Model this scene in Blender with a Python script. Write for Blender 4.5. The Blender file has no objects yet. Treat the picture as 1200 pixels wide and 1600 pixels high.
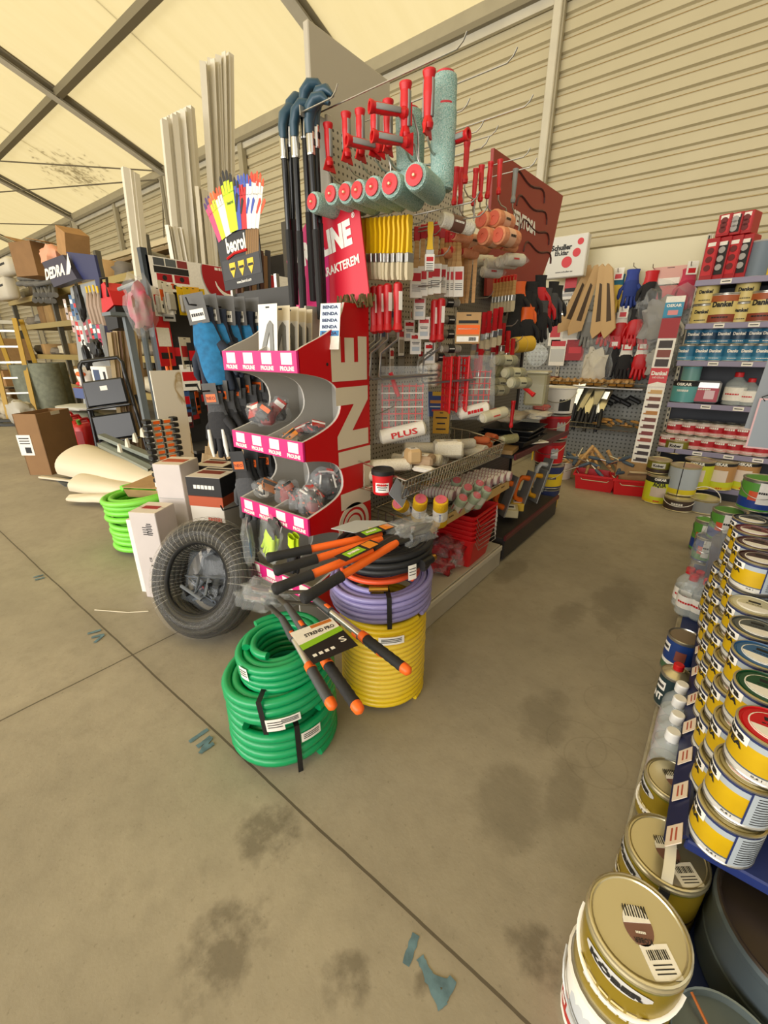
import bpy, bmesh, math, random
from mathutils import Vector, Matrix, noise
S = bpy.context.scene
C = S.collection
PI = math.pi
random.seed(7)
V = Vector

# ------------------------------------------------------------------ camera
EYE = V((0.0, 0.0, 1.4))
FPX, HORIZON = 665.0, 548.0                      # focal length in pixels of the 1200x1600 frame
PITCH = math.atan((800 - HORIZON) / FPX)
YAW = math.atan2(560.0, FPX / math.cos(PITCH))   # heading, to the left of +Y
cam_d = bpy.data.cameras.new('camera')
cam = bpy.data.objects.new('camera', cam_d)
C.objects.link(cam)
cam_d.sensor_fit = 'VERTICAL'
cam_d.sensor_height = 24.0
cam_d.lens = 24.0 * FPX / 1600.0
cam_d.clip_start, cam_d.clip_end = 0.02, 300
cam.location = EYE
cam.rotation_euler = (PI / 2 - PITCH, 0, YAW)
S.camera = cam
_f = V((-math.sin(YAW), math.cos(YAW), 0)); _r = V((math.cos(YAW), math.sin(YAW), 0)); _u = V((0, 0, 1))
_cf = _f * math.cos(PITCH) - _u * math.sin(PITCH); _cu = _u * math.cos(PITCH) + _f * math.sin(PITCH)

def at(px, py, ax, val):
    """the place seen at a photo pixel on the plane x, y or z = val"""
    i = 'xyz'.index(ax)
    d = _cf + _r * ((px - 600) / FPX) + _cu * ((800 - py) / FPX)
    return EYE + d * ((val - EYE[i]) / d[i])

# ------------------------------------------------------------------ light and exposure
S.view_settings.view_transform = 'Standard'
S.view_settings.look = 'None'
S.view_settings.gamma = 1.0
S.view_settings.use_curve_mapping = False
S.view_settings.exposure = 0.38
S.cycles.max_bounces = 8
S.cycles.transparent_max_bounces = 12
S.cycles.sample_clamp_indirect = 4.0
S.cycles.caustics_reflective = False
S.cycles.caustics_refractive = False
W = bpy.data.worlds.new('sky'); S.world = W; W.use_nodes = True
W.node_tree.nodes['Background'].inputs[0].default_value = (1.0, 0.96, 0.88, 1)
W.node_tree.nodes['Background'].inputs[1].default_value = 0.8
sun_d = bpy.data.lights.new('sun', 'SUN'); sun_d.energy = 1.25; sun_d.angle = 0.01; sun_d.color = (1, 0.95, 0.85)
sun = bpy.data.objects.new('sun', sun_d); C.objects.link(sun); sun.rotation_euler = (math.radians(-28), math.radians(12), 0)
day_d = bpy.data.lights.new('daylight_through_open_side', 'AREA'); day_d.shape = 'RECTANGLE'
day_d.size, day_d.size_y, day_d.energy = 18, 4.4, 1200; day_d.color = (1.0, 0.97, 0.93)
day = bpy.data.objects.new('daylight_through_open_side', day_d); C.objects.link(day)
day.location = (-5, -8.8, 2.6); day.rotation_euler = (math.radians(82), 0, 0)

# ------------------------------------------------------------------ materials
def lin(h):
    if isinstance(h, str):
        h = tuple(int(h[i:i + 2], 16) / 255 for i in (0, 2, 4))
    return tuple(c / 12.92 if c <= 0.04045 else ((c + 0.055) / 1.055) ** 2.4 for c in h) + (1.0,)
_mats = {}
def mat(h, rough=0.5, metal=0.0, vary=0.0, scale=20.0, bump=0.0, alpha=1.0, trans=0.0, spec=0.5, h2=None, coat=0.0, stretch=None):
    key = (h, rough, metal, vary, scale, bump, alpha, trans, spec, h2, coat, stretch)
    if key in _mats: return _mats[key]
    m = bpy.data.materials.new('material_' + str(len(_mats))); m.use_nodes = True
    nt = m.node_tree; b = nt.nodes['Principled BSDF']
    c = lin(h)
    b.inputs['Base Color'].default_value = c
    b.inputs['Roughness'].default_value = rough
    b.inputs['Metallic'].default_value = metal
    b.inputs['Specular IOR Level'].default_value = spec
    b.inputs['Alpha'].default_value = alpha
    b.inputs['Transmission Weight'].default_value = trans
    b.inputs['Coat Weight'].default_value = coat
    if vary or bump or h2:
        tc = nt.nodes.new('ShaderNodeTexCoord'); src = tc.outputs['Object']
        if stretch:
            mp = nt.nodes.new('ShaderNodeMapping'); mp.inputs['Scale'].default_value = stretch
            nt.links.new(src, mp.inputs[0]); src = mp.outputs[0]
        n = nt.nodes.new('ShaderNodeTexNoise'); n.inputs['Scale'].default_value = scale; n.inputs['Detail'].default_value = 5
        nt.links.new(src, n.inputs['Vector'])
        if vary or h2:
            r = nt.nodes.new('ShaderNodeValToRGB')
            r.color_ramp.elements[0].position, r.color_ramp.elements[1].position = 0.35, 0.65
            if h2:
                r.color_ramp.elements[0].color = c; r.color_ramp.elements[1].color = lin(h2)
            else:
                r.color_ramp.elements[0].color = tuple(x * (1 - vary) for x in c[:3]) + (1,)
                r.color_ramp.elements[1].color = tuple(min(1, x * (1 + vary)) for x in c[:3]) + (1,)
            nt.links.new(n.outputs[0], r.inputs[0]); nt.links.new(r.outputs[0], b.inputs['Base Color'])
        if bump:
            bp = nt.nodes.new('ShaderNodeBump'); bp.inputs['Strength'].default_value = bump; bp.inputs['Distance'].default_value = 0.01
            nt.links.new(n.outputs[0], bp.inputs['Height']); nt.links.new(bp.outputs[0], b.inputs['Normal'])
    _mats[key] = m
    return m

WHITE = mat('EDE9DF', 0.6); PAPER = mat('F2EEE4', 0.7, vary=0.04, scale=60); INK = mat('1B1A1A', 0.6); BLACK = mat('161617', 0.5)
RED = mat('C8121A', 0.45); DRED = mat('9B1118', 0.5); STEEL = mat('B9B7B0', 0.3, 0.9); CHROME = mat('D8D6CF', 0.18, 1.0)
DARKSTEEL = mat('5B5A57', 0.4, 0.7); PINK = mat('D81E78', 0.5); GREY = mat('A9A7A4', 0.5); ORANGE = mat('F0681A', 0.45)
RUBBER = mat('1E1E1F', 0.75, bump=0.15, scale=120); WOOD = mat('C9A36B', 0.6, h2='B58A52', scale=6, stretch=(1, 1, 12))
YEL = mat('E8C21A', 0.45); CARD = mat('A9805080'[:6], 0.8, vary=0.08, scale=9); KRAFT = mat('B08D5F', 0.8, vary=0.06, scale=14)
FILM = mat('E9EEF0', 0.15, alpha=0.12, spec=0.6, bump=0.35, scale=9)      # thin clear plastic bag
FILMB = mat('D8DDE0', 0.12, alpha=0.15, spec=0.8, bump=0.5, scale=10)
PET = mat('E3ECEC', 0.06, alpha=0.24, spec=0.8)
DKG = mat('2E2B2A', .55); TINLID = mat('D3C9A6', 0.28, 0.75); TIN = mat('B7B4AA', 0.3, 0.85)

# ------------------------------------------------------------------ mesh building
def T(x, y=None, z=None):
    return Matrix.Translation(x if y is None else (x, y, z))
def R(ax, deg): return Matrix.Rotation(math.radians(deg), 4, ax)
def fr(o, x, y):
    """frame at o with its x axis along x and y axis near y (z points out of the front)"""
    x = V(x).normalized(); y = V(y); y = (y - x * y.dot(x)).normalized(); z = x.cross(y)
    return Matrix(((x.x, y.x, z.x, o[0]), (x.y, y.y, z.y, o[1]), (x.z, y.z, z.z, o[2]), (0, 0, 0, 1)))
def fz(o, z, hint=(0, 0, 1)):
    """frame at o whose z axis runs along z"""
    z = V(z).normalized(); h = V(hint)
    if abs(z.dot(h.normalized())) > 0.98: h = V((0, 1, 0)) if abs(z.y) < 0.9 else V((1, 0, 0))
    x = h.cross(z).normalized(); y = z.cross(x)
    return Matrix(((x.x, y.x, z.x, o[0]), (x.y, y.y, z.y, o[1]), (x.z, y.z, z.z, o[2]), (0, 0, 0, 1)))
FXZ = lambda o: fr(o, (1, 0, 0), (0, 0, 1))        # a face looking to -Y
FYZ = lambda o: fr(o, (0, 1, 0), (0, 0, 1))        # a face looking to +X
FLAT = lambda o, deg=0: T(o) @ R('Z', deg)
_txt = {}
def txtmesh(s, bold):
    k = (s, bold)
    if k not in _txt:
        cu = bpy.data.curves.new('lettering', 'FONT'); cu.body = s; cu.offset = bold; cu.resolution_u = 2; cu.size = 1
        ob = bpy.data.objects.new('lettering', cu); C.objects.link(ob)
        dg = bpy.context.evaluated_depsgraph_get(); dg.update()
        me = bpy.data.meshes.new_from_object(ob.evaluated_get(dg))
        vs = [v.co.copy() for v in me.vertices]; fs = [tuple(p.vertices) for p in me.polygons]
        bpy.data.objects.remove(ob); bpy.data.curves.remove(cu); bpy.data.meshes.remove(me)
        x0 = min(v.x for v in vs); x1 = max(v.x for v in vs); y0 = min(v.y for v in vs); y1 = max(v.y for v in vs)
        vs = [V(((v.x - x0) / (x1 - x0) - .5, (v.y - y0) / (y1 - y0) - .5, 0)) for v in vs]
        _txt[k] = vs, fs
    return _txt[k]

class B:
    def __init__(s): s.v = []; s.f = []; s.fm = []; s.mats = []
    def add(s, vs, fs, m, M=None):
        o = len(s.v)
        if m not in s.mats: s.mats.append(m)
        k = s.mats.index(m)
        if M is None: s.v += [tuple(v) for v in vs]
        else: s.v += [tuple(M @ V(v)) for v in vs]
        s.f += [tuple(i + o for i in f) for f in fs]; s.fm += [k] * len(fs)
        return s
    def box(s, c, sz, m, M=None, b=0.0):
        hx, hy, hz = sz[0] / 2, sz[1] / 2, sz[2] / 2
        cs = [(i, j, k) for i in (-1, 1) for j in (-1, 1) for k in (-1, 1)]
        if b <= 0:
            vs = [(c[0] + i * hx, c[1] + j * hy, c[2] + k * hz) for i, j, k in cs]
            return s.add(vs, [(0, 1, 3, 2), (4, 6, 7, 5), (0, 4, 5, 1), (2, 3, 7, 6), (0, 2, 6, 4), (1, 5, 7, 3)], m, M)
        b = min(b, hx * .9, hy * .9, hz * .9)
        vs = []; ix = {}
        for q in cs:
            for a in range(3):
                h = [hx - b, hy - b, hz - b]; h[a] += b
                ix[q, a] = len(vs); vs.append(tuple(c[n] + q[n] * h[n] for n in range(3)))
        fs = []
        for a in range(3):
            o1, o2 = (a + 1) % 3, (a + 2) % 3
            for sg in (-1, 1):
                f = []
                for u, w in ((-1, -1), (1, -1), (1, 1), (-1, 1)):
                    q = [0, 0, 0]; q[a] = sg; q[o1] = u; q[o2] = w; f.append(ix[tuple(q), a])
                fs.append(tuple(f))
            for u in (-1, 1):
                for w in (-1, 1):
                    q = [0, 0, 0]; q[o1] = u; q[o2] = w
                    q[a] = -1; p = tuple(q); q[a] = 1; r = tuple(q)
                    fs.append((ix[p, o1], ix[r, o1], ix[r, o2], ix[p, o2]))
        for q in cs: fs.append((ix[q, 0], ix[q, 1], ix[q, 2]))
        return s.add(vs, fs, m, M)
    def lathe(s, prof, m, n=20, M=None, cap=True):
        """revolve (radius, z) around z; m may be one material or one per segment"""
        ring = []
        for r, z in prof:
            ring.append([(r * math.cos(2 * PI * i / n), r * math.sin(2 * PI * i / n), z) for i in range(n)])
        for k in range(len(prof) - 1):
            mm = m[k] if isinstance(m, (list, tuple)) else m
            s.add(ring[k] + ring[k + 1], [(i, (i + 1) % n, n + (i + 1) % n, n + i) for i in range(n)], mm, M)
        m0 = m[0] if isinstance(m, (list, tuple)) else m; m1 = m[-1] if isinstance(m, (list, tuple)) else m
        if cap:
            if prof[0][0] > 1e-6: s.add(ring[0], [tuple(range(n))], m0, M)
            if prof[-1][0] > 1e-6: s.add(ring[-1], [tuple(range(n))], m1, M)
        return s
    def cyl(s, p, q, r, m, n=12, r2=None):
        p = V(p); q = V(q); L = (q - p).length
        return s.lathe([(r, 0), (r if r2 is None else r2, L)], m, n, fz(p, q - p))
    def tube(s, pts, r, m, n=6, closed=False, M=None, flat=1.0):
        pts = [V(p) for p in pts]; N = len(pts); rs = r if isinstance(r, (list, tuple)) else [r] * N
        tg = []
        for i in range(N):
            a = pts[(i - 1) % N] if closed or i else pts[0]; b = pts[(i + 1) % N] if closed or i < N - 1 else pts[-1]
            t = b - a; tg.append(t.normalized() if t.length > 1e-9 else V((0, 0, 1)))
        h = V((0, 0, 1)) if abs(tg[0].z) < .9 else V((1, 0, 0))
        u = (h - tg[0] * h.dot(tg[0])).normalized(); vs = []
        for i in range(N):
            u = (u - tg[i] * u.dot(tg[i])); u = u.normalized() if u.length > 1e-6 else tg[i].orthogonal().normalized()
            w = tg[i].cross(u)
            vs += [pts[i] + (u * math.cos(2 * PI * k / n) * flat + w * math.sin(2 * PI * k / n)) * rs[i] for k in range(n)]
        fs = [(i * n + k, i * n + (k + 1) % n, ((i + 1) % N) * n + (k + 1) % n, ((i + 1) % N) * n + k) for i in range(N if closed else N - 1) for k in range(n)]
        if not closed: fs += [tuple(range(n)), tuple(range((N - 1) * n, N * n))]
        return s.add(vs, fs, m, M)
    def prism(s, poly, h, m, M=None):
        n = len(poly); vs = [(p[0], p[1], 0) for p in poly] + [(p[0], p[1], h) for p in poly]
        return s.add(vs, [tuple(range(n)), tuple(range(n, 2 * n))] + [(i, (i + 1) % n, n + (i + 1) % n, n + i) for i in range(n)], m, M)
    def sheet(s, rows, m, M=None, close_u=False):
        a, b = len(rows), len(rows[0])
        fs = [(i * b + j, i * b + (j + 1) % b, (i + 1) * b + (j + 1) % b, (i + 1) * b + j) for i in range(a - 1) for j in range(b if close_u else b - 1)]
        return s.add([p for r in rows for p in r], fs, m, M)
    def plate(s, w, h, m, M, t=0.0012, x=0, y=0, z=0.0):
        return s.box((x, y, z + t / 2), (w, h, t), m, M)
    def text(s, t, w, h, m, M, x=0, y=0, z=0.0025, bold=0.02, R=None, rot=0):
        if t == '~':                                   # small print too fine to read: a row of worn dashes
            vs, fs = [], []; u = -.5
            while u < .42:
                q = min(.5, u + .07 + .11 * abs(math.sin(len(s.v) * 1.7 + u * 9))); k = len(vs)
                vs += [V((u, -.32, 0)), V((q, -.32, 0)), V((q, .32, 0)), V((u, .32, 0))]; fs.append((k, k + 1, k + 2, k + 3)); u = q + .035
        else: vs, fs = txtmesh(t, bold)
        out = []
        cr, sr = math.cos(rot), math.sin(rot)
        for v in vs:
            a, b = v.x * w, v.y * h
            a, b = a * cr - b * sr + x, a * sr + b * cr + y
            out.append(V((a, b, z)) if R is None else V(((R + z) * math.sin(a / R), b, (R + z) * math.cos(a / R))))
        return s.add(out, fs, m, M)
    def wrap(s, w, h, m, M, R, x=0, y=0, z=0.001, n=8):
        """a patch of a label bent round a cylinder of radius R whose axis is y of M"""
        rows = [[((R + z) * math.sin((x + (i / n - .5) * w) / R), y + e * h / 2, (R + z) * math.cos((x + (i / n - .5) * w) / R)) for i in range(n + 1)] for e in (-1, 1)]
        return s.sheet(rows, m, M)
    def disc(s, r, m, M, z=0.0, n=20, rx=1.0, x=0, y=0):
        return s.prism([(x + r * rx * math.cos(2 * PI * i / n), y + r * math.sin(2 * PI * i / n)) for i in range(n)], 0.0012, m, M @ T(0, 0, z))
    def mesh(s, name, smooth=35):
        me = bpy.data.meshes.new(name); me.from_pydata(s.v, [], s.f)
        for m in s.mats: me.materials.append(m)
        me.polygons.foreach_set('material_index', s.fm)
        bm = bmesh.new(); bm.from_mesh(me); bmesh.ops.recalc_face_normals(bm, faces=bm.faces); bm.to_mesh(me); bm.free()
        if smooth:
            me.shade_smooth(); me.set_sharp_from_angle(angle=math.radians(smooth))
        me.update(); return me
    def out(s, name, parent=None, smooth=35, label=None):
        o = bpy.data.objects.new(name, s.mesh(name, smooth)); C.objects.link(o)
        if parent is not None: o.parent = parent
        if label: o['label'] = label
        return o

def thing(name, label, cat, M=None, group=None):
    o = bpy.data.objects.new(name, None); C.objects.link(o); o.empty_display_size = 0.1
    if M is not None: o.matrix_world = M if isinstance(M, Matrix) else T(M)
    o['label'] = label; o['category'] = cat
    if group: o['group'] = group
    return o
def tag(o, label, cat, group=None, M=None):
    o['label'] = label; o['category'] = cat
    if group: o['group'] = group
    if M is not None: o.matrix_world = M if isinstance(M, Matrix) else T(M)
    return o
def struct(o): o['kind'] = 'structure'; return o
def dup(root, M, label=None, group=None):
    r = root.copy(); C.objects.link(r); r.matrix_world = M
    if label: r['label'] = label
    if group: r['group'] = group
    for ch in list(root.children):
        c = ch.copy(); C.objects.link(c); c.parent = r
        for g in list(ch.children):
            d = g.copy(); C.objects.link(d); d.parent = c
    return r
ORD = 'first second third fourth fifth sixth seventh eighth ninth tenth eleventh twelfth thirteenth fourteenth fifteenth'.split()
def wob(p, k, a): return noise.noise_vector(V(p) * k) * a
def arc(c, r, a0, a1, n, ax='z'):
    o = []
    for i in range(n + 1):
        a = math.radians(a0 + (a1 - a0) * i / n); x, y = r * math.cos(a), r * math.sin(a)
        o.append(V(c) + (V((x, y, 0)) if ax == 'z' else V((x, 0, y)) if ax == 'y' else V((0, x, y))))
    return o
def blob(b, dims, m, M=None, seed=0, rough=.25, n=12, k=2.2):
    """a crumpled soft lump filling dims"""
    rows = []
    for i in range(n + 1):
        th = PI * i / n; row = []
        for j in range(n * 2):
            ph = 2 * PI * j / (n * 2); d = V((math.sin(th) * math.cos(ph), math.sin(th) * math.sin(ph), math.cos(th)))
            e = V([math.copysign(abs(x) ** .7, x) for x in d])
            q = 1 + rough * noise.noise(d * k + V((seed * 3.1, seed, 0)))
            row.append((e.x * dims[0] / 2 * q, e.y * dims[1] / 2 * q, e.z * dims[2] / 2 * q))
        rows.append(row)
    return b.sheet(rows, m, M, close_u=True)

# ------------------------------------------------------------------ the setting
def nodes(m): m.use_nodes = True; return m.node_tree, m.node_tree.nodes['Principled BSDF']
def concrete():
    m = bpy.data.materials.new('concrete'); nt, b = nodes(m); N = nt.nodes.new; L = nt.links.new
    pos = N('ShaderNodeNewGeometry').outputs['Position']
    def noi(scale, detail=6, rough=.6, vec=pos):
        n = N('ShaderNodeTexNoise'); n.inputs['Scale'].default_value = scale; n.inputs['Detail'].default_value = detail; n.inputs['Roughness'].default_value = rough
        L(vec, n.inputs['Vector']); return n.outputs[0]
    def ramp(f, a, b_, c0, c1):
        r = N('ShaderNodeValToRGB'); e = r.color_ramp.elements; e[0].position, e[1].position = a, b_; e[0].color, e[1].color = c0, c1; L(f, r.inputs[0]); return r.outputs[0]
    def math_(op, a, c):
        n = N('ShaderNodeMath'); n.operation = op
        for i, x in enumerate((a, c)):
            if isinstance(x, (int, float)): n.inputs[i].default_value = x
            else: L(x, n.inputs[i])
        return n.outputs[0]
    def mix(f, a, c, mode='MIX'):
        n = N('ShaderNodeMix'); n.data_type = 'RGBA'; n.blend_type = mode
        if isinstance(f, float): n.inputs[0].default_value = f
        else: L(f, n.inputs[0])
        for i, x in ((6, a), (7, c)):
            if isinstance(x, tuple): n.inputs[i].default_value = x
            else: L(x, n.inputs[i])
        return n.outputs[2]
    col = ramp(noi(1.1, 8, .65), .3, .72, lin('8E8675'), lin('AAA08C'))
    col = mix(ramp(noi(14, 6), .45, .75, (0, 0, 0, 1), (.35, .35, .35, 1)), col, lin('827A6A'))
    col = mix(ramp(noi(70, 3), .62, .75, (0, 0, 0, 1), (.5, .5, .5, 1)), col, lin('6C6556'))
    sep = N('ShaderNodeSeparateXYZ'); L(pos, sep.inputs[0])
    def spots(lst, soft):
        acc = None
        for (x, y, rx, ry) in lst:
            d = math_('ADD', math_('POWER', math_('DIVIDE', math_('SUBTRACT', sep.outputs[0], x), rx), 2), math_('POWER', math_('DIVIDE', math_('SUBTRACT', sep.outputs[1], y), ry), 2))
            g = math_('MAXIMUM', math_('SUBTRACT', 1.0, d), 0.0)
            acc = g if acc is None else math_('MAXIMUM', acc, g)
        return acc
    wet = spots(WET, .1)
    wf = math_('MULTIPLY', ramp(math_('ADD', wet, math_('SUBTRACT', math_('MULTIPLY', noi(6, 8, .7), 2.4), 1.2)), .2, .75, (0, 0, 0, 1), (1, 1, 1, 1)), .38)
    col = mix(wf, col, lin('5F5747'))
    sm = spots(SMEAR, .1)
    sf = math_('MULTIPLY', ramp(math_('MULTIPLY', sm, noi(16, 6)), .3, .5, (0, 0, 0, 1), (1, 1, 1, 1)), .55)
    col = mix(sf, col, lin('4E4638'))
    for (x, y, r) in RINGS:
        d = math_('SQRT', math_('ADD', math_('POWER', math_('SUBTRACT', sep.outputs[0], x), 2), math_('POWER', math_('SUBTRACT', sep.outputs[1], y), 2)), 0)
        e = math_('ABSOLUTE', math_('SUBTRACT', d, r), 0)
        col = mix(math_('MULTIPLY', math_('LESS_THAN', e, .003), .13), col, lin('5A5040'))
    for o, c0 in ((1, 0.578), (0, -2.03)):
        d = math_('ABSOLUTE', math_('SUBTRACT', math_('ADD', sep.outputs[o], math_('MULTIPLY', math_('SUBTRACT', noi(3, 4), .5), .012)), c0), 0)
        col = mix(math_('MULTIPLY', math_('LESS_THAN', d, .0042), .85), col, lin('4A4235'))
        col = mix(math_('MULTIPLY', ramp(d, 0, .05, (1, 1, 1, 1), (0, 0, 0, 1)), .16), col, lin('5A5040'))
    L(col, b.inputs['Base Color']); b.inputs['Roughness'].default_value = .62; b.inputs['Specular IOR Level'].default_value = .35
    bp = N('ShaderNodeBump'); bp.inputs['Strength'].default_value = .12; bp.inputs['Distance'].default_value = .006
    L(noi(40, 6), bp.inputs['Height']); L(bp.outputs[0], b.inputs['Normal'])
    return m
def spot(px, py, rx, ry): p = at(px, py, 'z', 0); return (p.x, p.y, rx, ry)
WET = [spot(800, 1255, .14, .22), spot(880, 1235, .08, .2), spot(850, 1120, .12, .2), spot(965, 940, .16, .4), spot(800, 890, .1, .3), spot(890, 960, .1, .25)]
SMEAR = [spot(840, 1490, .13, .1), spot(350, 1480, .16, .2), spot(420, 1300, .16, .16), spot(660, 1540, .04, .05), spot(540, 1530, .1, .1)]
RINGS = [spot(p, q, 0, 0)[:2] + (.105,) for p, q in ((955, 1100), (985, 1045), (930, 1190), (965, 1190), (900, 1160), (1000, 1010))]
fl = B(); fl.box((-14, 0, -.05), (60, 30, .1), concrete())
floor = struct(fl.out('floor', smooth=0))
PAINT = mat('5B7884', .7, vary=.25, scale=30)
NST = 0
for pts in ([(650, 1460), (634, 1508)], [(656, 1496), (670, 1525), (692, 1575)], [(664, 1527), (707, 1541)], [(708, 1530), (686, 1572)],
            [(296, 1160), (325, 1140)], [(308, 1168), (330, 1152), (313, 1178)], [(313, 1176), (334, 1162)],
            [(137, 991), (158, 985)], [(143, 997), (163, 992)], [(148, 1005), (162, 993)], [(52, 903), (68, 899)], [(55, 907), (70, 903)]):
    NST += 1; b = B(); w = .011 if pts[0][1] > 1400 else .009
    q = [at(x, y, 'z', .0) for x, y in pts]
    for i in range(len(q) - 1):
        d = (q[i + 1] - q[i]); n = V((-d.y, d.x, 0)).normalized() * w; rows = [[], []]
        for k in range(7):
            c = q[i] + d * k / 6 + V((0, 0, .0008 + i * .0003 + NST * .0004)); j = random.uniform(.75, 1.2)
            rows[0].append(c + n * j); rows[1].append(c - n * j)
        b.sheet(rows, PAINT)
    b.out('paint_mark', floor, 0)

WALLY, EAVE = 6.62, 5.3
def sheetmetal():
    m = bpy.data.materials.new('sheet_metal'); nt, b = nodes(m); N = nt.nodes.new; L = nt.links.new
    pos = N('ShaderNodeNewGeometry').outputs['Position']
    n = N('ShaderNodeTexNoise'); n.inputs['Scale'].default_value = 2.5; n.inputs['Detail'].default_value = 6; L(pos, n.inputs['Vector'])
    r = N('ShaderNodeValToRGB'); r.color_ramp.elements[0].color = lin('B9AE8C'); r.color_ramp.elements[1].color = lin('C6BB9A'); L(n.outputs[0], r.inputs[0])
    L(r.outputs[0], b.inputs['Base Color']); b.inputs['Roughness'].default_value = .5; b.inputs['Specular IOR Level'].default_value = .35
    return m
SHEET = sheetmetal(); SEAM = mat('8C7038', .7)
w = B(); prof = []
P_ = .176; z = 0.0
while z < EAVE - .05:                                # trapezoid ribs running along the wall
    prof += [(0, z), (0, z + .098), (-.004, z + .103), (-.004, z + .110), (0, z + .115), (.038, z + .128), (.038, z + .163), (0, z + .176)]
    z += P_
xs = [-46, 9]
w.sheet([[(x, WALLY + y, zz) for x in xs] for y, zz in prof], SHEET)
w.box((-18, WALLY + .08, EAVE / 2), (56, .04, EAVE + .2), SHEET)
wall = struct(w.out('wall_back', smooth=0))
b = B()
for k in range(int(EAVE / P_)):
    b.box((-18.5, WALLY - .0045, k * P_ + .107), (55, .002, .007), SEAM)
struct(b.out('trim_1', wall, 0)); 
FRAME = mat('A39A80', .5, vary=.05, scale=4); FRAMED = mat('7F7761', .5); PALE = mat('C9C2AC', .5, vary=.06, scale=3)
b = B(); b.box((-18.5, WALLY - .06, EAVE + .02), (55, .16, .07), FRAMED); b.box((-18.5, WALLY - .1, EAVE + .13), (55, .07, .16), FRAME); b.box((-18.5, WALLY - .05, EAVE - .06), (55, .05, .1), PALE)
struct(b.out('beam', smooth=0))
ROOFS = .37; RAFX = (-36.3, -30.2, -24.06, -17.95, -11.88, -5.82, .24, 6.3)
def roofz(y, d=0): return EAVE + .2 + d + ROOFS * (WALLY - y)
RIDGE = -3.4
for x in RAFX:
    b = B()
    for (x0, wd, dz, ht, m) in ((x, .2, -.03, .03, FRAME), (x, .14, -.1, .14, FRAMED), (x, .2, -.19, .03, PALE)):
        b.sheet([[(x0 - wd / 2, y, roofz(y, dz) + e), (x0 + wd / 2, y, roofz(y, dz) + e)] for y, e in ((WALLY, 0), (RIDGE, 0), (RIDGE, ht), (WALLY, ht), (WALLY, 0))], m)
    struct(b.out('beam', smooth=0))
    if x < -5:
        b = B(); b.box((x, WALLY - .12, EAVE / 2), (.22, .14, EAVE), PALE); b.box((x + .02, WALLY - .2, EAVE / 2), (.12, .03, EAVE), FRAMED); struct(b.out('column', smooth=0))
        b = B(); b.box((x - 3.0, WALLY - .06, EAVE / 2), (.14, .1, EAVE), FRAME); struct(b.out('column', smooth=0))
b = B(); b.box((-2.56, WALLY - .07, EAVE / 2), (.1, .1, EAVE), PALE, b=.01); b.box((-2.5, WALLY - .05, EAVE / 2), (.03, .06, EAVE), FRAME); struct(b.out('column', smooth=0))
for y in (4.52, 1.6, -1.0, RIDGE):
    b = B(); b.box((-18, y, roofz(y, -.1)), (56, .13, .13), FRAMED); struct(b.out('beam', smooth=0))
def membrane():
    m = bpy.data.materials.new('tent_membrane'); m.use_nodes = True; nt = m.node_tree; nt.nodes.clear(); N = nt.nodes.new; L = nt.links.new
    pos = N('ShaderNodeNewGeometry').outputs['Position']
    mp = N('ShaderNodeMapping'); mp.inputs['Scale'].default_value = (3.5, .5, .5); L(pos, mp.inputs[0])
    n = N('ShaderNodeTexNoise'); n.inputs['Scale'].default_value = 1.5; n.inputs['Detail'].default_value = 5; L(mp.outputs[0], n.inputs['Vector'])
    r = N('ShaderNodeValToRGB'); r.color_ramp.elements[0].color = lin('E8D6A0'); r.color_ramp.elements[1].color = lin('F2E2B2'); L(n.outputs[0], r.inputs[0])
    t = N('ShaderNodeBsdfTranslucent'); d = N('ShaderNodeBsdfDiffuse'); mx = N('ShaderNodeMixShader'); o = N('ShaderNodeOutputMaterial'); mx.inputs[0].default_value = .42
    L(r.outputs[0], t.inputs[0]); L(r.outputs[0], d.inputs[0]); L(t.outputs[0], mx.inputs[1]); L(d.outputs[0], mx.inputs[2]); L(mx.outputs[0], o.inputs[0])
    return m
b = B(); MEM = membrane()
b.sheet([[(x, y, zz + (.05 if y < WALLY else 0)) for x in (-46, 9)] for y, zz in ((WALLY + .2, EAVE + .1), (RIDGE, roofz(RIDGE)), (-10, roofz(RIDGE) - ROOFS * (RIDGE + 10)))], MEM)
struct(b.out('ceiling', smooth=0))
SEAMT = mat('6F6650', .8)
for x in RAFX[3:-1]:
    b = B(); y1 = -3
    b.sheet([[(x + 3.0 - .012, y, roofz(y, .03)), (x + 3.0 + .012, y, roofz(y, .03))] for y in (WALLY, y1)], SEAMT); struct(b.out('trim_2', smooth=0))
for p, q, l in (((-11.95, 6.38, 5.42), (-22, 2.2, 6.85), 'upper bracing cable running from the second rafter foot under the tent roof'),
                ((-11.95, 6.38, 5.25), (-24, 3.4, 6.25), 'lower bracing cable running from the second rafter foot under the tent roof'),
                ((-17.9, 6.5, 5.2), (-28, 3.2, 6.2), 'bracing cable running from the far rafter foot under the tent roof'),
                ((-12.1, 6.54, 5.2), (-12.9, 6.54, 2.2), 'dark cable hanging down the corrugated wall by a post')):
    b = B(); b.tube([V(p).lerp(V(q), k / 8) for k in range(9)], .016, SEAMT, 5); tag(b.out('bracing_cable'), l, 'cable')
SHADOWC = mat('6B5B3A', .8, vary=.3)
b = B(); c = at(160, 290, 'y', 6.0)
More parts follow.
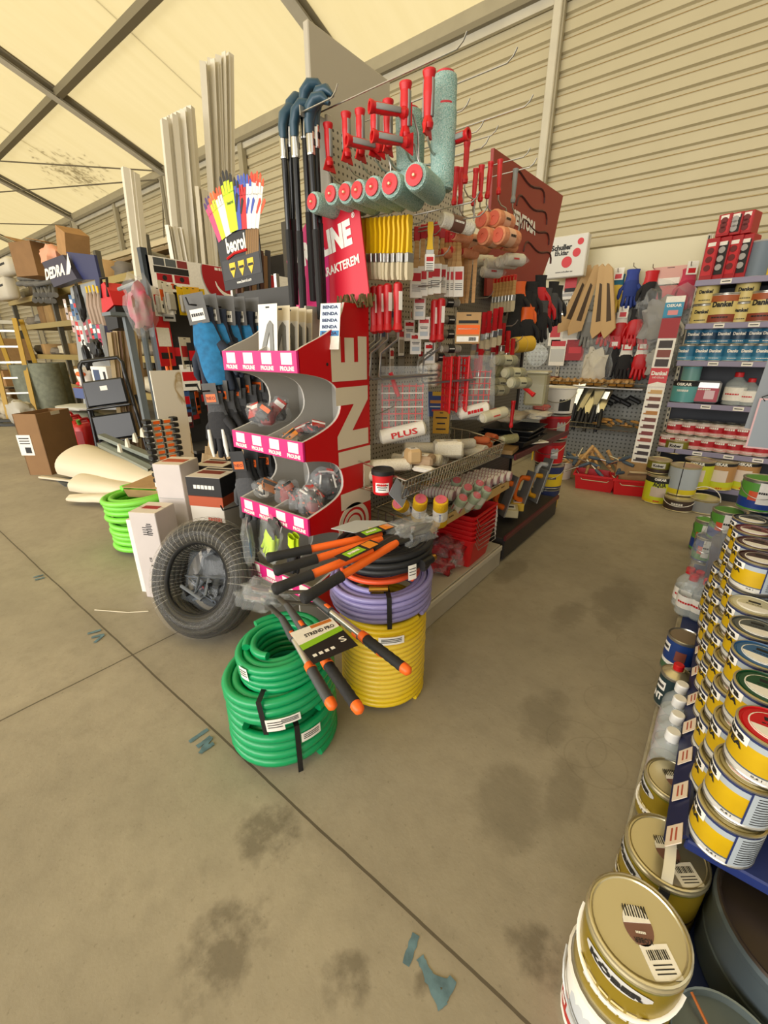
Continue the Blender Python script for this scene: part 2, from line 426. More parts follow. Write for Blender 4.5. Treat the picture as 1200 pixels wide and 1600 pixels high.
for k in range(260):                                 # dark flecks imitating a tree's cast shadow on the tent roof
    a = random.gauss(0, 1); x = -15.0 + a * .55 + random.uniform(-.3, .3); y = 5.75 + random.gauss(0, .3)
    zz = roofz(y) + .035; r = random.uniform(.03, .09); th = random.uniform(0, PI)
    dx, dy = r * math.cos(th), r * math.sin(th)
    b.add([(x - dx, y - dy, zz - ROOFS * -dy), (x + dy * .3, y - dx * .3, zz + ROOFS * dx * .3), (x + dx, y + dy, zz - ROOFS * dy), (x - dy * .3, y + dx * .3, zz - ROOFS * dx * .3)], [(0, 1, 2, 3)], SHADOWC)
o = tag(b.out('tree_shadow', smooth=0), 'brown flecks imitating a tree shadow on the sunlit tent roof', 'tree_shadow'); o['kind'] = 'stuff'

# ------------------------------------------------------------------ centre gondola
def pegmat(h, a, c, pitch=.026, hole='4A463E', rad=.2, sq=False):
    m = bpy.data.materials.new('pegboard'); nt, b = nodes(m); N = nt.nodes.new; L = nt.links.new
    sep = N('ShaderNodeSeparateXYZ'); L(N('ShaderNodeNewGeometry').outputs['Position'], sep.inputs[0])
    def M_(op, x, y=0.0):
        n = N('ShaderNodeMath'); n.operation = op
        for i, q in enumerate((x, y)):
            if isinstance(q, (int, float)): n.inputs[i].default_value = q
            else: L(q, n.inputs[i])
        return n.outputs[0]
    d = []
    for k in (a, c):
        d.append(M_('SUBTRACT', M_('FRACT', M_('DIVIDE', M_('ADD', sep.outputs[k], 50.0), pitch)), .5))
    r = M_('SQRT', M_('ADD', M_('POWER', d[0], 2.0), M_('POWER', d[1], 2.0)))
    mx = N('ShaderNodeMix'); mx.data_type = 'RGBA'; L(M_('LESS_THAN', r, rad), mx.inputs[0]); mx.inputs[6].default_value = lin(h); mx.inputs[7].default_value = lin(hole)
    L(mx.outputs[2], b.inputs['Base Color']); b.inputs['Roughness'].default_value = .5
    return m
GPEG = pegmat('B9B3A2', 1, 2, .026)
SHELFW = mat('B7B0A0', .5, vary=.05, scale=5)
PX = -1.47                                            # face of the perforated back panel
g = thing('gondola_shelf', 'pale grey perforated gondola with rollers and brushes hung over a price-railed shelf', 'shelf unit', (PX, 1.5, 0))
def gl(b, name, par=g, **k):
    o = b.out(name, par, **k); o.matrix_parent_inverse = par.matrix_world.inverted(); return o
b = B(); b.box((PX - .02, 2.06, 1.18), (.03, 1.08, 2.1), GPEG); gl(b, 'back_panel', smooth=0)
for y in (1.515, 2.6):
    b = B(); b.box((PX - .02, y, 1.14), (.055, .03, 2.24), SHELFW, b=.004)
    for k in range(40): b.box((PX + .0085, y, .2 + k * .05), (.002, .006, .025), INK)
    gl(b, 'upright', smooth=0)
b = B(); b.box((-1.235, 2.04, .15), (.45, 1.06, .022), SHELFW, b=.003); b.box((-1.012, 2.04, .075), (.02, 1.06, .14), SHELFW, b=.003); b.box((-1.0, 2.04, .14), (.012, 1.06, .035), mat('CBC5B6', .45), b=.003)
b.box((-1.23, 1.52, .07), (.44, .02, .14), SHELFW); gl(b, 'base')
b = B(); b.box((-1.24, 2.09, .55), (.42, 1.04, .018), SHELFW, T(0, 0, 0), b=.003); gl(b, 'shelf')
b = B(); M = fr(V((-1.02, 2.09, .577)), (0, 1, 0), (-.12, 0, 1)); b.plate(1.06, .05, mat('C9A76A', .5), M, .006)
for k in range(5): b.text('~', .05, .014, mat('4A2F18', .6), M, x=-.45 + k * .22, y=.006, z=.0065)
b.plate(.06, .04, mat('8E4A22', .6), M, .007, x=-.5)
gl(b, 'price_rail', label='kraft brown price rail')
b = B(); b.box((-1.6, 1.8, 2.36), (.03, .52, .46), mat('B3AB98', .6), b=.004); b.box((-1.6, 1.6, 1.2), (.02, .04, 2.4), SHELFW); b.box((-1.6, 2.0, 1.2), (.02, .04, 2.4), SHELFW); tag(b.out('header_board'), 'plain off-white header board standing above the turquoise paint rollers', 'board')

def hook(x0, x1, y, z, label, up=.03, grp='wire display hooks on the roller gondola'):
    b = B(); b.tube([(x0, y, z), (x1 - .02, y, z), (x1, y, z + up * .4), (x1 + .012, y, z + up)], .0028, STEEL, 6)
    b.box((x0 + .002, y, z), (.004, .03, .03), STEEL)
    return tag(b.out('display_hook'), label, 'hook', grp)

def roller(label, M, L, r, sm, capm, hm, hm2=None, hl=.125, grp=None, arm=.085, name='paint_roller', cap2=None, side=1):
    """handle hangs along local z with its end at z = hl; sleeve lies along local x below"""
    t = thing(name, label, 'paint roller', M, grp)
    sz = -arm - .06
    b = B(); n = 18
    b.lathe([(r * .7, -L / 2), (r * .93, -L / 2 + .004), (r, -L / 2 + .018), (r * 1.01, 0), (r, L / 2 - .018), (r * .93, L / 2 - .004), (r * .7, L / 2)], sm, n, T(0, 0, sz) @ R('Y', 90)); b.out('sleeve', t, 50)
    b = B(); b.lathe([(r * .72, 0), (r * .72, .006), (r * .3, .008), (r * .1, .004), (.0, .004)], capm, 18, T(-L / 2, 0, sz) @ R('Y', -90)); b.lathe([(r * .12, .004), (r * .1, .012)], mat('E9C9A0', .5), 8, T(-L / 2, 0, sz) @ R('Y', -90)); b.out('end_cap', t, 40)
    b = B(); e = side * (L / 2 + .012)
    b.tube([(0, 0, .01), (0, 0, -.03), (e * .35, 0, -.05), (e * .9, 0, -.055), (e, 0, -.065), (e, 0, sz + .012), (e * .96, 0, sz), (e * .3, 0, sz)], .0034, STEEL, 6); b.out('wire_frame', t, 60)
    b = B(); h = hl
    b.lathe([(.004, -.012), (.011, -.008), (.013, .004), (.009, .02), (.0105, h * .35), (.012, h * .6), (.0115, h * .85), (.0145, h * .96), (.0145, h), (.0095, h), (.008, h - .012), (0, h - .012)], hm, 12, M=Matrix.Diagonal((1.35, 1.35, 1, 1)) if hm2 else None)
    if hm2:
        for sg in (-1, 1): b.box((0, sg * .0135, h * .5), (.017, .006, h * .7), hm2, b=.002)
        b.prism([(-.032, -.026), (.032, -.026), (.014, .014), (-.014, .014)], .006, hm, T(0, .003, 0) @ R('X', 90))
    b.out('handle', t, 50)
    return t
TURQ = mat('86B5AD', .9, bump=.9, scale=260, h2='C3DBD2')
GREYG = mat('8A8C88', .55); REDCAP = mat('C9333A', .55)
lab = B(); 
# seven rollers in a row, sleeves pointing at the aisle corner
cap_px = [(490, 315), (517, 303), (538, 301), (560, 297), (580, 293), (606, 279), (641, 266)]
first = None
for i, (px, py) in enumerate(cap_px):
    c = at(px, py, 'y', 1.38); L = .19; r = .027 + .0022 * (i > 4)
    M = T(c.x, 1.38 + L / 2, c.z + .145) @ R('Z', 90 - (4, 0, -2, 3, -3, -6, -10)[i])
    lb = 'turquoise roller with red end cap, %s from the left in the low row under the red handles' % ORD[i]
    if first is None: first = roller(lb, M, L, .037, TURQ, REDCAP, RED, GREYG, .125, 'turquoise rollers hung in a row')
    else: dup(first, M @ (Matrix.Diagonal((1, 1.12, 1.12, 1)) if i > 4 else Matrix()), lb)
hook(PX, -.86, 1.475, 2.255, 'long wire hook carrying the seven turquoise rollers by their handles')
for i, (hx, hy, hz, rz) in enumerate(((-1.13, 1.36, 2.15, -32), (-1.235, 1.36, 2.06, -24), (-1.13, 1.34, 2.07, -28))):
    p = at(*((577, 166), (541, 219), (581, 212))[i], 'y', hy)
    a = math.radians(rz); hd = V((math.sin(a), -math.cos(a), 0))   # towards the handle end
    M = fr(p - hd * .125, (0, 0, -1), (1, 0, 0)); M = Matrix(((0, -hd.y, hd.x, 0), (0, hd.x, hd.y, 0), (-1, 0, 0, 0), (0, 0, 0, 1))); M.translation = p - hd * .125 - V((0, 0, .0))
    roller(('turquoise roller hung upright with its grey and red handle lying outward, topmost of three', 'turquoise roller hung upright with outward handle, leftmost of three', 'turquoise roller hung upright with outward handle, lowest and middle of three')[i],
           M, .24, .042, TURQ, REDCAP, RED, GREYG, .125, 'turquoise rollers hung upright')
p = at(693, 200, 'y', 1.5)
roller('large turquoise roller hanging upright at the end of the hook', fr(p + V((-.06, .1, .0)), (.05, 0, -1), (0, 1, 0)) @ T(0, 0, 0), .27, .05, TURQ, REDCAP, RED, GREYG, .1, 'turquoise rollers hung upright')
hook(PX, -.8, 1.7, 2.29, 'wire hook reaching out beside the large upright turquoise roller')
for i, (px, py, y) in enumerate(((730, 155, 1.9), (752, 190, 2.1), (775, 197, 2.3), (760, 215, 1.95), (825, 232, 2.5), (835, 248, 2.45), (758, 322, 1.8), (745, 300, 1.75))):
    p = at(px, py, 'y', y); hook(PX, p.x, y, p.z - .03, 'empty wire hook jutting out, %s of the row above the orange rollers' % ORD[i])

def brush(label, M, hm, bm, w=.045, t_=.012, hl=.12, bl=.055, grp=None, sleeve=None, fm=STEEL, name='paint_brush'):
    t = thing(name, label, 'paint brush', M, grp)        # hangs from z = 0 downward, flat in local x
    b = B(); pr = [(.010, 0), (.0125, -.02), (.009, -.05), (.011, -hl * .8), (w * .4, -hl)]
    rows = []
    for r_, z_ in pr: rows.append([(r_, -t_ * .35, z_), (r_, t_ * .35, z_), (-r_, t_ * .35, z_), (-r_, -t_ * .35, z_)])
    b.sheet(rows, hm, close_u=True); b.add(rows[0], [(0, 1, 2, 3)], hm); b.out('handle', t, 40)
    b = B(); b.box((0, 0, -hl - .014), (w, t_ * 1.15, .034), fm, b=.002); b.out('ferrule', t, 30)
    b = B(); z0 = -hl - .03; b.sheet([[(sx * w * .48 * q, sy * t_ * .5 * q, z) for sx, sy in ((1, -1), (1, 1), (-1, 1), (-1, -1))] for z, q in ((z0, 1), (z0 - bl * .7, 1.05), (z0 - bl, .8))], bm, close_u=True)
    b.box((0, 0, z0 - bl + .001), (w * .76, t_ * .7, .002), bm); b.out('bristles', t, 30)
    if sleeve:
        b = B(); b.box((0, 0, z0 - bl * .35), (w * 1.12, t_ * 1.5, bl * 1.5), sleeve, b=.001)
        Mx = fr((0, -t_ * .76, z0 - bl * .35), (1, 0, 0), (0, 0, 1))
        b.plate(w * .8, bl * .4, RED, Mx, y=bl * .3); [b.plate(w * .8, .002, INK, Mx, y=-bl * .1 - k * .008) for k in range(4)]
        b.out('cardboard_sleeve', t, 0)
    return t
BRIST = mat('D9CBA8', .9, bump=.5, scale=200, stretch=(30, 30, 1)); YELH = mat('E7B90E', .4)
first = None
for i in range(11):
    p = at(567 + i * 7.3, 342 - i * .6, 'y', 1.56); lb = 'yellow-handled flat brush, %s from the left of the dense yellow row' % ORD[i]
    M = T(p.x, 1.56, p.z) @ R('Z', 78) @ R('X', random.uniform(-3, 3))
    if first is None: first = brush(lb, M, YELH, BRIST, .034, .016, .128, .062, 'yellow-handled brushes in a row')
    else: dup(first, M, lb)
hook(PX, -1.06, 1.56, 1.905, 'wire hook carrying the row of yellow-handled brushes')
p = at(673, 347, 'y', 1.7); brush('single yellow-handled brush hung beside the dense yellow row', T(p) @ R('Z', 40), YELH, BRIST, .035, .016, .1, .04, sleeve=PAPER)
REDT = mat('B4141B', .4)
first = None; nm = 'brush with red handle and white cardboard sleeve, %s of the bunch hung right of the yellow brushes'
for i, (px, py, y) in enumerate(((662, 352, 1.72), (671, 350, 1.74), (683, 348, 1.76), (652, 355, 1.7), (692, 352, 1.85))):
    p = at(px, py, 'y', y + .1); M = T(p) @ R('Z', 30 + i * 5)
    if first is None: 
        first = brush(nm % ORD[i], M, WOOD, BRIST, .05, .014, .16, .08, 'sleeved red-handled brushes', PAPER); b = B(); b.box((0, 0, -.025), (.0275, .0115, .056), REDT, b=.003); b.out('dipped_tip', first)
    else: dup(first, M, nm % ORD[i])
first = None; nm = 'wooden brush with red-dipped tip and printed sleeve, %s of the fan beside the sticks'
for i in range(5):
    p = at(694 + i * 6, 362 - i * .5, 'y', 2.0); M = T(p) @ R('Z', 28 + i * 3) @ R('Y', 2 - i)
    if first is None:
        first = brush(nm % ORD[i], M, WOOD, BRIST, .042, .012, .15, .085, 'red-tipped wooden brushes', PAPER)
        b = B(); b.box((0, 0, -.022), (.0275, .0105, .05), RED, b=.003); b.out('dipped_tip', first)
    else: dup(first, M, nm % ORD[i])
first = None
for i in range(4):
    p = at(722 + i * 7, 398 - i * 1.0, 'y', 2.15); M = T(p) @ R('Y', (-2, 1, 2, -1)[i])
    b = B(); b.prism([(-.009, 0), (-.008, -.22), (.008, -.22), (.011, -.02), (.008, 0)], .008, mat('D5A568', .6, h2='C4935A', scale=5, stretch=(1, 1, 10)), R('X', 90) @ R('Y', 30))
    tag(b.out('stirring_stick', smooth=0), 'plain wooden stirring stick, %s from the left of four hanging together' % ORD[i], 'stick', 'wooden stirring sticks', M)
def card_pack(label, M, w, h, d, base, bands, cat='packet', name='carded_pack', grp=None, item=None, win=None):
    """a printed card with a moulded item on it; local x right, y up, z out; hangs from the top"""
    t = thing(name, label, cat, M, grp)
    b = B(); b.plate(w, h, base, Matrix(), .0015, y=-h / 2); b.plate(w * .2, .006, INK, Matrix(), .002, y=-.012)
    for (y, bh, m, x, bw) in bands: b.plate(w * bw, h * bh, m, Matrix(), .0022, x=w * x, y=-h * y)
    b.out('card', t, 0)
    if item: b = B(); b.box((0, -h * .6, d / 2), (w * .75, h * .6, d), item, b=d * .3); b.out('blister', t, 30)
    return t
# red mini rollers above the orange foam rollers
ORFOAM = mat('E09A72', .9, bump=.3, scale=90, h2='D58A60'); REDPL = mat('D01C20', .4)
first = None; nm = 'red plastic roller handle hanging high, %s of the red row above the orange foam rollers'
for i, (px, py) in enumerate(((712, 262), (722, 262), (730, 222), (743, 264), (754, 258), (765, 254), (783, 249))):
    y = (2.0, 2.05, 1.9, 2.1, 2.15, 2.2, 2.3)[i]; p = at(px, py, 'y', y); M = T(p.x, y, p.z - .13) @ R('Z', 75) @ R('X', (3, -3, 0, 2, -2, 4, -2)[i])
    lb = nm % ORD[i]
    if first is None: first = roller(lb, M, .11, .022, ORFOAM, REDCAP, REDPL, None, .13, 'red-handled foam rollers', .14)
    else: dup(first, M, lb)
p = at(806, 264, 'y', 2.4); roller('grey-handled foam roller hanging last beside the red handles', T(p.x, 2.4, p.z - .13) @ R('Z', 75), .11, .022, ORFOAM, REDCAP, GREYG, None, .13, None, .14)
hook(PX, -.9, 2.1, 2.335, 'wire hook carrying the red-handled foam rollers')
def sleeve(label, M, L, r, sm, capm, name='roller_sleeve', grp=None, lab=None, hole=True, wrap_=None, bag=False):
    """a roller refill lying along local z"""
    t = thing(name, label, 'roller sleeve', M, grp)
    b = B(); b.lathe([(r * .8, -L / 2), (r * .97, -L / 2 + .004), (r, -L / 2 + .01), (r, L / 2 - .01), (r * .97, L / 2 - .004), (r * .8, L / 2)], sm, 18); b.out('sleeve', t, 45)
    for sg in (-1, 1): b = B(); b.lathe([(r * .78, L / 2 + .001), (r * .78, L / 2 + .004), (r * .25, L / 2 + .004), (r * .25, L / 2 - .02), (0, L / 2 - .02)], capm, 16, Matrix.Diagonal((1, 1, sg, 1))); b.out('end_cap', t, 40)
    if lab:
        b = B(); b.lathe([(r + .0012, -L * .22), (r + .0012, L * .16)], lab[0], 18, cap=False)
        for a in range(0, 360, 90):
            Mx = R('Z', a) @ R('X', -90) @ R('Z', 180)
            Mx = Matrix(((1, 0, 0, 0), (0, 0, -1, 0), (0, 1, 0, 0), (0, 0, 0, 1))).inverted() if 0 else R('Z', a) @ fr((0, 0, 0), (0, 0, 1), (1, 0, 0))
            b.wrap(.006, r * 1.2, lab[1], R('Z', a), r + .0015) if 0 else None
            b.text(lab[2], L * .3, r * .42, lab[1], R('Z', a) @ fr((r + .003, 0, -L * .03), (0, 0, 1), (0, 1, 0)), z=0)
        b.out('paper_band', t, 40)
    if bag:
        b = B(); b.lathe([(r * .2, -L / 2 - .03), (r * .8, -L / 2 - .008), (r * 1.08, -L / 2 + .01), (r * 1.09, 0), (r * 1.08, L / 2 - .01), (r * .8, L / 2 + .008), (r * .2, L / 2 + .035)], FILMB, 16); b.out('plastic_wrap', t, 60)
    return t
def hang_px(px, py, y, rz=75, ry=90, rx=0): p = at(px, py, 'y', y); return T(p) @ R('Z', rz) @ R('Y', ry) @ R('X', rx)
first = None; nm = 'orange foam roller sleeve with red end, %s of the cluster near the dark red sign'
for i, (px, py, y) in enumerate(((764, 348, 2.08), (784, 345, 2.1), (768, 372, 2.04), (792, 371, 2.06), (733, 378, 2.1), (748, 383, 2.2), (716, 355, 2.3))):
    M = hang_px(px, py, y, 84 - i * 2)
    if first is None: first = sleeve(nm % ORD[i], M, .13, .036, ORFOAM, mat('D86A52', .6), grp='orange foam roller sleeves', lab=(mat('E6B592', .6), INK, '~'))
    else: dup(first, M, nm % ORD[i])
sleeve('white fabric roller sleeve lying across the wires left of the orange foam rollers', hang_px(714, 350, 1.8, 62, 97), .15, .028, mat('E9E4D6', .9, bump=.6, scale=150), mat('C9C3B0', .7), lab=(mat('6E4A3C', .5), PAPER, '~'))
for i, (px, py, y) in enumerate(((665, 333, 1.75), (676, 345, 1.8), (688, 352, 1.85), (700, 418, 2.0), (734, 428, 2.15), (744, 442, 2.2), (768, 455, 2.4), (782, 486, 2.4), (806, 500, 2.55), (690, 432, 1.8), (700, 385, 1.85), (814, 525, 2.6))):
    p = at(px, py, 'y', y); hook(PX, p.x, y, p.z - .03, 'wire hook with upturned tip among the crowded brushes, %s from the left' % ORD[i], grp='bare hook tips among the brushes')
for i in range(21):
    px, py = 597 + (i % 7) * 15, 500 + (i // 7) * 30; p = at(px, py, 'x', PX + .02 + .05 * (i % 2)); card_pack('flat brush pack against the pegboard behind the wire roller frames', FYZ(p + V((0, 0, .05))) @ R('Y', random.uniform(-10, 40)), .06, .13, .016, (PAPER, mat('8E8676', .5), mat('6B5A4A', .6))[i % 3], [(.2, .2, (RED, mat('3A4A6A', .5), mat('B9A88A', .5))[i % 3], 0, .8), (.65, .5, mat('A8A090', .35), 0, .8)], grp='flat packs behind the roller frames')
first = None
for i in range(9):
    p = at(742 + i * 7.5, 505 + (i % 3) * 12, 'y', 2.5); M = T(p) @ R('Z', 40 + i * 4) @ R('X', random.uniform(-4, 4)); lb = 'red brush'
    if first is None: first = brush(lb, M, REDT, BRIST, .03, .02, .12, .05, 'round red brushes under the wooden bundle')
    else: dup(first, M, lb)
REDH = mat('C3161B', .42)
# red grip rollers with bare wire frames just beside the pink stand
first = None; nm = 'bare wire roller frame with long red grip, %s of the set beside the tall red panel'
for i, (px, py) in enumerate(((585, 447), (595, 445), (606, 443), (622, 441), (680, 468), (690, 466))):
    y = 1.58 if i < 4 else 1.9; p = at(px, py, 'y', y); M = T(p.x, y, p.z) @ R('Z', 70 if i < 4 else 62) @ Matrix.Scale(1.4, 4)
    lb = nm % ORD[i]
    if first is None:
        first = thing('wire_roller', lb, 'roller', M, 'red-grip wire roller frames')
        b = B(); b.lathe([(.006, -.135), (.016, -.128), (.012, -.11), (.0125, -.06), (.014, -.03), (.0135, -.005), (.008, 0)], REDH, 12); b.plate(.012, .05, PAPER, fr((.0, -.0135, -.05), (1, 0, 0), (0, 0, 1))); b.out('grip', first)
        b = B(); b.tube([(0, 0, -.12), (0, 0, -.155), (-.06, 0, -.195), (-.065, 0, -.26), (-.055, 0, -.27), (.16, 0, -.262)], .004, STEEL, 6); b.out('wire_frame', first, 60)
    else: dup(first, M, lb)
hook(PX, -1.12, 1.58, 1.712, 'wire hook carrying the red-grip roller frames')
p = at(733, 488, 'y', 1.95)
card_pack('kraft card pack with orange and white label hanging above the plastic-bagged rollers', FXZ(p) @ R('Y', 38), .115, .135, .02, KRAFT, [(.3, .1, INK, 0, .8), (.55, .3, ORANGE, 0, .95), (.85, .18, PAPER, 0, .9), (.52, .03, PAPER, 0, .8), (.85, .12, INK, .2, .3)])
first = None
for i, (px, py, lw) in enumerate(((656, 463, 1), (663, 495, 1), (650, 520, .8), (672, 535, .8), (640, 500, .7))):
    p = at(px, py, 'y', 1.85 + .03 * i)
    card_pack('small white printed card pack, %s of the bunch between the red grips' % ORD[i], FXZ(p) @ R('Y', 30 + 6 * i), .055, .1, .02, PAPER, [(.2, .16, RED, 0, .8), (.45, .03, INK, 0, .7), (.52, .03, INK, 0, .6), (.75, .2, mat('B9C4CC', .4), 0, .7)], grp='small carded packs')
MINI = mat('E9E2CF', .9, bump=.5, scale=180)
k = 0; t = thing('mini_roller_pack', 'clear pack of nine short white mini rollers beside the bagged roller set', 'pack', FYZ(at(672, 585, 'y', 2.0)) @ R('Y', 20))
for i in range(3):
    for j in range(3):
        b = B(); b.lathe([(.012, -.055), (.019, -.045), (.019, .045), (.012, .055)], MINI, 12, T(0, (i - 1) * .04, (j - 1) * .0) @ T(0, 0, -.03 * j) @ T(0, 0, .03) @ R('Y', 90) @ T(0, 0, 0)); b.out('mini_roller', t, 40)
b = B(); b.box((0, 0, .0), (.12, .126, .1), FILM, b=.015); b.out('plastic_wrap', t)
# small dark mini roller packs in a column, red brushes, bundle of wooden brushes
first = None
for i, (px, py) in enumerate(((702, 473), (704, 500), (703, 522), (704, 545), (688, 558))):
    M = hang_px(px, py, 2.05, 60)
    lb = 'short white roller refill in clear wrap, %s down the column behind the kraft pack' % ORD[i]
    if first is None: first = sleeve(lb, M, .1, .02, mat('8C8578', .9), mat('D8D2C4', .6), lab=(INK, PAPER, '~'), grp='short wrapped refills')
    else: dup(first, M, lb)
first = None; nm = 'round red-handled brush hanging in the crowded row, %s behind the kraft pack'
for i, (px, py, y) in enumerate(((757, 488, 2.3), (765, 486, 2.3), (775, 482, 2.3), (783, 480, 2.35), (752, 545, 2.2), (745, 560, 2.2))):
    p = at(px, py, 'y', y); M = T(p) @ R('Z', 50 + i * 4)
    if first is None: first = brush(nm % ORD[i], M, REDT, BRIST, .03, .02, .11, .05, 'red-handled brushes in the crowded row')
    else: dup(first, M, nm % ORD[i])
first = None; nm = 'wooden brush with red-painted end, %s from the left in the bundle below the dark red sign'
for i in range(7):
    p = at(774 + i * 5.2, 434 - i * .8, 'y', 2.75); M = T(p) @ R('Z', 62)
    if first is None:
        first = brush(nm % ORD[i], M, WOOD, BRIST, .03, .012, .11, .06, 'red-ended wooden brushes in a bundle'); b = B(); b.box((0, 0, -.015), (.026, .009, .034), RED, b=.003); b.out('dipped_tip', first)
    else: dup(first, M, nm % ORD[i])
first = None
for i, (px, py) in enumerate(((756, 408), (774, 412), (793, 410), (803, 406), (768, 425))):
    M = hang_px(px, py, 2.45, 55)
    lb = 'white roller refill in crinkled clear wrap, %s of the row under the orange foam rollers' % ORD[i]
    if first is None: first = sleeve(lb, M, .11, .03, mat('E2DCCB', .9, bump=.4, scale=120), PAPER, lab=(mat('D8D0C0', .5), RED, '~'), grp='clear-wrapped white refills', bag=True)
    else: dup(first, M, lb)
TAPEY = mat('D9AE2E', .5)
t = thing('tape_roll', 'yellow masking tape rolls pushed together on one hook', 'tape', hang_px(818, 538, 2.75, 68, 86)); 
for i in range(2):
    b = B(); z0 = -.085 + i * .075
    b.lathe([(.028, z0), (.046, z0), (.046, z0 + .07), (.028, z0 + .07), (.028, z0)], [mat('E3C67B', .6), TAPEY, mat('E3C67B', .6), mat('C9B48C', .7)], 24, cap=False)
    b.text('~', .03, .02, mat('7A6A9E', .6), R('Z', 150) @ fr((.0475, 0, z0 + .035), (0, 0, 1), (0, 1, 0))); b.out('roll', t, 40)
OLIVE = mat('A09A6C', .85, bump=.5, scale=160, h2='8B8660')
first = None; nm = 'olive roller sleeve in clear wrap, %s of the heap under the yellow tape'
for i, (px, py, y) in enumerate(((790, 563, 2.45), (768, 560, 2.55), (803, 583, 2.4), (812, 598, 2.36), (780, 598, 2.5), (778, 610, 2.45))):
    M = hang_px(px, py, y, 70 + i, 92)
    if first is None: first = sleeve(nm % ORD[i], M, .15, .03, OLIVE, mat('BDB58C', .6), lab=(mat('C9C39A', .5), INK, '~'), grp='olive wrapped roller sleeves', bag=True)
    else: dup(first, M, nm % ORD[i])
p = at(828, 612, 'y', 2.5); roller('olive roller with its red handle sticking out toward the aisle', fz(p + V((-.08, 0, .05)), V((.75, -.1, -.45)), (0, 1, 0)), .1, .02, OLIVE, RED, REDPL, None, .13, None, .08)
p = at(800, 650, 'y', 2.55); roller('red-handled roller hanging low above the black trays', T(p.x, 2.55, p.z - .06) @ R('Z', 70), .12, .028, OLIVE, mat('C9C39A', .5), REDPL, None, .15, None, .02)
t = thing('storage_box', 'clear plastic box hung behind the red-handled olive roller', 'box', T(at(836, 632, 'y', 2.9)) @ R('Z', 10))
b = B(); b.box((0, 0, .1), (.13, .16, .2), mat('B9B48E', .25, alpha=.75), b=.012); b.out('body', t); b = B(); b.box((0, 0, .205), (.14, .17, .014), mat('C9C6A8', .3), b=.004); b.out('lid', t)
# bagged roller sets
def roller_bag(label, M, w, h, sl, r, word, bagm=FILM):
    t = thing('bagged_roller_set', label, 'paint roller set', M)    # local x right, y up (hangs from 0), z out
    b = B(); N = 10; rows = []
    for e in (1, -1):
        rows = []
        for i in range(N + 1):
            v = i / N; dep = (.006 + .05 * v ** 1.3) * (1 if v < .96 else .3); ww = w * (.42 + .1 * v)
            rows.append([(-ww + 2 * ww * j / 10, -h * v, e * dep * math.sin(PI * (j + .3) / 10.6) + .008 * noise.noise((j * .8, i * .7, e * 3.0))) for j in range(11)])
        b.sheet(rows, bagm)
    b.out('plastic_bag', t, 60)
    b = B(); b.lathe([(r * .6, -sl / 2), (r, -sl / 2 + .01), (r, sl / 2 - .01), (r * .6, sl / 2)], mat('E9E3D4', .85, bump=.3, scale=120), 18, T(0, -h * .86, .01) @ R('Z', 90 + 12) @ R('X', 90) @ R('X', -90) @ R('Y', 90) if 0 else fz((0, -h * .85, .012), (1, .22, 0)))
    b.text(word, sl * .55, r * .8, RED, fr((sl * .02, -h * .845, r + .016), (1, .22, 0), (-.22, 1, 0)), z=0.0); b.out('roller_sleeve', t, 45)
    b = B(); b.tube([(-w * .1, -h * .28, .0), (-w * .16, -h * .5, .02), (-w * .5, -h * .62, .02), (-w * .48, -h * .9, .02), (-sl * .4, -h * .95, .015)], .003, STEEL, 6); b.out('wire_frame', t, 60)
    b = B(); b.cyl((-w * .22, -h * .08, 0), (-w * .08, -h * .38, .0), .011, RED, 10); b.out('handle', t)
    b = B()                                                # red ribbed paint grid behind the roller
    for k in range(7):
        u = -.36 + k * .12; b.box((w * u, -h * .52, -.012), (.005, h * .6, .004), REDPL, R('Z', 0)); 
    for k in range(7): b.box((0, -h * (.25 + k * .09), -.01), (w * .76, .005, .004), mat('E6DFD2', .6) if k % 2 else REDPL)
    b.out('paint_grid', t, 0)
    return t
p = at(630, 572, 'y', 1.7); roller_bag('clear-bagged roller and grid set with white sleeve hanging right of the tall red panel', FXZ(p) @ R('Y', 42), .27, .36, .23, .036, 'PLUS')
p = at(745, 555, 'y', 2.15); roller_bag('second clear-bagged red roller set hanging near the middle of the gondola', FXZ(p) @ R('Y', 45), .24, .33, .17, .032, '~')
first = None
for i, (px, y) in enumerate(((700, 2.0), (709, 2.06), (722, 2.1))):    # red paint grids hanging edge on
    p = at(px, 556, 'y', y); t = thing('paint_grid', 'red plastic paint grid hanging upright, %s from the left beside the bagged set' % ORD[i], 'paint grid', FYZ(p) @ R('Y', 50 + 8 * i), 'red hanging paint grids')
    b = B(); b.box((-.06, -.14, 0), (.012, .28, .01), REDPL, b=.003); b.box((.06, -.14, 0), (.012, .28, .01), REDPL, b=.003)
    for k in range(8): b.box((0, -.01 - k * .037, 0), (.12, .01, .008), REDPL)
    for k in range(4): b.box((-.04 + k * .027, -.14, 0), (.006, .27, .006), REDPL)
    b.out('grid', t, 0)
p = at(686, 612, 'x', -1.4); card_pack('blue and yellow card pack with hanging hole behind the bagged roller set', FXZ(p) @ R('Y', 30), .13, .15, .03, mat('22418C', .5), [(.08, .16, mat('E4B81C', .5), 0, .6), (.4, .12, mat('D9902A', .5), 0, .8), (.6, .04, PAPER, 0, .8), (.75, .08, RED, 0, .6)])
p = at(690, 642, 'x', -1.38); card_pack('yellow and black card pack leaning behind the upper wire basket', FXZ(p) @ R('Y', 30), .1, .14, .02, mat('E0A71A', .5), [(.3, .06, INK, 0, .7), (.55, .06, INK, 0, .5), (.8, .06, INK, 0, .6)])
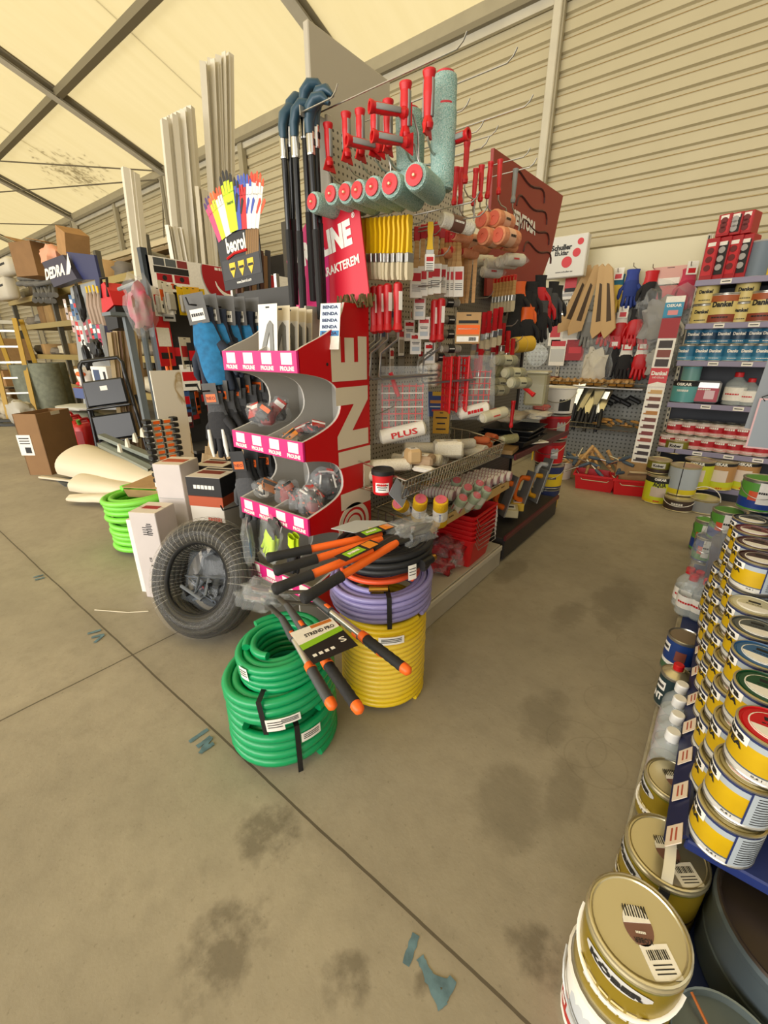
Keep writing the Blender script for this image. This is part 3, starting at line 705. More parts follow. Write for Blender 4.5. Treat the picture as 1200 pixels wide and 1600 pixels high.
sleeve('wrapped roller sleeve with red print lying across the bag bottom', hang_px(772, 648, 2.2, 62, 80), .15, .03, mat('C9C09A', .85, bump=.3, scale=120), mat('D8D0B4', .6), lab=(mat('D6CCA4', .5), RED, '~'), bag=True)
# wire baskets
def basket(label, M, L, D, h, m=CHROME, n=26):
    t = thing('wire_basket', label, 'basket', M)          # local x along the front, y out to the aisle, z up
    b = B(); q = .003
    for z, o in ((0, 0), (h, .02), (h * .55, .01)): b.tube([(-L / 2, D + o, z), (L / 2, D + o, z)], q * 1.4, m, 6)
    for i in range(n): x = -L / 2 + L * i / (n - 1); b.tube([(x, D + .02, h), (x, D, 0)], q, m, 5)
    b.out('front_grid', t, 0); b = B()
    for i in range(n): x = -L / 2 + L * i / (n - 1); b.tube([(x, D, 0), (x, 0, 0)], q, m, 5)
    for k in range(4): b.tube([(-L / 2, D * k / 4, 0), (L / 2, D * k / 4, 0)], q, m, 5)
    b.out('bottom_grid', t, 0)
    for sg in (-1, 1):
        b = B(); x = sg * L / 2; b.tube([(x, 0, h * 1.6), (x, D * .45, h * 1.5), (x, D + .02, h)], q * 1.6, m, 6)
        for i in range(9): y = D * i / 8; z1 = h * 1.6 if y < D * .4 else h * 1.6 - (y - D * .4) / (D * .6) * h * .6; b.tube([(x, y, 0), (x, y, z1)], q, m, 5)
        b.out('side_grid', t, 0)
    return t
BM = Matrix(((0, 1, 0, PX + .02), (1, 0, 0, 1.87), (0, 0, 1, .83), (0, 0, 0, 1)))
BM = T(PX + .02, 1.92, .8) @ R('Z', -90) @ Matrix.Diagonal((1, 1, 1, 1))
BM = Matrix(((0, 1, 0, PX + .02), (-1, 0, 0, 1.93), (0, 0, 1, .80), (0, 0, 0, 1)))
basket('chrome wire basket full of white roller refills above the price-railed shelf', BM, 1.02, .43, .085, n=40)
CREAMF = mat('E4DAC0', .9, bump=.5, scale=140, h2='EFE7D2')
random.seed(3)
first = None; nm = 'cream roller refill in the upper wire basket, %s of the heap counted from the near end'
for i in range(13):
    y = 1.52 + i * .07; x = -1.24 + random.uniform(-.08, .1); z = .84 + (.045 if i % 3 == 1 else 0)
    M = T(x, y, z) @ R('Z', random.uniform(-25, 60)) @ R('Y', 90 + random.uniform(-6, 6))
    if first is None: first = sleeve(nm % ORD[i], M, .2, .03, CREAMF, mat('CFC6AE', .7), grp='cream refills in the upper basket')
    else: dup(first, M, nm % ORD[i])
for i, (px, py, dims, m) in enumerate(((655, 718, (.15, .1, .05), mat('A98F72', .7)), (645, 712, (.07, .07, .07), mat('C9A878', .7)), (700, 700, (.15, .1, .08), CREAMF))):
    p = at(px, py, 'x', -1.12); b = B(); b.box((0, 0, 0), dims, m, b=.012); b.plate(dims[0] * .6, dims[1] * .5, PAPER, FLAT((0, 0, dims[2] / 2))); b.text('~', dims[0] * .3, .02, INK, FLAT((0, 0, dims[2] / 2)))
    tag(b.out('refill_pack'), ('flat brown packed refill lying at the front of the upper basket', 'upright tan carton of refills at the near end of the upper basket', 'cream bagged refill on top of the upper basket heap')[i], 'pack', M=T(p) @ R('Z', (20, 60, 40)[i]))
b = B(); p = at(662, 733, 'x', -1.06); blob(b, (.11, .06, .03), PAPER, seed=5); tag(b.out('paper_label'), 'crumpled white paper label lying in the front of the upper basket', 'paper', M=T(p))
first = None
for i in range(6):
    p = at(748 + i * 4, 697 - i * 3, 'x', -1.13); b = B(); M = T(p.x, p.y, .85 + (i % 2) * .04) @ R('Z', i * 31) @ R('Y', 90)
    lb = 'small orange foam refill in the far end of the upper basket, %s of the little heap' % ORD[i]
    if first is None: first = sleeve(lb, M, .09, .022, mat('CE6B3A', .85, bump=.3, scale=100), mat('B9562A', .7), grp='small orange refills')
    else: dup(first, M, lb)
# shelf with yellow and striped rollers
basket('lower wire side basket holding yellow rollers on the price-railed shelf', Matrix(((0, 1, 0, PX + .03), (-1, 0, 0, 2.09), (0, 0, 1, .565), (0, 0, 0, 1))), 1.0, .40, .05, n=20)
YFAB = mat('E3B412', .9, bump=.5, scale=150); 
first = None; nm = 'yellow fabric roller with pink end, %s on the price-railed shelf'
for i, (px, py) in enumerate(((632, 792), (655, 795), (688, 800))):
    p = at(px, py, 'z', .66); M = T(p) @ R('Z', (10, 40, 30)[i]) @ R('X', (60, 35, 25)[i])
    lb = ('yellow fabric roller lying furthest left behind the chrome rail', 'middle yellow fabric roller standing tilted on the price-railed shelf', 'front yellow fabric roller standing tilted at the kraft price rail')[i]
    if first is None: first = sleeve(lb, M, .17, .036, YFAB, mat('DD6A78', .6), grp='yellow fabric rollers', lab=(PAPER, mat('2B4A9B', .5), '~'))
    else: dup(first, M, lb)
GRNF = mat('A3B18A', .9, bump=.5, scale=150); first = None
for i, (px, py) in enumerate(((680, 762), (712, 762), (727, 772), (744, 768), (716, 790), (735, 785), (752, 778))):
    p = at(px, py, 'z', .64 if i < 4 else .62); M = T(p) @ R('Z', 25 + i * 9) @ R('X', 30 + 5 * (i % 3))
    lb = 'green-grey roller with red end in clear wrap, %s from the near end of the shelf cluster' % ORD[i]
    if first is None: first = sleeve(lb, M, .14, .03, GRNF, mat('C8343A', .6), grp='green-grey wrapped rollers', lab=(mat('D9D6C2', .5), RED, '~'), bag=True)
    else: dup(first, M, lb)
STR = mat('E8DFD3', .9, bump=.4, scale=150)
first = None
for i in range(9):
    y = 2.02 + i * .072; M = T(-1.2 + .012 * i, y, .6 + .035) @ R('Z', 8) @ R('Y', 90)
    lb = 'white roller with purple stripes, %s in the striped row on the price-railed shelf' % ORD[i]
    if first is None:
        first = sleeve(lb, M, .2, .034, STR, mat('B98A96', .7), grp='striped white rollers'); b = B()
        for k in range(9): b.lathe([(.0348, -.085 + k * .02), (.0348, -.081 + k * .02)], mat('A85A72', .8), 16, cap=False)
        b.out('stripes', first)
    else: dup(first, M, lb)
# hanging red tub with black lid at the end of the upper basket
def lidded_tub(label, M, r, h, body, lid, lab=None, name='paint_tub', grp=None):
    t = thing(name, label, 'tub', M, grp)
    b = B(); b.lathe([(r * .86, 0), (r * .9, .004), (r, h)], body, 24); b.out('body', t, 40)
    b = B(); b.lathe([(r * 1.06, h - .012), (r * 1.07, h + .006), (r * .95, h + .012), (r * .93, h + .008), (0, h + .008)], lid, 24); b.out('lid', t, 30)
    if lab: b = B(); b.wrap(r * 1.3, h * .42, PAPER, fr((0, 0, h * .35), (1, 0, 0), (0, 0, 1)) @ R('Y', lab[1]), r * .95); [b.wrap(r * (1.1 - .2 * k), .004, INK, fr((0, 0, h * .35), (1, 0, 0), (0, 0, 1)) @ R('Y', lab[1]), r * .95, y=h * (.12 - .1 * k), z=.002) for k in range(3)]; b.text(lab[0], r * .9, .016, RED, fr((0, 0, h * .35), (1, 0, 0), (0, 0, 1)) @ R('Y', lab[1]), y=h * .13, R=r * .95); b.out('label', t, 40)
    return t
p = at(598, 770, 'y', 1.4); lidded_tub('small red tub with black lid and white label hooked beside the tall red panel', T(p) @ R('Z', 0), .047, .1, RED, BLACK, ('~', 35))
b = B(); p = at(624, 770, 'y', 1.42); b.box((0, 0, 0), (.09, .1, .003), mat('8E93A0', .5)); tag(b.out('price_card', smooth=0), 'grey price card hanging from the corner of the upper basket', 'card', M=T(p) @ R('Y', 60) @ R('Z', 30))
# base deck: red trays, net bags
first = None
for i in range(6):
    z = .165 + i * .03; M = T(-1.13, 2.26, z) @ R('Z', 2)
    lb = 'red plastic paint tray, %s from the bottom of the stack under the price rail' % ORD[i]
    if first is None:
        first = thing('paint_tray', lb, 'paint tray', M, 'stacked red paint trays'); b = B()
        def rr(w, d, z): return [(w * sx, d * sy, z) for sx, sy in ((1, -.9), (1, .9), (.92, 1), (-.92, 1), (-1, .9), (-1, -.9), (-.92, -1), (.92, -1))]
        b.sheet([rr(.1, .13, 0), rr(.13, .16, .19), rr(.142, .172, .19), rr(.142, .172, .18), rr(.13, .162, .18), rr(.102, .132, -.002)], REDPL, close_u=True); b.add(rr(.1, .13, 0), [tuple(range(8))], REDPL); b.out('body', first, 30)
        b = B(); b.tube([(.135, -.15, .19), (.155, -.13, .13), (.155, .13, .11), (.135, .15, .19)], .0022, STEEL, 5); b.out('wire_handle', first, 60)
    else: dup(first, M, lb)
NET = mat('B4242A', .6, bump=.5, scale=60, h2='7A1418'); 
for i, (px, py, dims, m) in enumerate(((700, 855, (.2, .2, .14), NET), (685, 895, (.17, .14, .1), NET), (700, 905, (.09, .14, .07), mat('D8B8AC', .8, bump=.4, scale=60)))):
    p = at(px, py, 'x', -1.15); p.z = max(p.z, .162 + dims[2] * .5); t = thing('net_bag', ('red net bag of rollers heaped under the price rail', 'red crumpled net bag lying beside the black hose', 'pale pink wrapped roller poking from the red net bags')[i], 'bag', T(p) @ R('Z', 20 * i))
    b = B(); blob(b, dims, m, seed=i, rough=.5); b.out('contents', t, 60); b = B(); blob(b, tuple(1.08 * q for q in dims), FILMB, seed=i + 4, rough=.6); b.out('plastic_bag', t, 60)

# ------------------------------------------------------------------ pink and red tray stand at the gondola's end
SX0, SX1, SY0, SY1 = -1.745, -1.27, 1.1, 1.505
PANR = mat('C4060C', .38); CREAM = mat('D9CDB4', .5); INNER = mat('B9B5AC', .5, vary=.03, scale=4)
st = thing('tray_stand', 'red and pink four-tray cardboard display stand with big LINE lettering on its side', 'display stand', (SX1, SY1, 0))
def sl(b, name, par=st, **k):
    o = b.out(name, par, **k); o.matrix_parent_inverse = par.matrix_world.inverted(); return o
def outline():
    o = [(SY1, 0), (SY1, 1.578), (1.365, 1.578)]
    def bez(p0, p1, p2, p3, n=10):
        return [tuple((1 - t) ** 3 * a + 3 * (1 - t) ** 2 * t * b_ + 3 * (1 - t) * t * t * c + t ** 3 * d for a, b_, c, d in zip(p0, p1, p2, p3)) for t in [i / n for i in range(n + 1)]]
    o += bez((1.36, 1.578), (1.33, 1.46), (1.2, 1.45), (SY0, 1.4))
    tops = (1.4, 1.064, .742, .41)
    for k in range(4):
        zb = tops[k] - .078
        if k < 3: o += bez((SY0, zb), (1.25, zb - .02), (1.315, zb - .04), (1.32, zb - .128)) + bez((1.32, zb - .13), (1.32, zb - .2), (1.24, tops[k + 1] + .03), (SY0, tops[k + 1]))
        else: o += [(SY0, zb), (1.2, .2), (1.2, .0)]
    return o
OUT = outline(); YZ = Matrix(((0, 0, 1, 0), (1, 0, 0, 0), (0, 1, 0, 0), (0, 0, 0, 1)))
b = B(); b.prism(OUT, .012, INNER, T(SX1 - .012, 0, 0) @ YZ); b.prism(OUT, .002, PANR, T(SX1, 0, 0) @ YZ)
ML = Matrix(((0, 0, 1, SX1 + .002), (0, -1, 0, 0), (1, 0, 0, 0), (0, 0, 0, 1)))    # letters read upward, tops toward the front
def letter(ch, py0, py1, px0, px1):
    a = at((px0 + px1) / 2, py1, 'x', SX1); c = at((px0 + px1) / 2, py0, 'x', SX1)
    y0 = at(px0, (py0 + py1) / 2, 'x', SX1).y; y1 = at(px1, (py0 + py1) / 2, 'x', SX1).y
    b.text(ch, c.z - a.z, y1 - y0, CREAM, ML, x=(a.z + c.z) / 2, y=-(y0 + y1) / 2, z=.002, bold=.06)
letter('E', 525, 595, 516, 572); letter('N', 604, 698, 525, 574); letter('I', 701, 726, 528, 578); letter('L', 729, 790, 531, 578)
c = at(553, 818, 'x', SX1)
for r0, r1 in ((.105, .083), (.07, .055), (.044, 0)): b.lathe([(r0, 0), (r0, .002), (r1, .002)], CREAM, 32, Matrix(((0, 0, 1, SX1 + .002), (1, 0, 0, c.y), (0, 1, 0, c.z), (0, 0, 0, 1))), cap=False)
b.text('PR', .3, .2, CREAM, ML, x=.42, y=-c.y, z=.002, bold=.06)
for y, z in ((1.25, 1.35), (1.475, 1.36)): b.disc(.006, INK, Matrix(((0, 0, 1, SX1 + .002), (1, 0, 0, y), (0, 1, 0, z), (0, 0, 0, 1))), n=10)
sl(b, 'side_panel', smooth=0, label='red side panel with cream lettering')
b = B(); b.prism(OUT, .012, INNER, T(SX0, 0, 0) @ YZ); sl(b, 'side_panel', smooth=0, label='grey inner side panel')
b = B(); b.prism(OUT, .008, INNER, T(-1.5, 0, 0) @ YZ); sl(b, 'divider', smooth=0)
b = B(); b.box(((SX0 + SX1) / 2, SY1 - .006, .74), (SX1 - SX0 - .024, .01, 1.4), INNER); sl(b, 'back_panel', smooth=0)
for k, zt in enumerate((1.4, 1.064, .742, .41)):
    b = B(); b.box(((SX0 + SX1) / 2, (SY0 + SY1) / 2, zt - .07), (SX1 - SX0 - .026, SY1 - SY0 - .02, .008), INNER)
    M = FXZ(((SX0 + SX1) / 2, SY0, zt - .039)); b.box((0, 0, -.004), (SX1 - SX0 + .004, .078, .008), INNER, M); b.plate(SX1 - SX0 + .004, .078, PINK, M)
    b.box((SX1 + .001, SY0 + .0, zt - .039), (.003, .01, .078), PINK)
    for i in range(4):
        x = -.178 + i * .119; b.plate(.062, .042, PAPER, M, .002, x=x, y=.011); b.text('PROLINE', .08, .017, PAPER, M, x=x, y=-.024, z=.0018, bold=.045)
    sl(b, 'tray', smooth=0)
# header sign
p = at(578, 470, 'y', 1.485); M = FXZ(p) @ R('Y', -2) @ R('Z', 9)
t = thing('header_sign', 'magenta and red sign board with white LINE lettering standing behind the tall red panel', 'sign', M)
b = B(); hw, hh = .46, .42
b.prism([(0, 0), (0, hh), (-.17, hh), (-.3, hh * .92), (-hw, hh * .72), (-hw - .02, hh * .66), (-hw - .02, 0)], .006, mat('D01430', .45), T(0, 0, -.006))
b.prism([(-.24, .002), (-.2, hh * .55), (-.3, hh * .92), (-hw, hh * .72), (-hw - .02, hh * .66), (-hw - .02, .002)], .0012, mat('CE1C6C', .45)); b.out('board', t, 0)
b = B(); b.text('PROLINE', .36, .095, PAPER, Matrix(), x=-.235, y=.27, z=.002, bold=.06); b.text('KARAKTEREM', .25, .034, PAPER, Matrix(), x=-.155, y=.165, z=.002, bold=.03); b.text('®', .018, .02, PAPER, Matrix(), x=-.035, y=.32, z=.002); b.out('lettering', t, 0)
# long black poles with blue heads
BLUEP = mat('2A4A5C', .4); first = None
for i, (px, py, y, a, sh) in enumerate(((442, 208, 1.42, 3, -.02), (460, 205, 1.40, -1, 0), (484, 200, 1.41, 2, .02), (474, 175, 1.45, 0, .01), (452, 190, 1.45, -3, .0), (492, 190, 1.44, 4, .03))):
    p = at(px, py, 'y', y); M = T(p) @ R('Y', (1, 1, -1, 0, 3, 0)[i]) @ R('Z', (60, 40, 20, 35, 70, 10)[i])
    lb = 'black long-handled tool with blue curved head, %s of the six hanging by the sign' % ('left front', 'middle front', 'right front', 'tallest rear', 'left rear', 'right rear')[i]
    if first is None:
        first = thing('long_handled_tool', lb, 'long-handled tool', M, 'blue-headed long-handled tools'); L = .66
        b = B(); b.tube([(0, 0, -.02), (0, 0, -L * .55)], .0125, mat('17181A', .25), 10); b.out('pole', first)
        b = B(); b.tube([(0, 0, -L * .5), (0, 0, -L * .74), (0, 0, -L * .76), (0, 0, -L)], [.0145, .0145, .0165, .015], RUBBER, 10); b.out('grip', first)
        b = B(); b.lathe([(.0155, -.085), (.0165, -.08), (.0165, -.015), (.0155, -.01)], CHROME, 12); b.box((.016, 0, -.045), (.004, .012, .02), BLACK); b.out('collar', first)
        b = B(); b.tube([(0, 0, -.02), (0, 0, .02), (.008, 0, .055), (.03, 0, .078), (.06, 0, .08), (.085, 0, .06)], [.021, .024, .029, .03, .024, .009], BLUEP, 10, flat=.75); b.out('head', first, 50)
    else: dup(first, M, lb)
hook(-1.47, -1.3, 1.38, 2.225, 'wire hook behind the blue-headed tools', grp=None)
# ------------------------------------------------------------------ gloves
def glove(label, M, palm, cuff, s=1.0, card=None, cardtxt=None, grp=None, band=None, spread=1.0, name='work_glove', back=None, pair=True):
    """hangs from the cuff: local x across, y up, z out of the palm"""
    t = thing(name, label, 'gloves', M, grp)
    b = B(); L = .105 * s; W = .045 * s; D = .017 * s
    def half(z0, mir):
        rows = []
        for y, w, d in ((-.06, .8, .8), (-.08, .95, 1), (-.12, 1.08, 1.1), (-.15, 1.1, 1), (-.165, 1.0, .8)):
            rows.append([(mir * W * w * math.cos(a), y * s, z0 + D * d * math.sin(a)) for a in [2 * PI * k / 12 for k in range(12)]])
        b.sheet(rows, palm, close_u=True); b.add(rows[-1], [tuple(range(12))], palm)
        for k, (x, l) in enumerate(((-.034, .062), (-.0115, .075), (.0115, .072), (.033, .055))):
            x *= s; q = .0118 * s; cv = .006 * s * (k - 1.5) * spread
            b.tube([(mir * x, -.15 * s, z0), (mir * (x + cv * .4), (-.165 - l * .45) * s, z0 + .003 * s), (mir * (x + cv), (-.165 - l) * s + .006, z0 + .008 * s), (mir * (x + cv), (-.165 - l) * s, z0 + .009 * s)], [q, q * .98, q * .85, q * .4], palm, 8)
        b.tube([(mir * W * .75, -.095 * s, z0), (mir * W * 1.35, -.125 * s, z0 + .008 * s), (mir * W * 1.5, -.165 * s, z0 + .012 * s), (mir * W * 1.48, -.18 * s, z0 + .012 * s)], [.016 * s, .0135 * s, .011 * s, .005 * s], palm, 8)
    half(0, 1)
    if pair: half(-.026 * s, -1)
    b.out('palm', t, 60)
    b = B()
    for z0 in ((0, -.026 * s) if pair else (0,)):
        rows = [[(W * w * math.cos(a), y * s, z0 + D * .85 * math.sin(a)) for a in [2 * PI * k / 12 for k in range(12)]] for y, w in ((0, .86), (-.01, .82), (-.03, .76), (-.062, .84), (-.078, .97))]
        b.sheet(rows, cuff, close_u=True)
    b.out('cuff', t, 60)
    if card:
        b = B(); b.plate(.06 * s, .075 * s, card[0], Matrix(), .0015, y=.0 * s, z=.019 * s)
        b.plate(.04 * s, .028 * s, card[1], Matrix(), .0025, y=-.015 * s, z=.019 * s)
        if cardtxt: b.text(cardtxt, .035 * s, .012 * s, card[2] if len(card) > 2 else INK, Matrix(), y=-.015 * s, z=.019 * s + .003)
        b.out('card', t, 0)
    return t
GB = mat('1C6E9E', .8, vary=.2, scale=30, bump=.3); NAVY = mat('232B3A', .85, bump=.3, scale=60); NEOB = mat('2A2A2D', .85, bump=.3, scale=70); CHAR = mat('4A4B4E', .85, bump=.4, scale=80)
gx = lambda ang: (math.cos(math.radians(ang)), math.sin(math.radians(ang)), 0)
first = None
for i in range(5):
    M = T(-2.08 + .012 * i, 1.22 + .07 * i, 1.585) @ R('Z', (30, 18, 26, 14, 20)[i]) @ R('X', 0) @ R('Y', (-8, -3, 3, 0, -2)[i]) @ R('X', 90)
    lb = 'blue and navy long glove on grey card, %s from the left beside the top tray' % ORD[i]
    if first is None:
        first = glove(lb, M, NAVY, NAVY, 1.75, (mat('5E5D5B', .6), PAPER), '~', 'blue and navy gloves', pair=True)
        b = B(); rows = [[(.052 * 1.1 * w * x, y_ * 1.75, .033 * d) for x, d in ((-1, .35), (-.6, .95), (0, 1.12), (.6, .95), (1, .35))] for y_, w in ((-.035, .9), (-.08, 1.25), (-.13, 1.3), (-.17, 1.2), (-.2, .8))]; b.sheet(rows, GB); b.out('blue_backing', first, 60)
    else: dup(first, M, lb)
def longhook(p, q, lb, drop=.0):
    b = B(); b.tube([p, q, V(q) + V((0, -.015, .0)), V(q) + V((0, -.025, .03))], .004, BLACK, 6); tag(b.out('display_hook'), lb, 'hook')
GX = -2.06
b = B(); b.box((-1.98, 1.57, .95), (.44, .02, 1.5), mat('3B3A38', .6)); b.box((-1.98, 1.6, .1), (.44, .1, .2), DKG); tag(b.out('display_backing', smooth=0), 'dark panel behind the hanging gloves left of the pink trays', 'panel')
longhook((GX, 1.57, 1.6), (GX, 1.17, 1.6), 'black hook holding the blue and navy gloves')
first = None
for i in range(6):
    M = T(-2.03 + .014 * i, 1.2 + .06 * i, 1.2 + .012 * i) @ R('Z', (24, 15, 20, 12, 18, 15)[i]) @ R('Y', (-4, 0, 2, 0, 1, 0)[i]) @ R('X', 90)
    lb = 'black glove with white fingers, %s from the left under the blue gloves' % ORD[i]
    if first is None:
        first = glove(lb, M, NEOB, CHAR, 1.35, (mat('4B4A48', .6), ORANGE), 'NEO', 'black and white gloves')
        b = B()
        for x in (-.043, .02): b.tube([(x * 1.3, -.13 * 1.35, .016), (x * 1.35, -.19 * 1.35, .018), (x * 1.3, -.235 * 1.35, .016)], [.009, .012, .008], PAPER, 8)
        b.out('white_trim', first, 60)
    else: dup(first, M, lb)
longhook((-2.02, 1.57, 1.215), (-2.02, 1.14, 1.215), 'black hook holding the black and white gloves')
longhook((-1.9, 1.57, .89), (-1.9, 1.16, .89), 'black hook with white tip holding the charcoal gloves')
for i in range(3):
    M = T(-1.86 + .01 * i, 1.2 + .07 * i, .885) @ R('Z', 22) @ R('Y', (-6, 2, 0)[i]) @ R('X', 90)
    glove(('charcoal glove on black card with orange tab beside the lower tray', 'charcoal glove just behind the orange-tabbed one', 'rearmost charcoal glove beside the lower tray')[i], M, CHAR, BLACK, 1.35, (BLACK, ORANGE), 'NEO', 'charcoal gloves')
longhook((-2.0, 1.57, .6), (-2.0, 1.16, .6), 'empty black hook with bent tip beside the lower tray')
p = at(425, 818, 'y', 1.06)
t = glove('hi-vis yellow and black glove in a clear bag under the lowest visible pink tray', fr(p, gx(-14), (0, 0, 1)) @ R('Z', -28), mat('C6E31C', .6), NEOB, .9, None); b = B(); blob(b, (.17, .24, .06), FILM, T(.01, -.1, 0), 3, .3); b.out('plastic_bag', t, 60)
p = at(455, 838, 'y', 1.07); glove('second hi-vis glove half hidden behind the bagged one', fr(p, gx(-20), (0, 0, 1)) @ R('Z', -10), NEOB, mat('C6E31C', .6), .8, None)
p = at(386, 815, 'y', 1.04); t = card_pack('blue and white hanging card with large H beside the hi-vis glove', fr(p, gx(-40), (0, 0, 1)) @ R('Z', -14), .075, .19, .02, mat('2C6FA6', .5), [(.25, .5, PAPER, 0, 1)]); b = B(); b.text('H', .025, .035, INK, Matrix(), y=-.055, z=.004, bold=.06); b.out('lettering', t, 0)
b = B(); blob(b, (.1, .22, .05), FILM, fr(at(388, 850, 'y', 1.02), gx(-40), (0, 0, 1)), 6, .3); tag(b.out('plastic_bag', smooth=60), 'empty crumpled clear bag around the blue hanging card', 'bag')
# tray goods
for i, (px, py, z, h) in enumerate(((418, 475, 1.34, .21), (438, 478, 1.34, .2), (452, 480, 1.34, .19), (464, 482, 1.34, .19), (474, 484, 1.34, .18))):
    y = 1.16 + i * .05; p = at(px, py, 'y', y)
    t = card_pack('clear pack with white header card holding a grey angled blade, %s in the top tray' % ORD[i], FXZ(p) @ R('Y', 8) @ R('X', -6), .1, .2, .01, PAPER if i == 0 else mat('D9CDB0', .6), [(.62, .7, mat('DAD8D2', .3), 0, .9)], 'packet', 'spatula_pack', 'blade packs in the top tray')
    b = B(); b.prism([(-.04, -.19), (.0, -.075), (.014, -.06), (.03, -.075), (.034, -.19), (.016, -.19), (.012, -.1), (-.018, -.19)], .004, mat('77766F', .45), T(0, 0, .002)); b.out('blade', t, 0)
p = at(517, 474, 'y', 1.3); t = thing('sticker_sheet', 'white sheet printed with rows of blue and black words standing in the top tray', 'sheet', FXZ(p) @ R('Y', 20) @ R('X', -12))
b = B(); b.plate(.085, .17, PAPER, Matrix(), .002, y=-.085)
for k in range(5): b.plate(.08, .02, mat('2E7FB8', .5) if k == 4 else mat('CFE0EA', .5), Matrix(), .0026, y=-.014 - k * .024); b.text('BENDA', .065, .012, mat('1F2B5A', .5), Matrix(), y=-.014 - k * .024, z=.003, bold=.05)
b.out('sheet', t, 0)
b = B()
for k in range(26): a = k / 26 * 2.6; b.tube([V((.0, 0, .0)) + V((k * .007, 0, 0)), V((k * .007 + random.uniform(-.01, .01), random.uniform(-.02, .02), .028)), V((k * .007 + random.uniform(-.02, .02), random.uniform(-.02, .02), -.02))], .004, mat('5B4A22', .7), 4)
p = at(527, 474, 'y', 1.42); tag(b.out('wire_brush'), 'bristly brown wire brush lying on top of the stand', 'brush', M=T(p) @ R('Z', 10))
def goods(label, p, dims, cols, seed, rz=0, grp=None):
    t = thing('hardware_bag', label, 'packet', T(p) @ R('Z', rz), grp); random.seed(seed)
    b = B(); b.box((0, 0, -dims[2] * .1), (dims[0] * .6, dims[1] * .5, dims[2] * .7), cols[0], b=.012, M=R('Z', 20))
    for k in range(14): b.tube([V([random.uniform(-.4, .4) * d for d in dims]) for _ in range(2)], .0045, random.choice(cols), 5)
    b.out('contents', t, 30)
    b = B(); M = R('X', 60) @ R('Z', random.uniform(-40, 40)); b.plate(dims[0] * .6, dims[2] * .7, cols[1], M, .002, z=dims[1] * .3); b.plate(dims[0] * .6, dims[2] * .2, cols[2], M, .003, z=dims[1] * .3, y=dims[2] * .15); b.out('card', t, 0)
    b = B(); blob(b, dims, FILMB, seed=seed, rough=.35); b.out('plastic_bag', t, 60); return t
SCR = (mat('4E4A46', .4, .6), mat('C03020', .5), PAPER); SCR2 = (mat('8A1F1C', .5), BLACK, ORANGE); SCR3 = (mat('C9C3B5', .5), mat('D9822A', .5), BLACK); SCR4 = (mat('2A2A2C', .5), mat('B92E22', .5), PAPER)
for i, (px, py, zt, cols, dm) in enumerate(((400, 645, 1.0, SCR4, (.09, .1, .1)), (418, 648, 1.0, SCR2, (.1, .1, .1)), (437, 640, 1.0, SCR, (.09, .1, .11)), (455, 684, 1.0, SCR3, (.1, .12, .05)), (472, 672, 1.0, SCR, (.12, .12, .04)), (492, 668, 1.0, SCR4, (.1, .14, .04)),
                                          (415, 762, .68, SCR3, (.12, .11, .09)), (448, 770, .68, SCR2, (.1, .1, .12)), (470, 782, .68, SCR, (.1, .1, .1)), (490, 790, .68, SCR2, (.11, .11, .11)), (500, 760, .68, SCR4, (.12, .12, .13)), (525, 757, .68, SCR4, (.12, .14, .13)), (518, 785, .68, SCR, (.1, .1, .11)))):
    y = 1.2 if i not in (2, 4, 5, 10, 11) else 1.3; p = at(px, py, 'y', y); p.z = max(p.z, zt + dm[2] * .5); p.x = min(p.x, SX1 - .08); p.x = max(p.x, SX0 + .07)
    goods('bag of small hardware with printed card, %s from the left in the %s pink tray' % (ORD[i if i < 6 else i - 6], 'middle' if i < 6 else 'lower'), p, dm, cols, i + 11, 15 * i, 'hardware bags in the %s pink tray' % ('middle' if i < 6 else 'lower'))
# glove brand board
p = at(383, 448, 'y', 1.62); M = FXZ(p) @ R('Y', 2) @ R('Z', 3)
t = thing('glove_sign', 'black cutout sign topped by a fan of printed colourful gloves, with white brand lettering', 'sign', M)
b = B(); b.prism([(-.185, 0), (.16, 0), (.17, .36), (.16, .44), (.08, .46), (-.1, .44), (-.19, .38), (-.205, .33)], .006, BLACK, T(0, 0, -.006)); 
for x in range(7): b.plate(.012, .14, mat('8E6A3A', .6), Matrix() @ T(.06 + x * .016, .2, 0) @ R('Z', -12), .001)
b.plate(.33, .1, mat('2F2F31', .5), Matrix(), .0012, x=-.012, y=.1); b.out('board', t, 0)
def flatglove(b, m, M, tip=None, s=1.0):
    b.prism([(-.03 * s, 0), (.03 * s, 0), (.036 * s, .1 * s), (.04 * s, .15 * s), (-.04 * s, .15 * s), (-.036 * s, .1 * s)], .001, m, M)
    for k, l in enumerate((.07, .085, .08, .06)):
        x = (-.03 + .02 * k) * s; a = (k - 1.5) * 4
        Mf = M @ T(x, .145 * s, 0) @ R('Z', -a)
        b.prism([(-.009 * s, 0), (.009 * s, 0), (.008 * s, l * s), (0, (l + .008) * s), (-.008 * s, l * s)], .001, m, Mf)
        if tip: b.prism([(-.0095 * s, l * .6 * s), (.0095 * s, l * .6 * s), (.008 * s, l * s), (0, (l + .009) * s), (-.008 * s, l * s)], .0013, tip, Mf)
    b.prism([(.03 * s, .07 * s), (.04 * s, .065 * s), (.068 * s, .12 * s), (.06 * s, .135 * s), (.05 * s, .13 * s)], .001, tip or m, M)
cols = [(mat('E14A78', .5), mat('4B2E6A', .5), -.15, 20), (mat('D9E021', .5), ORANGE, -.115, 15), (WHITE, mat('E0552A', .5), -.075, 10), (WHITE, mat('E0552A', .5), .15, -20), (WHITE, mat('D0402A', .5), .125, -16), (mat('E8E8F0', .5), mat('3B53B0', .5), .09, -10), (RED, mat('3B53B0', .5), .06, -6), (mat('3B53B0', .5), BLACK, .02, -2), (mat('C9EC16', .5), BLACK, -.015, 3)]
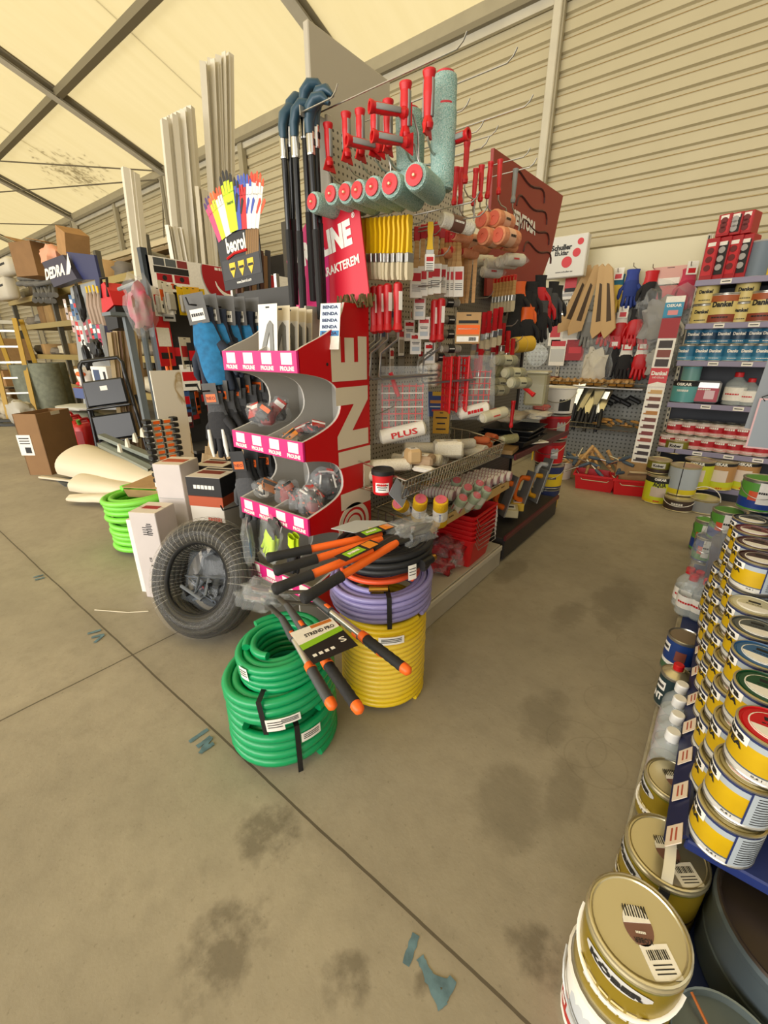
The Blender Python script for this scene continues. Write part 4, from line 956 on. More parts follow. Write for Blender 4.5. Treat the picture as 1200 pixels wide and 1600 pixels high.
for k, (m, tp, x, a) in enumerate(cols):
    b = B(); flatglove(b, m, T(x, .27 - abs(x) * .1, .0012 * (k + 1)) @ R('Z', a), tp, 1.18 if k == 8 else 1.0)
    if k == 8: b.text('beorol', .05, .016, INK, T(x, .4, .0012 * (k + 2)))
    b.out('printed_glove', t, 0)
b = B(); b.text('beorol', .17, .075, PAPER, Matrix(), x=-.03, y=.215, z=.003, bold=.04); b.tube([(-.12, .155, .003), (-.05, .172, .003), (.06, .172, .003)], .007, RED, 5)
for k in range(3): x = -.085 + k * .08; b.prism([(x - .026, .13), (x + .026, .13), (x + .026, .1), (x, .055), (x - .026, .1)], .001, YEL, T(0, 0, .002)); b.plate(.042, .012, INK, Matrix(), .0015, x=x, y=.1, z=.003)
b.text('www.beorol.com', .13, .016, PAPER, Matrix(), x=.0, y=.03, z=.002); b.out('lettering', t, 0)
b = B(); b.box((-2.0, 1.63, .9), (.02, .02, 1.75), STEEL); b.box((-2.4, 1.63, .9), (.02, .02, 1.75), STEEL); b.box((-2.2, 1.66, .86), (.42, .04, 1.7), mat('3A3937', .6)); tag(b.out('sign_stand'), 'dark stand holding up the fan-of-gloves sign', 'stand')

# ------------------------------------------------------------------ hoses and cutters on the floor
def coil(label, c, Rr, r, turns, m, tilt=(0, 0), layers=2, straps=(), grp=None, name='hose_coil', tags=(), strapm=BLACK, jit=.004, lay=1.9):
    t = thing(name, label, 'hose', T(*c) @ R('X', tilt[0]) @ R('Y', tilt[1]), grp)
    b = B()
    for l in range(layers):
        pts = []; N = 36
        for i in range(int(turns * N) + 1):
            a = 2 * PI * i / N; rr = Rr - r - l * 2 * r * .95 + jit * noise.noise((a * .35, l * 3.3, Rr * 9)); z = r + (i / N) * r * lay
            pts.append((rr * math.cos(a + l), rr * math.sin(a + l), z))
        b.tube(pts, r, m, 8)
    b.out('hose', t, 60)
    H = r * (2 + turns * lay)
    for a in straps:
        b = B(); ca, sa = math.cos(math.radians(a)), math.sin(math.radians(a)); d = V((ca, sa, 0)); e = V((-sa, ca, 0)) * .009
        ps = [d * (Rr + .003) + V((0, 0, .002)), d * (Rr + .004) + V((0, 0, H)), d * (Rr - r * 2 * layers) + V((0, 0, H + .004)), d * (Rr - r * 2 * layers - .004) + V((0, 0, .01))]
        b.sheet([[p_ + e for p_ in ps], [p_ - e for p_ in ps]], strapm); b.out('strap', t, 0)
    for a, z, w, h in tags:
        b = B(); M = fr((0, 0, z), (-math.sin(math.radians(a)), math.cos(math.radians(a)), 0), (0, 0, 1)); b.wrap(w, h, PAPER, M, Rr, z=.004); [b.wrap(w * .8, .003, INK, M, Rr, y=h * (.25 - k * .2), z=.0055) for k in range(3)]; b.out('label_tag', t, 40)
    return t
GREEN = mat('0E9A5C', .32); YELHOSE = mat('E6C420', .35); PURP = mat('8E86B8', .25); LIME = mat('7FD648', .4); ORH = mat('E0522A', .35); BLKH = mat('202123', .5)
va = math.degrees(math.atan2(-.55, .835))                # toward the camera
coil('thick green hose coil with black strap, bottom of the green stack on the floor', (-1.09, .76, 0), .203, .0195, 4.8, GREEN, straps=(va + 8,), tags=((va + 22, .155, .075, .04),))
coil('green hose coil with black tie and two labels, middle of the green stack', (-1.085, .765, .2), .205, .0175, 3.2, GREEN, (3, -4), straps=(va - 22,), tags=((va + 2, .05, .07, .03), (va - 12, .04, .06, .05)))
coil('thinner green hose coil with paper tag, top of the green stack', (-1.07, .775, .305), .162, .0138, 4.5, GREEN, (4, -3), straps=(), tags=((va - 55, .1, .04, .05),), layers=3)
coil('bright yellow hose coil standing on the floor below the purple hose', (-.95, 1.2, 0), .182, .0125, 17, YELHOSE, tags=((va - 8, .36, .1, .035),), jit=.003)
coil('translucent purple hose coil with black tie on top of the yellow hose', (-.965, 1.21, .425), .21, .0115, 5.5, PURP, (2, 0), layers=3, straps=(va - 10,), jit=.012)
t = coil('orange-red hose ring with brass fitting lying on the purple hose', (-.965, 1.2, .565), .165, .011, 1.2, ORH, layers=2)
b = B(); d = V((math.cos(math.radians(va - 15)), math.sin(math.radians(va - 15)), 0)); e = V((-d.y, d.x, 0)); b.cyl(d * .168 - e * .05 + V((0, 0, .012)), d * .17 + e * .02 + V((0, 0, .012)), .011, mat('B98A3A', .3, .9)); b.out('brass_fitting', t)
t = coil('black rubber hose coil lying on top of the orange ring', (-.955, 1.22, .605), .195, .0135, 3.2, BLKH, (0, -2), layers=4, jit=.012, tags=((va + 12, .03, .035, .06),))
b = B(); d = V((math.cos(math.radians(va + 30)), math.sin(math.radians(va + 30)), 0)); e = V((-d.y, d.x, 0)); b.cyl(d * .2 - e * .02 + V((0, 0, .05)), d * .2 + e * .04 + V((0, 0, .05)), .017, BLACK); b.cyl(d * .2 + e * .04 + V((0, 0, .05)), d * .2 + e * .06 + V((0, 0, .05)), .013, mat('B98A3A', .3, .9)); b.out('brass_fitting', t)
b = B(); b.prism([(-.16, -.05), (-.1, .06), (0, .09), (.14, .05), (.16, .03), (.02, -.02), (-.06, -.06)], .003, mat('B9C0C2', .4)); b.prism([(-.02, .0), (.17, .06), (.16, .03), (.0, -.03)], .002, mat('E2CFA0', .6), T(0, 0, .003))
tag(b.out('torn_wrapper', smooth=0), 'torn pale wrapper lying inside the black hose coil', 'wrapper', M=T(-1.0, 1.2, .735) @ R('Z', 20))
b = B(); blob(b, (.4, .4, .4), mat('E4E8E4', .1, alpha=.04, spec=.6), T(-.95, 1.2, .21), 3, .05); tag(b.out('clear_wrap', smooth=60), 'clear film wrapped round the yellow hose coil', 'plastic wrap')

def cutters(label, ha, hb, head, zs, jaw=.11):
    """two orange handles with black grips; pixel ends (grip end, grip top, handle top)"""
    t = thing('bolt_cutter', label, 'bolt cutter', T(at(head[0], head[1], 'z', zs[1])), None); inv = t.matrix_world.inverted()
    def put(b, n, **k): o = b.out(n, t, **k); o.matrix_parent_inverse = inv; return o
    for h, dz in ((ha, 0), (hb, .0)):
        a, m_, e = [at(x, y, 'z', z + dz) for (x, y), z in zip(h, (zs[0], zs[0] * .6 + zs[1] * .4, zs[1]))]
        m_ = a.lerp(e, .37)
        b = B(); d = (m_ - a).normalized(); b.tube([a, a + d * .008, a + d * .03, m_ - d * .02, m_], [.013, .0185, .0165, .0165, .0175], RUBBER, 12); put(b, 'grip', smooth=50)
        b = B(); b.tube([m_, e - d * .03, e], [.0135, .0135, .011], ORANGE, 12); put(b, 'handle')
    e1 = at(*ha[2], 'z', zs[1]); e2 = at(*hb[2], 'z', zs[1]); h = at(*head, 'z', zs[1]); d = (h - (e1 + e2) / 2).normalized(); s = V((-d.y, d.x, 0))
    b = B()
    for e, sg in ((e1, 1), (e2, -1)): b.tube([e, e.lerp(h, .5) + s * sg * .012, h], [.014, .017, .014], BLACK, 8, flat=.6)
    b.cyl(h - V((0, 0, .02)), h + V((0, 0, .02)), .009, CHROME)
    put(b, 'joint', smooth=50)
    for sg in (-1, 1):
        b = B(); b.tube([h - d * .02 + s * sg * .01, h + d * .03 + s * sg * .022, h + d * jaw + s * sg * .004], [.012, .017, .006], DARKSTEEL, 8, flat=.55); put(b, 'jaw', smooth=50)
    b = B(); M = fz(h + d * .03, d, (0, 0, 1)); blob(b, (.1, .07, .2), FILMB, M, 3, .4); put(b, 'plastic_wrap', smooth=60)
    b = B(); M = fr(e1.lerp(h, -.3) + V((0, 0, .022)), d, s); b.plate(.16, .05, BLACK, M); b.plate(.07, .035, mat('8FC31F', .5), M, .002, x=-.02); b.plate(.04, .04, mat('E0861E', .5), M, .0022, x=.05); b.text('~', .05, .018, PAPER, M, x=-.02, z=.0035); put(b, 'card', smooth=0)
    return t
cutters('orange-handled bolt cutter, rear one of the two on the black hose', ((416, 872), (476, 861), (597, 835)), ((428, 893), (486, 875), (597, 842)), (628, 828), (.735, .765))
cutters('orange-handled bolt cutter, front one of the two on the black hose', ((426, 922), (488, 899), (582, 860)), ((472, 937), (524, 907), (620, 848)), (645, 832), (.76, .8))
ALU = mat('CDC9BF', .3, .75); LG = mat('4A4C4E', .5)
def lopper(label, hs, head, z0, z1, gripm, armm):
    t = thing('telescopic_lopper', label, 'lopper', T(at(*head, 'z', z1)), None); inv = t.matrix_world.inverted()
    def put(b, n, **k): o = b.out(n, t, **k); o.matrix_parent_inverse = inv; return o
    hp = at(*head, 'z', z1)
    for (end, top) in hs:
        a = at(*end, 'z', z0); e = at(*top, 'z', z1); d = (e - a).normalized(); L = (e - a).length; g = a + d * L * .36
        b = B(); N = 14; b.tube([a + d * .02 + (g - a - d * .02) * k / N for k in range(N + 1)], [.0165 + .0015 * (k % 2) for k in range(N + 1)], gripm, 12, flat=.85); put(b, 'grip', smooth=40)
        b = B(); b.tube([a - d * .008, a, a + d * .02, a + d * .024], [.006, .015, .0175, .0165], ORANGE, 12); put(b, 'end_cap', smooth=60)
        b = B(); b.tube([g - d * .006, g + d * .02], [.0185, .017], ORANGE, 12); put(b, 'orange_collar')
        b = B(); b.tube([g + d * .02, a + d * L * .74], .0115, ALU, 12, flat=.85); put(b, 'tube')
        b = B(); b.tube([a + d * L * .7, a + d * L * .76, e], [.0165, .0165, .012], LG, 10, flat=.8); b.box((0, 0, 0), (.03, .014, .006), ORANGE, fr(a + d * L * .74 + V((0, 0, .013)), d, (0, 1, 0)), b=.002); put(b, 'lock', smooth=50)
        b = B(); b.tube([e, e.lerp(hp, .6), hp], [.012, .011, .012], DARKSTEEL, 8, flat=.5); put(b, 'arm', smooth=50)
    b = B(); d = (hp - (at(*hs[0][1], 'z', z1) + at(*hs[1][1], 'z', z1)) / 2).normalized(); s = V((-d.y, d.x, 0))
    b.cyl(hp - V((0, 0, .012)), hp + V((0, 0, .016)), .011, CHROME)
    b.prism([(-.02, -.012), (.03, -.022), (.08, -.02), (.1, 0), (.06, .002), (.0, .012)], .004, DARKSTEEL, fr(hp, d, s)); b.prism([(-.02, .012), (.03, .026), (.07, .03), (.095, .01), (.06, .012), (.0, -.002)], .004, CHROME, fr(hp + V((0, 0, .006)), d, s)); put(b, 'blade', smooth=0)
    b = B(); blob(b, (.11, .09, .17), FILMB, fz(hp + d * .03, d, (0, 0, 1)), 5, .4); put(b, 'plastic_wrap', smooth=60)
    return t, put
t, put = lopper('silver telescopic lopper with orange-tipped grips and large green card, lying on the green hoses', [((562, 1110), (448, 945)), ((638, 1049), (478, 925))], (425, 925), .5, .52, RUBBER, ALU)
c = at(505, 999, 'z', .55); d1 = at(535, 975, 'z', .55) - at(455, 1006, 'z', .55); d2 = at(470, 965, 'z', .545) - at(500, 1040, 'z', .545); M = fr(c, d1, d2); b = B(); w, h = .15, .175
b.plate(w, h, BLACK, M); b.plate(w, h * .42, PAPER, M, .0016, y=h * .29); b.prism([(-w / 2, -.015), (w / 2, .005), (w / 2, .03), (-w / 2, .012)], .001, mat('8FC31F', .5), M @ T(0, 0, .0012)); b.text('STREND PRO', w * .7, .018, INK, M, y=h * .26, x=.01, z=.002, bold=.04); b.plate(w * .5, .016, mat('C9762A', .5), M, .002, x=.03, y=h * .44)
for k in range(4): b.plate(.012, .012, PAPER, M, .0018, x=-.055 + k * .02, y=-.055)
b.text('S', .022, .026, PAPER, M, x=.05, y=-.035, z=.002); put(b, 'card', smooth=0, label='white, green and black printed card')
t, put = lopper('second silver lopper with grey grips half hidden beneath the carded one', [((520, 1104), (440, 965)), ((600, 1022), (500, 945))], (412, 938), .455, .475, LG, ALU)
# wrapped black pipe roll leaning on the boxes
t = thing('pipe_roll', 'black pipe roll wrapped in clear film leaning against the white cartons', 'pipe roll', fz((-1.93, .955, .295), V((.3, -.82, .42)), (0, 0, 1)))
b = B()
for k in range(5):
    for l in range(4 if k in (0, 4) else 5):
        rr = .185 + .026 * l; z = (k - 2) * .034; N = 48
        b.tube([((rr + .004 * noise.noise((i * .2, k, l))) * math.cos(2 * PI * i / N), (rr + .004 * noise.noise((i * .21, l, k))) * math.sin(2 * PI * i / N), z + .004 * noise.noise((i * .15, k * 2, l))) for i in range(N)], .0125, mat('1B1C1E', .4), 6, closed=True)
b.out('pipe', t, 60)
WRAPF = mat('C9C4B8', .12, alpha=.08, spec=1.0, bump=.8, scale=7, stretch=(2, 2, 1))
b = B(); rows = []
for i in range(73):
    a = 2 * PI * i / 72; row = []
    for j in range(17):
        q = 2 * PI * j / 16; cr = .074 + .006 * noise.noise((a * 6, q * .6, 0)) + (.003 if i % 3 == 0 else 0); cz = .096
        x = .238 + cr * math.copysign(abs(math.cos(q)) ** .8, math.cos(q)); row.append((x * math.cos(a), x * math.sin(a), cz * math.copysign(abs(math.sin(q)) ** .8, math.sin(q))))
    rows.append(row)
b.sheet(rows, WRAPF); b.out('film_wrap', t, 60)
b = B()
for i in range(34): 
    a = 2 * PI * (i + .3 * math.sin(i * 7)) / 54; row = []
    b.tube([((.238 + .084 * math.cos(q)) * math.cos(a + .06 * math.sin(q)), (.238 + .084 * math.cos(q)) * math.sin(a + .06 * math.sin(q)), .094 * math.sin(q)) for q in [2 * PI * k / 12 for k in range(12)]], .0011, mat('DAD5C8', .3, alpha=.42), 4, closed=True)
o = b.out('film_ridges', t, 0)
b = B(); b.box((-.05, -.02, .0), (.03, .12, .02), BLACK, R('Z', 30), b=.005); b.box((-.02, -.05, .01), (.05, .02, .01), RED, b=.003); b.out('buckle', t)
b = B(); random.seed(2)
for k in range(9): b.tube([(random.uniform(-.13, .1), random.uniform(-.13, .02), random.uniform(-.06, .05)) for _ in range(4)], .009, random.choice((BLACK, BLACK, RUBBER, mat('6A7078', .3))), 6)
blob(b, (.3, .3, .08), BLACK, T(.03, 0, -.09), 5, .3); b.out('loose_ends', t, 60)
b = B(); blob(b, (.3, .3, .1), mat('AEB6BE', .1, alpha=.14, spec=1.0, bump=.8, scale=9), T(.0, -.01, -.03), 8, .4); b.out('inner_film', t, 60)
p = at(150, 953, 'z', 0); b = B(); b.tube([at(x, y, 'z', .004) for x, y in ((148, 953), (175, 955), (200, 957), (232, 955))], .003, mat('D9CFB6', .6), 5); tag(b.out('string'), 'thin pale string lying on the concrete by the black pipe roll', 'string')

# ------------------------------------------------------------------ second gondola module with trowels, and the bucket tower
MAROON = mat('5A1E24', .45)
g2 = thing('gondola_shelf', 'dark gondola with maroon shelf edges holding trays and orange trowels', 'shelf unit', (PX, 2.65, 0))
b = B(); b.box((PX - .02, 3.2, 1.05), (.03, 1.12, 2.0), pegmat('6E6A62', 1, 2, .026)); gl(b, 'back_panel', g2, smooth=0)
b = B(); b.box((-1.235, 3.2, .1), (.46, 1.14, .16), DKG, b=.004); b.box((-1.004, 3.2, .185), (.02, 1.16, .035), MAROON, b=.003); gl(b, 'base', g2)
b = B(); b.box((-1.23, 3.2, .755), (.46, 1.12, .02), DKG); b.box((-1.0, 3.2, .757), (.016, 1.14, .04), MAROON, b=.003); gl(b, 'shelf', g2)
b = B(); b.box((PX - .02, 3.78, 1.1), (.055, .03, 2.2), DKG); gl(b, 'upright', g2, smooth=0)
b = B(); pts = [at(x, y, 'x', -1.42) for x, y in ((772, 231), (880, 306), (862, 392), (836, 464), (760, 462))]
b.prism([(p.y, p.z) for p in pts], .02, mat('8E2A1E', .5), Matrix(((0, 0, 1, -1.44), (1, 0, 0, 0), (0, 1, 0, 0), (0, 0, 0, 1))))
t = thing('header_sign', 'dark red header sign with white lettering above the gloves on the far gondola', 'sign', (-1.42, 3.5, 2.3))
o = b.out('board', t, 0); o.matrix_parent_inverse = t.matrix_world.inverted()
b = B(); a = at(803, 343, 'x', -1.418); c = at(836, 353, 'x', -1.418); M = FYZ((-1.419, (a.y + c.y) / 2, (a.z + c.z) / 2)); b.text('SENTOSA', (c.y - a.y) * 1.1, .085, PAPER, M, bold=.05)
for k in range(4):
    b.tube([FYZ((-1.419, 3.45 + k * .1, 2.44 - k * .12)) @ V((.3 * math.cos(a_), .07 * math.sin(a_) + .03 * math.sin(3 * a_), .0)) for a_ in [PI * q / 14 for q in range(15)]], .008, mat('4A1A14', .5), 4)
o = b.out('lettering', t, 0); o.matrix_parent_inverse = t.matrix_world.inverted()
# trays and bags on the maroon shelf
for i in range(3):
    b = B(); p = V((-1.16, 2.95 + .02 * i, .79 + i * .03)); w, d = .17, .2
    b.sheet([[(sx * w * q, sy * d * q, z) for sx, sy in ((-1, -1), (1, -1), (1, 1), (-1, 1))] for q, z in ((.85, 0), (1, .05), (1.06, .05), (1.06, .045))], BLACK, close_u=True); b.add([(sx * w * .85, sy * d * .85, 0) for sx, sy in ((-1, -1), (1, -1), (1, 1), (-1, 1))], [(0, 1, 2, 3)], BLACK)
    tag(b.out('paint_tray', smooth=20), 'black plastic tray, %s from the bottom on the maroon shelf' % ORD[i], 'paint tray', 'black stacked trays', T(p) @ R('Z', 3 * i))
for i, (px, py, dims, m) in enumerate(((800, 650, (.16, .3, .06), mat('C9B99A', .7)), (835, 652, (.2, .34, .05), mat('D8D2C8', .5)), (845, 643, (.12, .14, .04), mat('B5382C', .6)))):
    p = at(px, py, 'x', -1.13); p.z = max(p.z, .91 + .04 * i); t = thing('refill_bag', ('tan bagged roller lying on the black trays', 'long clear bag of goods lying on the black trays', 'small red bagged pad on top of the clear bag')[i], 'bag', T(p)); b = B(); blob(b, dims, m, seed=i, rough=.3); b.out('contents', t, 60); b = B(); blob(b, tuple(q * 1.12 for q in dims), FILMB, seed=i + 2, rough=.4); b.out('plastic_bag', t, 60)
def float_tool(label, M, bladem, handm, w=.12, l=.26, grp=None, name='plastering_float', q=1.0):
    t = thing(name, label, 'trowel', M, grp)
    b = B(); b.box((0, 0, .005), (l, w, .01), bladem, b=.003); b.out('blade', t)
    b = B(); b.tube([(-l * .3, 0, .008), (-l * .28, 0, .05 * q), (-l * .16, 0, .066 * q), (l * .16, 0, .066 * q), (l * .28, 0, .05 * q), (l * .3, 0, .008)], [.016 * q, .014 * q, .015 * q, .015 * q, .014 * q, .016 * q], handm, 10); b.out('handle', t, 60); return t
IV = mat('E6E0CE', .5)
p = at(826, 692, 'z', .78); float_tool('white plastic plastering float lying on the maroon shelf', T(p.x, p.y, .782) @ R('Z', 60), IV, IV)
p = at(800, 693, 'z', .78); float_tool('second white float half hidden behind the first', T(-1.16, 2.72, .782) @ R('Z', 75), IV, IV)
b = B(); b.box((0, 0, .02), (.14, .2, .03), mat('9A7A4A', .7), b=.003); tag(b.out('sanding_block'), 'brown block lying at the near corner of the maroon shelf', 'block', M=T(-1.09, 2.68, .772) @ R('Z', 10))
ORT = mat('E46A12', .45); YTR = mat('E6A41A', .45)
for i, (px, py, m, rz) in enumerate(((795, 775, ORT, 0), (822, 765, ORT, 4), (842, 760, YTR, 8), (850, 742, mat('C9C9C4', .5), 10))):
    p = at(px, py, 'x', -1.08 - .02 * i)
    float_tool(('orange-handled trowel leaning furthest left under the maroon shelf', 'large orange-handled trowel leaning in the middle under the maroon shelf', 'yellow-handled trowel leaning beside the orange ones', 'grey-handled trowel behind the yellow one')[i], T(p) @ R('Z', 60 + rz) @ R('Y', -72) @ R('X', -15), mat('8A8A86', .4, .3), m, .12, .3, 'leaning trowels', 'plastering_float', 1.35)
for i, (px, py) in enumerate(((815, 790), (806, 800))):
    p = at(px, py, 'z', .25); t = thing('boxed_pad', ('yellow boxed pad with white label at the foot of the trowels', 'second pale box behind the yellow boxed pad')[i], 'box', T(p.x - .04, p.y, .222 + i * .0) @ R('Z', 25) @ R('X', 0)); b = B(); b.box((0, 0, .03), (.1, .16, .06), mat('D9B43A', .6) if i == 0 else mat('CFC39A', .6), b=.004); b.out('body', t); b = B(); b.plate(.06, .1, PAPER, FLAT((0, 0, .06))); b.plate(.04, .03, INK, FLAT((0, 0, .0605))); b.out('label', t, 0)
b = B(); b.plate(.03, .06, YEL, FYZ(at(832, 712, 'x', -.985)), .001); tag(b.out('price_tag', smooth=0), 'yellow price tag hanging from the maroon shelf edge', 'tag')
# gloves beyond
BG = mat('232325', .85, bump=.3, scale=60); first = None
for i, (px, py, y, c1, c2) in enumerate(((812, 440, 3.1, BG, ORANGE), (822, 455, 3.15, ORANGE, BG), (832, 440, 3.2, BG, BG), (806, 478, 3.05, BG, BG), (826, 480, 3.1, BG, ORANGE), (846, 430, 3.3, RED, BG), (855, 450, 3.4, RED, CHAR), (866, 440, 3.5, CHAR, BG), (873, 446, 3.55, BG, BG), (850, 470, 3.3, BG, CHAR))):
    p = at(px, py, 'y', y); glove(('black', 'orange', 'black', 'black', 'black', 'red', 'red', 'charcoal', 'black', 'black')[i] + ' work glove, %s of the dark cluster beyond the orange foam rollers' % ORD[i], fr(p, gx(25 + 4 * i), (0, 0, 1)), c1, c2, 1.15, None, grp='dark gloves at the gondola end', pair=i % 2 == 0)
def bucket(label, M, r, h, bands, lid=None, rim=None, handle=True, name='paint_bucket', grp=None, tap=.9, txt=None, cat='bucket', n=28, hand_up=False, handm=None, rimh=.012):
    """bands: (fraction up, material) from the bottom"""
    t = thing(name, label, cat, M, grp)
    prof = [(r * tap * .97, 0), (r * tap, .004)]; ms = [bands[0][1]]
    for f, m in bands:
        ms.append(m); prof.append((r * (tap + (1 - tap) * f), h * f))
    b = B(); b.lathe(prof, ms, n, cap=False); b.lathe([(r * tap * 1.0, .001), (r * tap * 1.02, .005), (r * tap, .009)], rim or bands[0][1], n, cap=False)
    b.out('body', t, 40)
    b = B()
    b.lathe([(r, h - rimh), (r * 1.03, h - rimh * .6), (r * 1.035, h), (r * .98, h + .003), (r * .95, h - .002), (r * .9, h - .004), (r * .87, h - .001), (0, h - .001)] , [rim or lid] * 5 + [lid or rim] * 2, n); b.out('lid', t, 35)
    if handle:
        b = B(); hm = handm or STEEL
        if hand_up: b.tube(arc((0, 0, h * .8), r * 1.06, 0, 180, 16, 'y'), .004, hm, 6)
        else: b.tube([R('Z', 0) @ V((r * 1.04 * math.cos(a), -r * 1.05 * math.sin(a), h * .82 - h * .38 * math.sin(a))) for a in [PI * k / 14 for k in range(15)]], .003, hm, 5)
        b.out('handle', t, 60)
    if txt:
        b = B()
        for (s_, w, hh, m, a, z, bg) in txt:
            Mx = fr((0, 0, z), (-math.sin(math.radians(a)), math.cos(math.radians(a)), 0), (0, 0, 1)); rr = r * (tap + (1 - tap) * z / h)
            if bg: b.wrap(w * 1.3, hh * 1.9, bg, Mx, rr, z=.0012)
            if s_: b.text(s_, w, hh, m, Mx, R=rr, z=.0028, bold=.05)
        b.out('label', t, 40)
    return t
CYLW = mat('CFD4D6', .5); NAVYB = mat('24305E', .45); YLAB = mat('DDBB1E', .5)
BX, BY, bh = -1.17, 3.93, .212; ca = math.degrees(math.atan2(-BY, -BX)) + 0
ca = math.degrees(math.atan2(-3.93, 1.17))
bands = lambda *a: list(a)
for i in range(5):
    nb = [('navy and yellow paint bucket, lowest of the tower by the gondola end', [(.12, NAVYB), (.68, YLAB), (1, NAVYB)], [('~', .1, .03, NAVYB, ca + 20, .1, None)]), ('navy and yellow paint bucket, second from the floor in the tower', [(.1, NAVYB), (.66, YLAB), (1, NAVYB)], [('~', .1, .03, NAVYB, ca + 14, .1, None)]),
          ('red paint bucket with grey label, third in the tower', [(.1, RED), (.8, RED), (1, DRED)], [('~', .05, .05, PAPER, ca + 22, .1, GREY)]), ('red paint bucket with grey label just under the white pail', [(.15, RED), (.85, DRED), (1, RED)], [('', .06, .06, PAPER, ca + 30, .1, GREY)]),
          ('white plastic pail with dark picture label on top of the bucket tower', [(.2, WHITE), (.9, WHITE), (1, WHITE)], [('', .075, .08, INK, ca + 22, .1, INK), ('', .04, .035, RED, ca + 22, .09, RED)])][i]
    bucket(nb[0], T(BX + (.0, .01, -.01, .0, .02)[i], BY, .001 + i * (bh + .012)), .128, bh, nb[1], mat('B9B7B0', .4, .4) if i < 4 else WHITE, STEEL if i < 4 else WHITE, txt=nb[2], grp=None, tap=.94 if i < 4 else .85)

# ------------------------------------------------------------------ paint shelf along the aisle, nearest the camera
NAVYS = mat('1F2F6A', .45); CONB = mat('A39A80', .8, vary=.15, scale=30)
rs = thing('paint_shelf', 'blue metal paint shelf with price-tagged edge stacked with yellow paint cans', 'shelf unit', (.3, .9, 0)); 
b = B(); b.box((.11, 2.05, .04), (.14, 2.4, .08), CONB, b=.006); b.box((.38, 2.02, .04), (.4, 2.46, .08), CONB, b=.006); b.box((.12, 2.05, .084), (.12, 2.36, .008), NAVYS); b.box((.37, 2.02, .084), (.38, 2.42, .008), NAVYS); gl(b, 'base', rs)
b = B(); b.box((.35, 2.065, .332), (.41, 2.25, .03), NAVYS, b=.004); b.plate(2.25, .062, mat('20264A', .4), fr((.131, 2.065, .33), (0, -1, 0), (.55, 0, .83)), .008); gl(b, 'shelf', rs)
b = B(); b.box((.57, 2.02, 1.15), (.03, 2.34, 2.2), mat('3A4468', .5)); gl(b, 'back_panel', rs, smooth=0)  # out of view; made taller to shade the right side
for y in (.87, 2.02, 3.17):
    b = B(); b.box((.545, y, 1.15), (.04, .04, 2.26), NAVYS); gl(b, 'upright', rs, smooth=0)
for i, (px, py) in enumerate(((1040, 1330), (1050, 1255), (1057, 1185), (1066, 1135), (1071, 1085), (1080, 1035), (1086, 1005), (1091, 985), (1097, 965))):
    p = at(px, py, 'x', .118); b = B(); y = (.915, 1.05, 1.18, 1.31, 1.45, 1.62, 1.77, 1.92, 2.1)[i]; M = fr((.124, y + .03, .337), (0, -1, .12), (.6, .1, .8)); b.plate(.062, .042, mat('E9D8C4', .6), M, .002)
    for k in range(2): b.plate(.04, .004, mat('B0523A', .6), M, .0028, y=.006 - k * .012)
    tag(b.out('price_tag', smooth=0), 'cream price tag clipped on the blue shelf edge, %s from the near end' % ORD[i], 'tag', 'price tags on the blue shelf edge')
LIDS = [('red', RED), ('dark green', mat('144A2A', .4)), ('blue', mat('2F5F8F', .4)), ('dark grey', mat('4A5050', .4)), ('cream', mat('CBC6A8', .4)), ('brown', mat('3E1F1A', .4)), ('chestnut', mat('4A2420', .4)), ('maroon', mat('6A2426', .4)), ('black', mat('23262A', .4)), ('slate', mat('3A3F46', .4)), ('grey', mat('6F7274', .4)), ('dark brown', mat('33201A', .4)), ('white', mat('C9CBC9', .4)), ('navy', mat('222A48', .4))]
YCAN = mat('CDA80E', .38, h2='BE980C', scale=8); CANG = mat('A9B2B8', .4); CANW = mat('CDC9BE', .45); GOLDR = mat('B5A878', .3, .8)
r_, h_ = .0625, .105
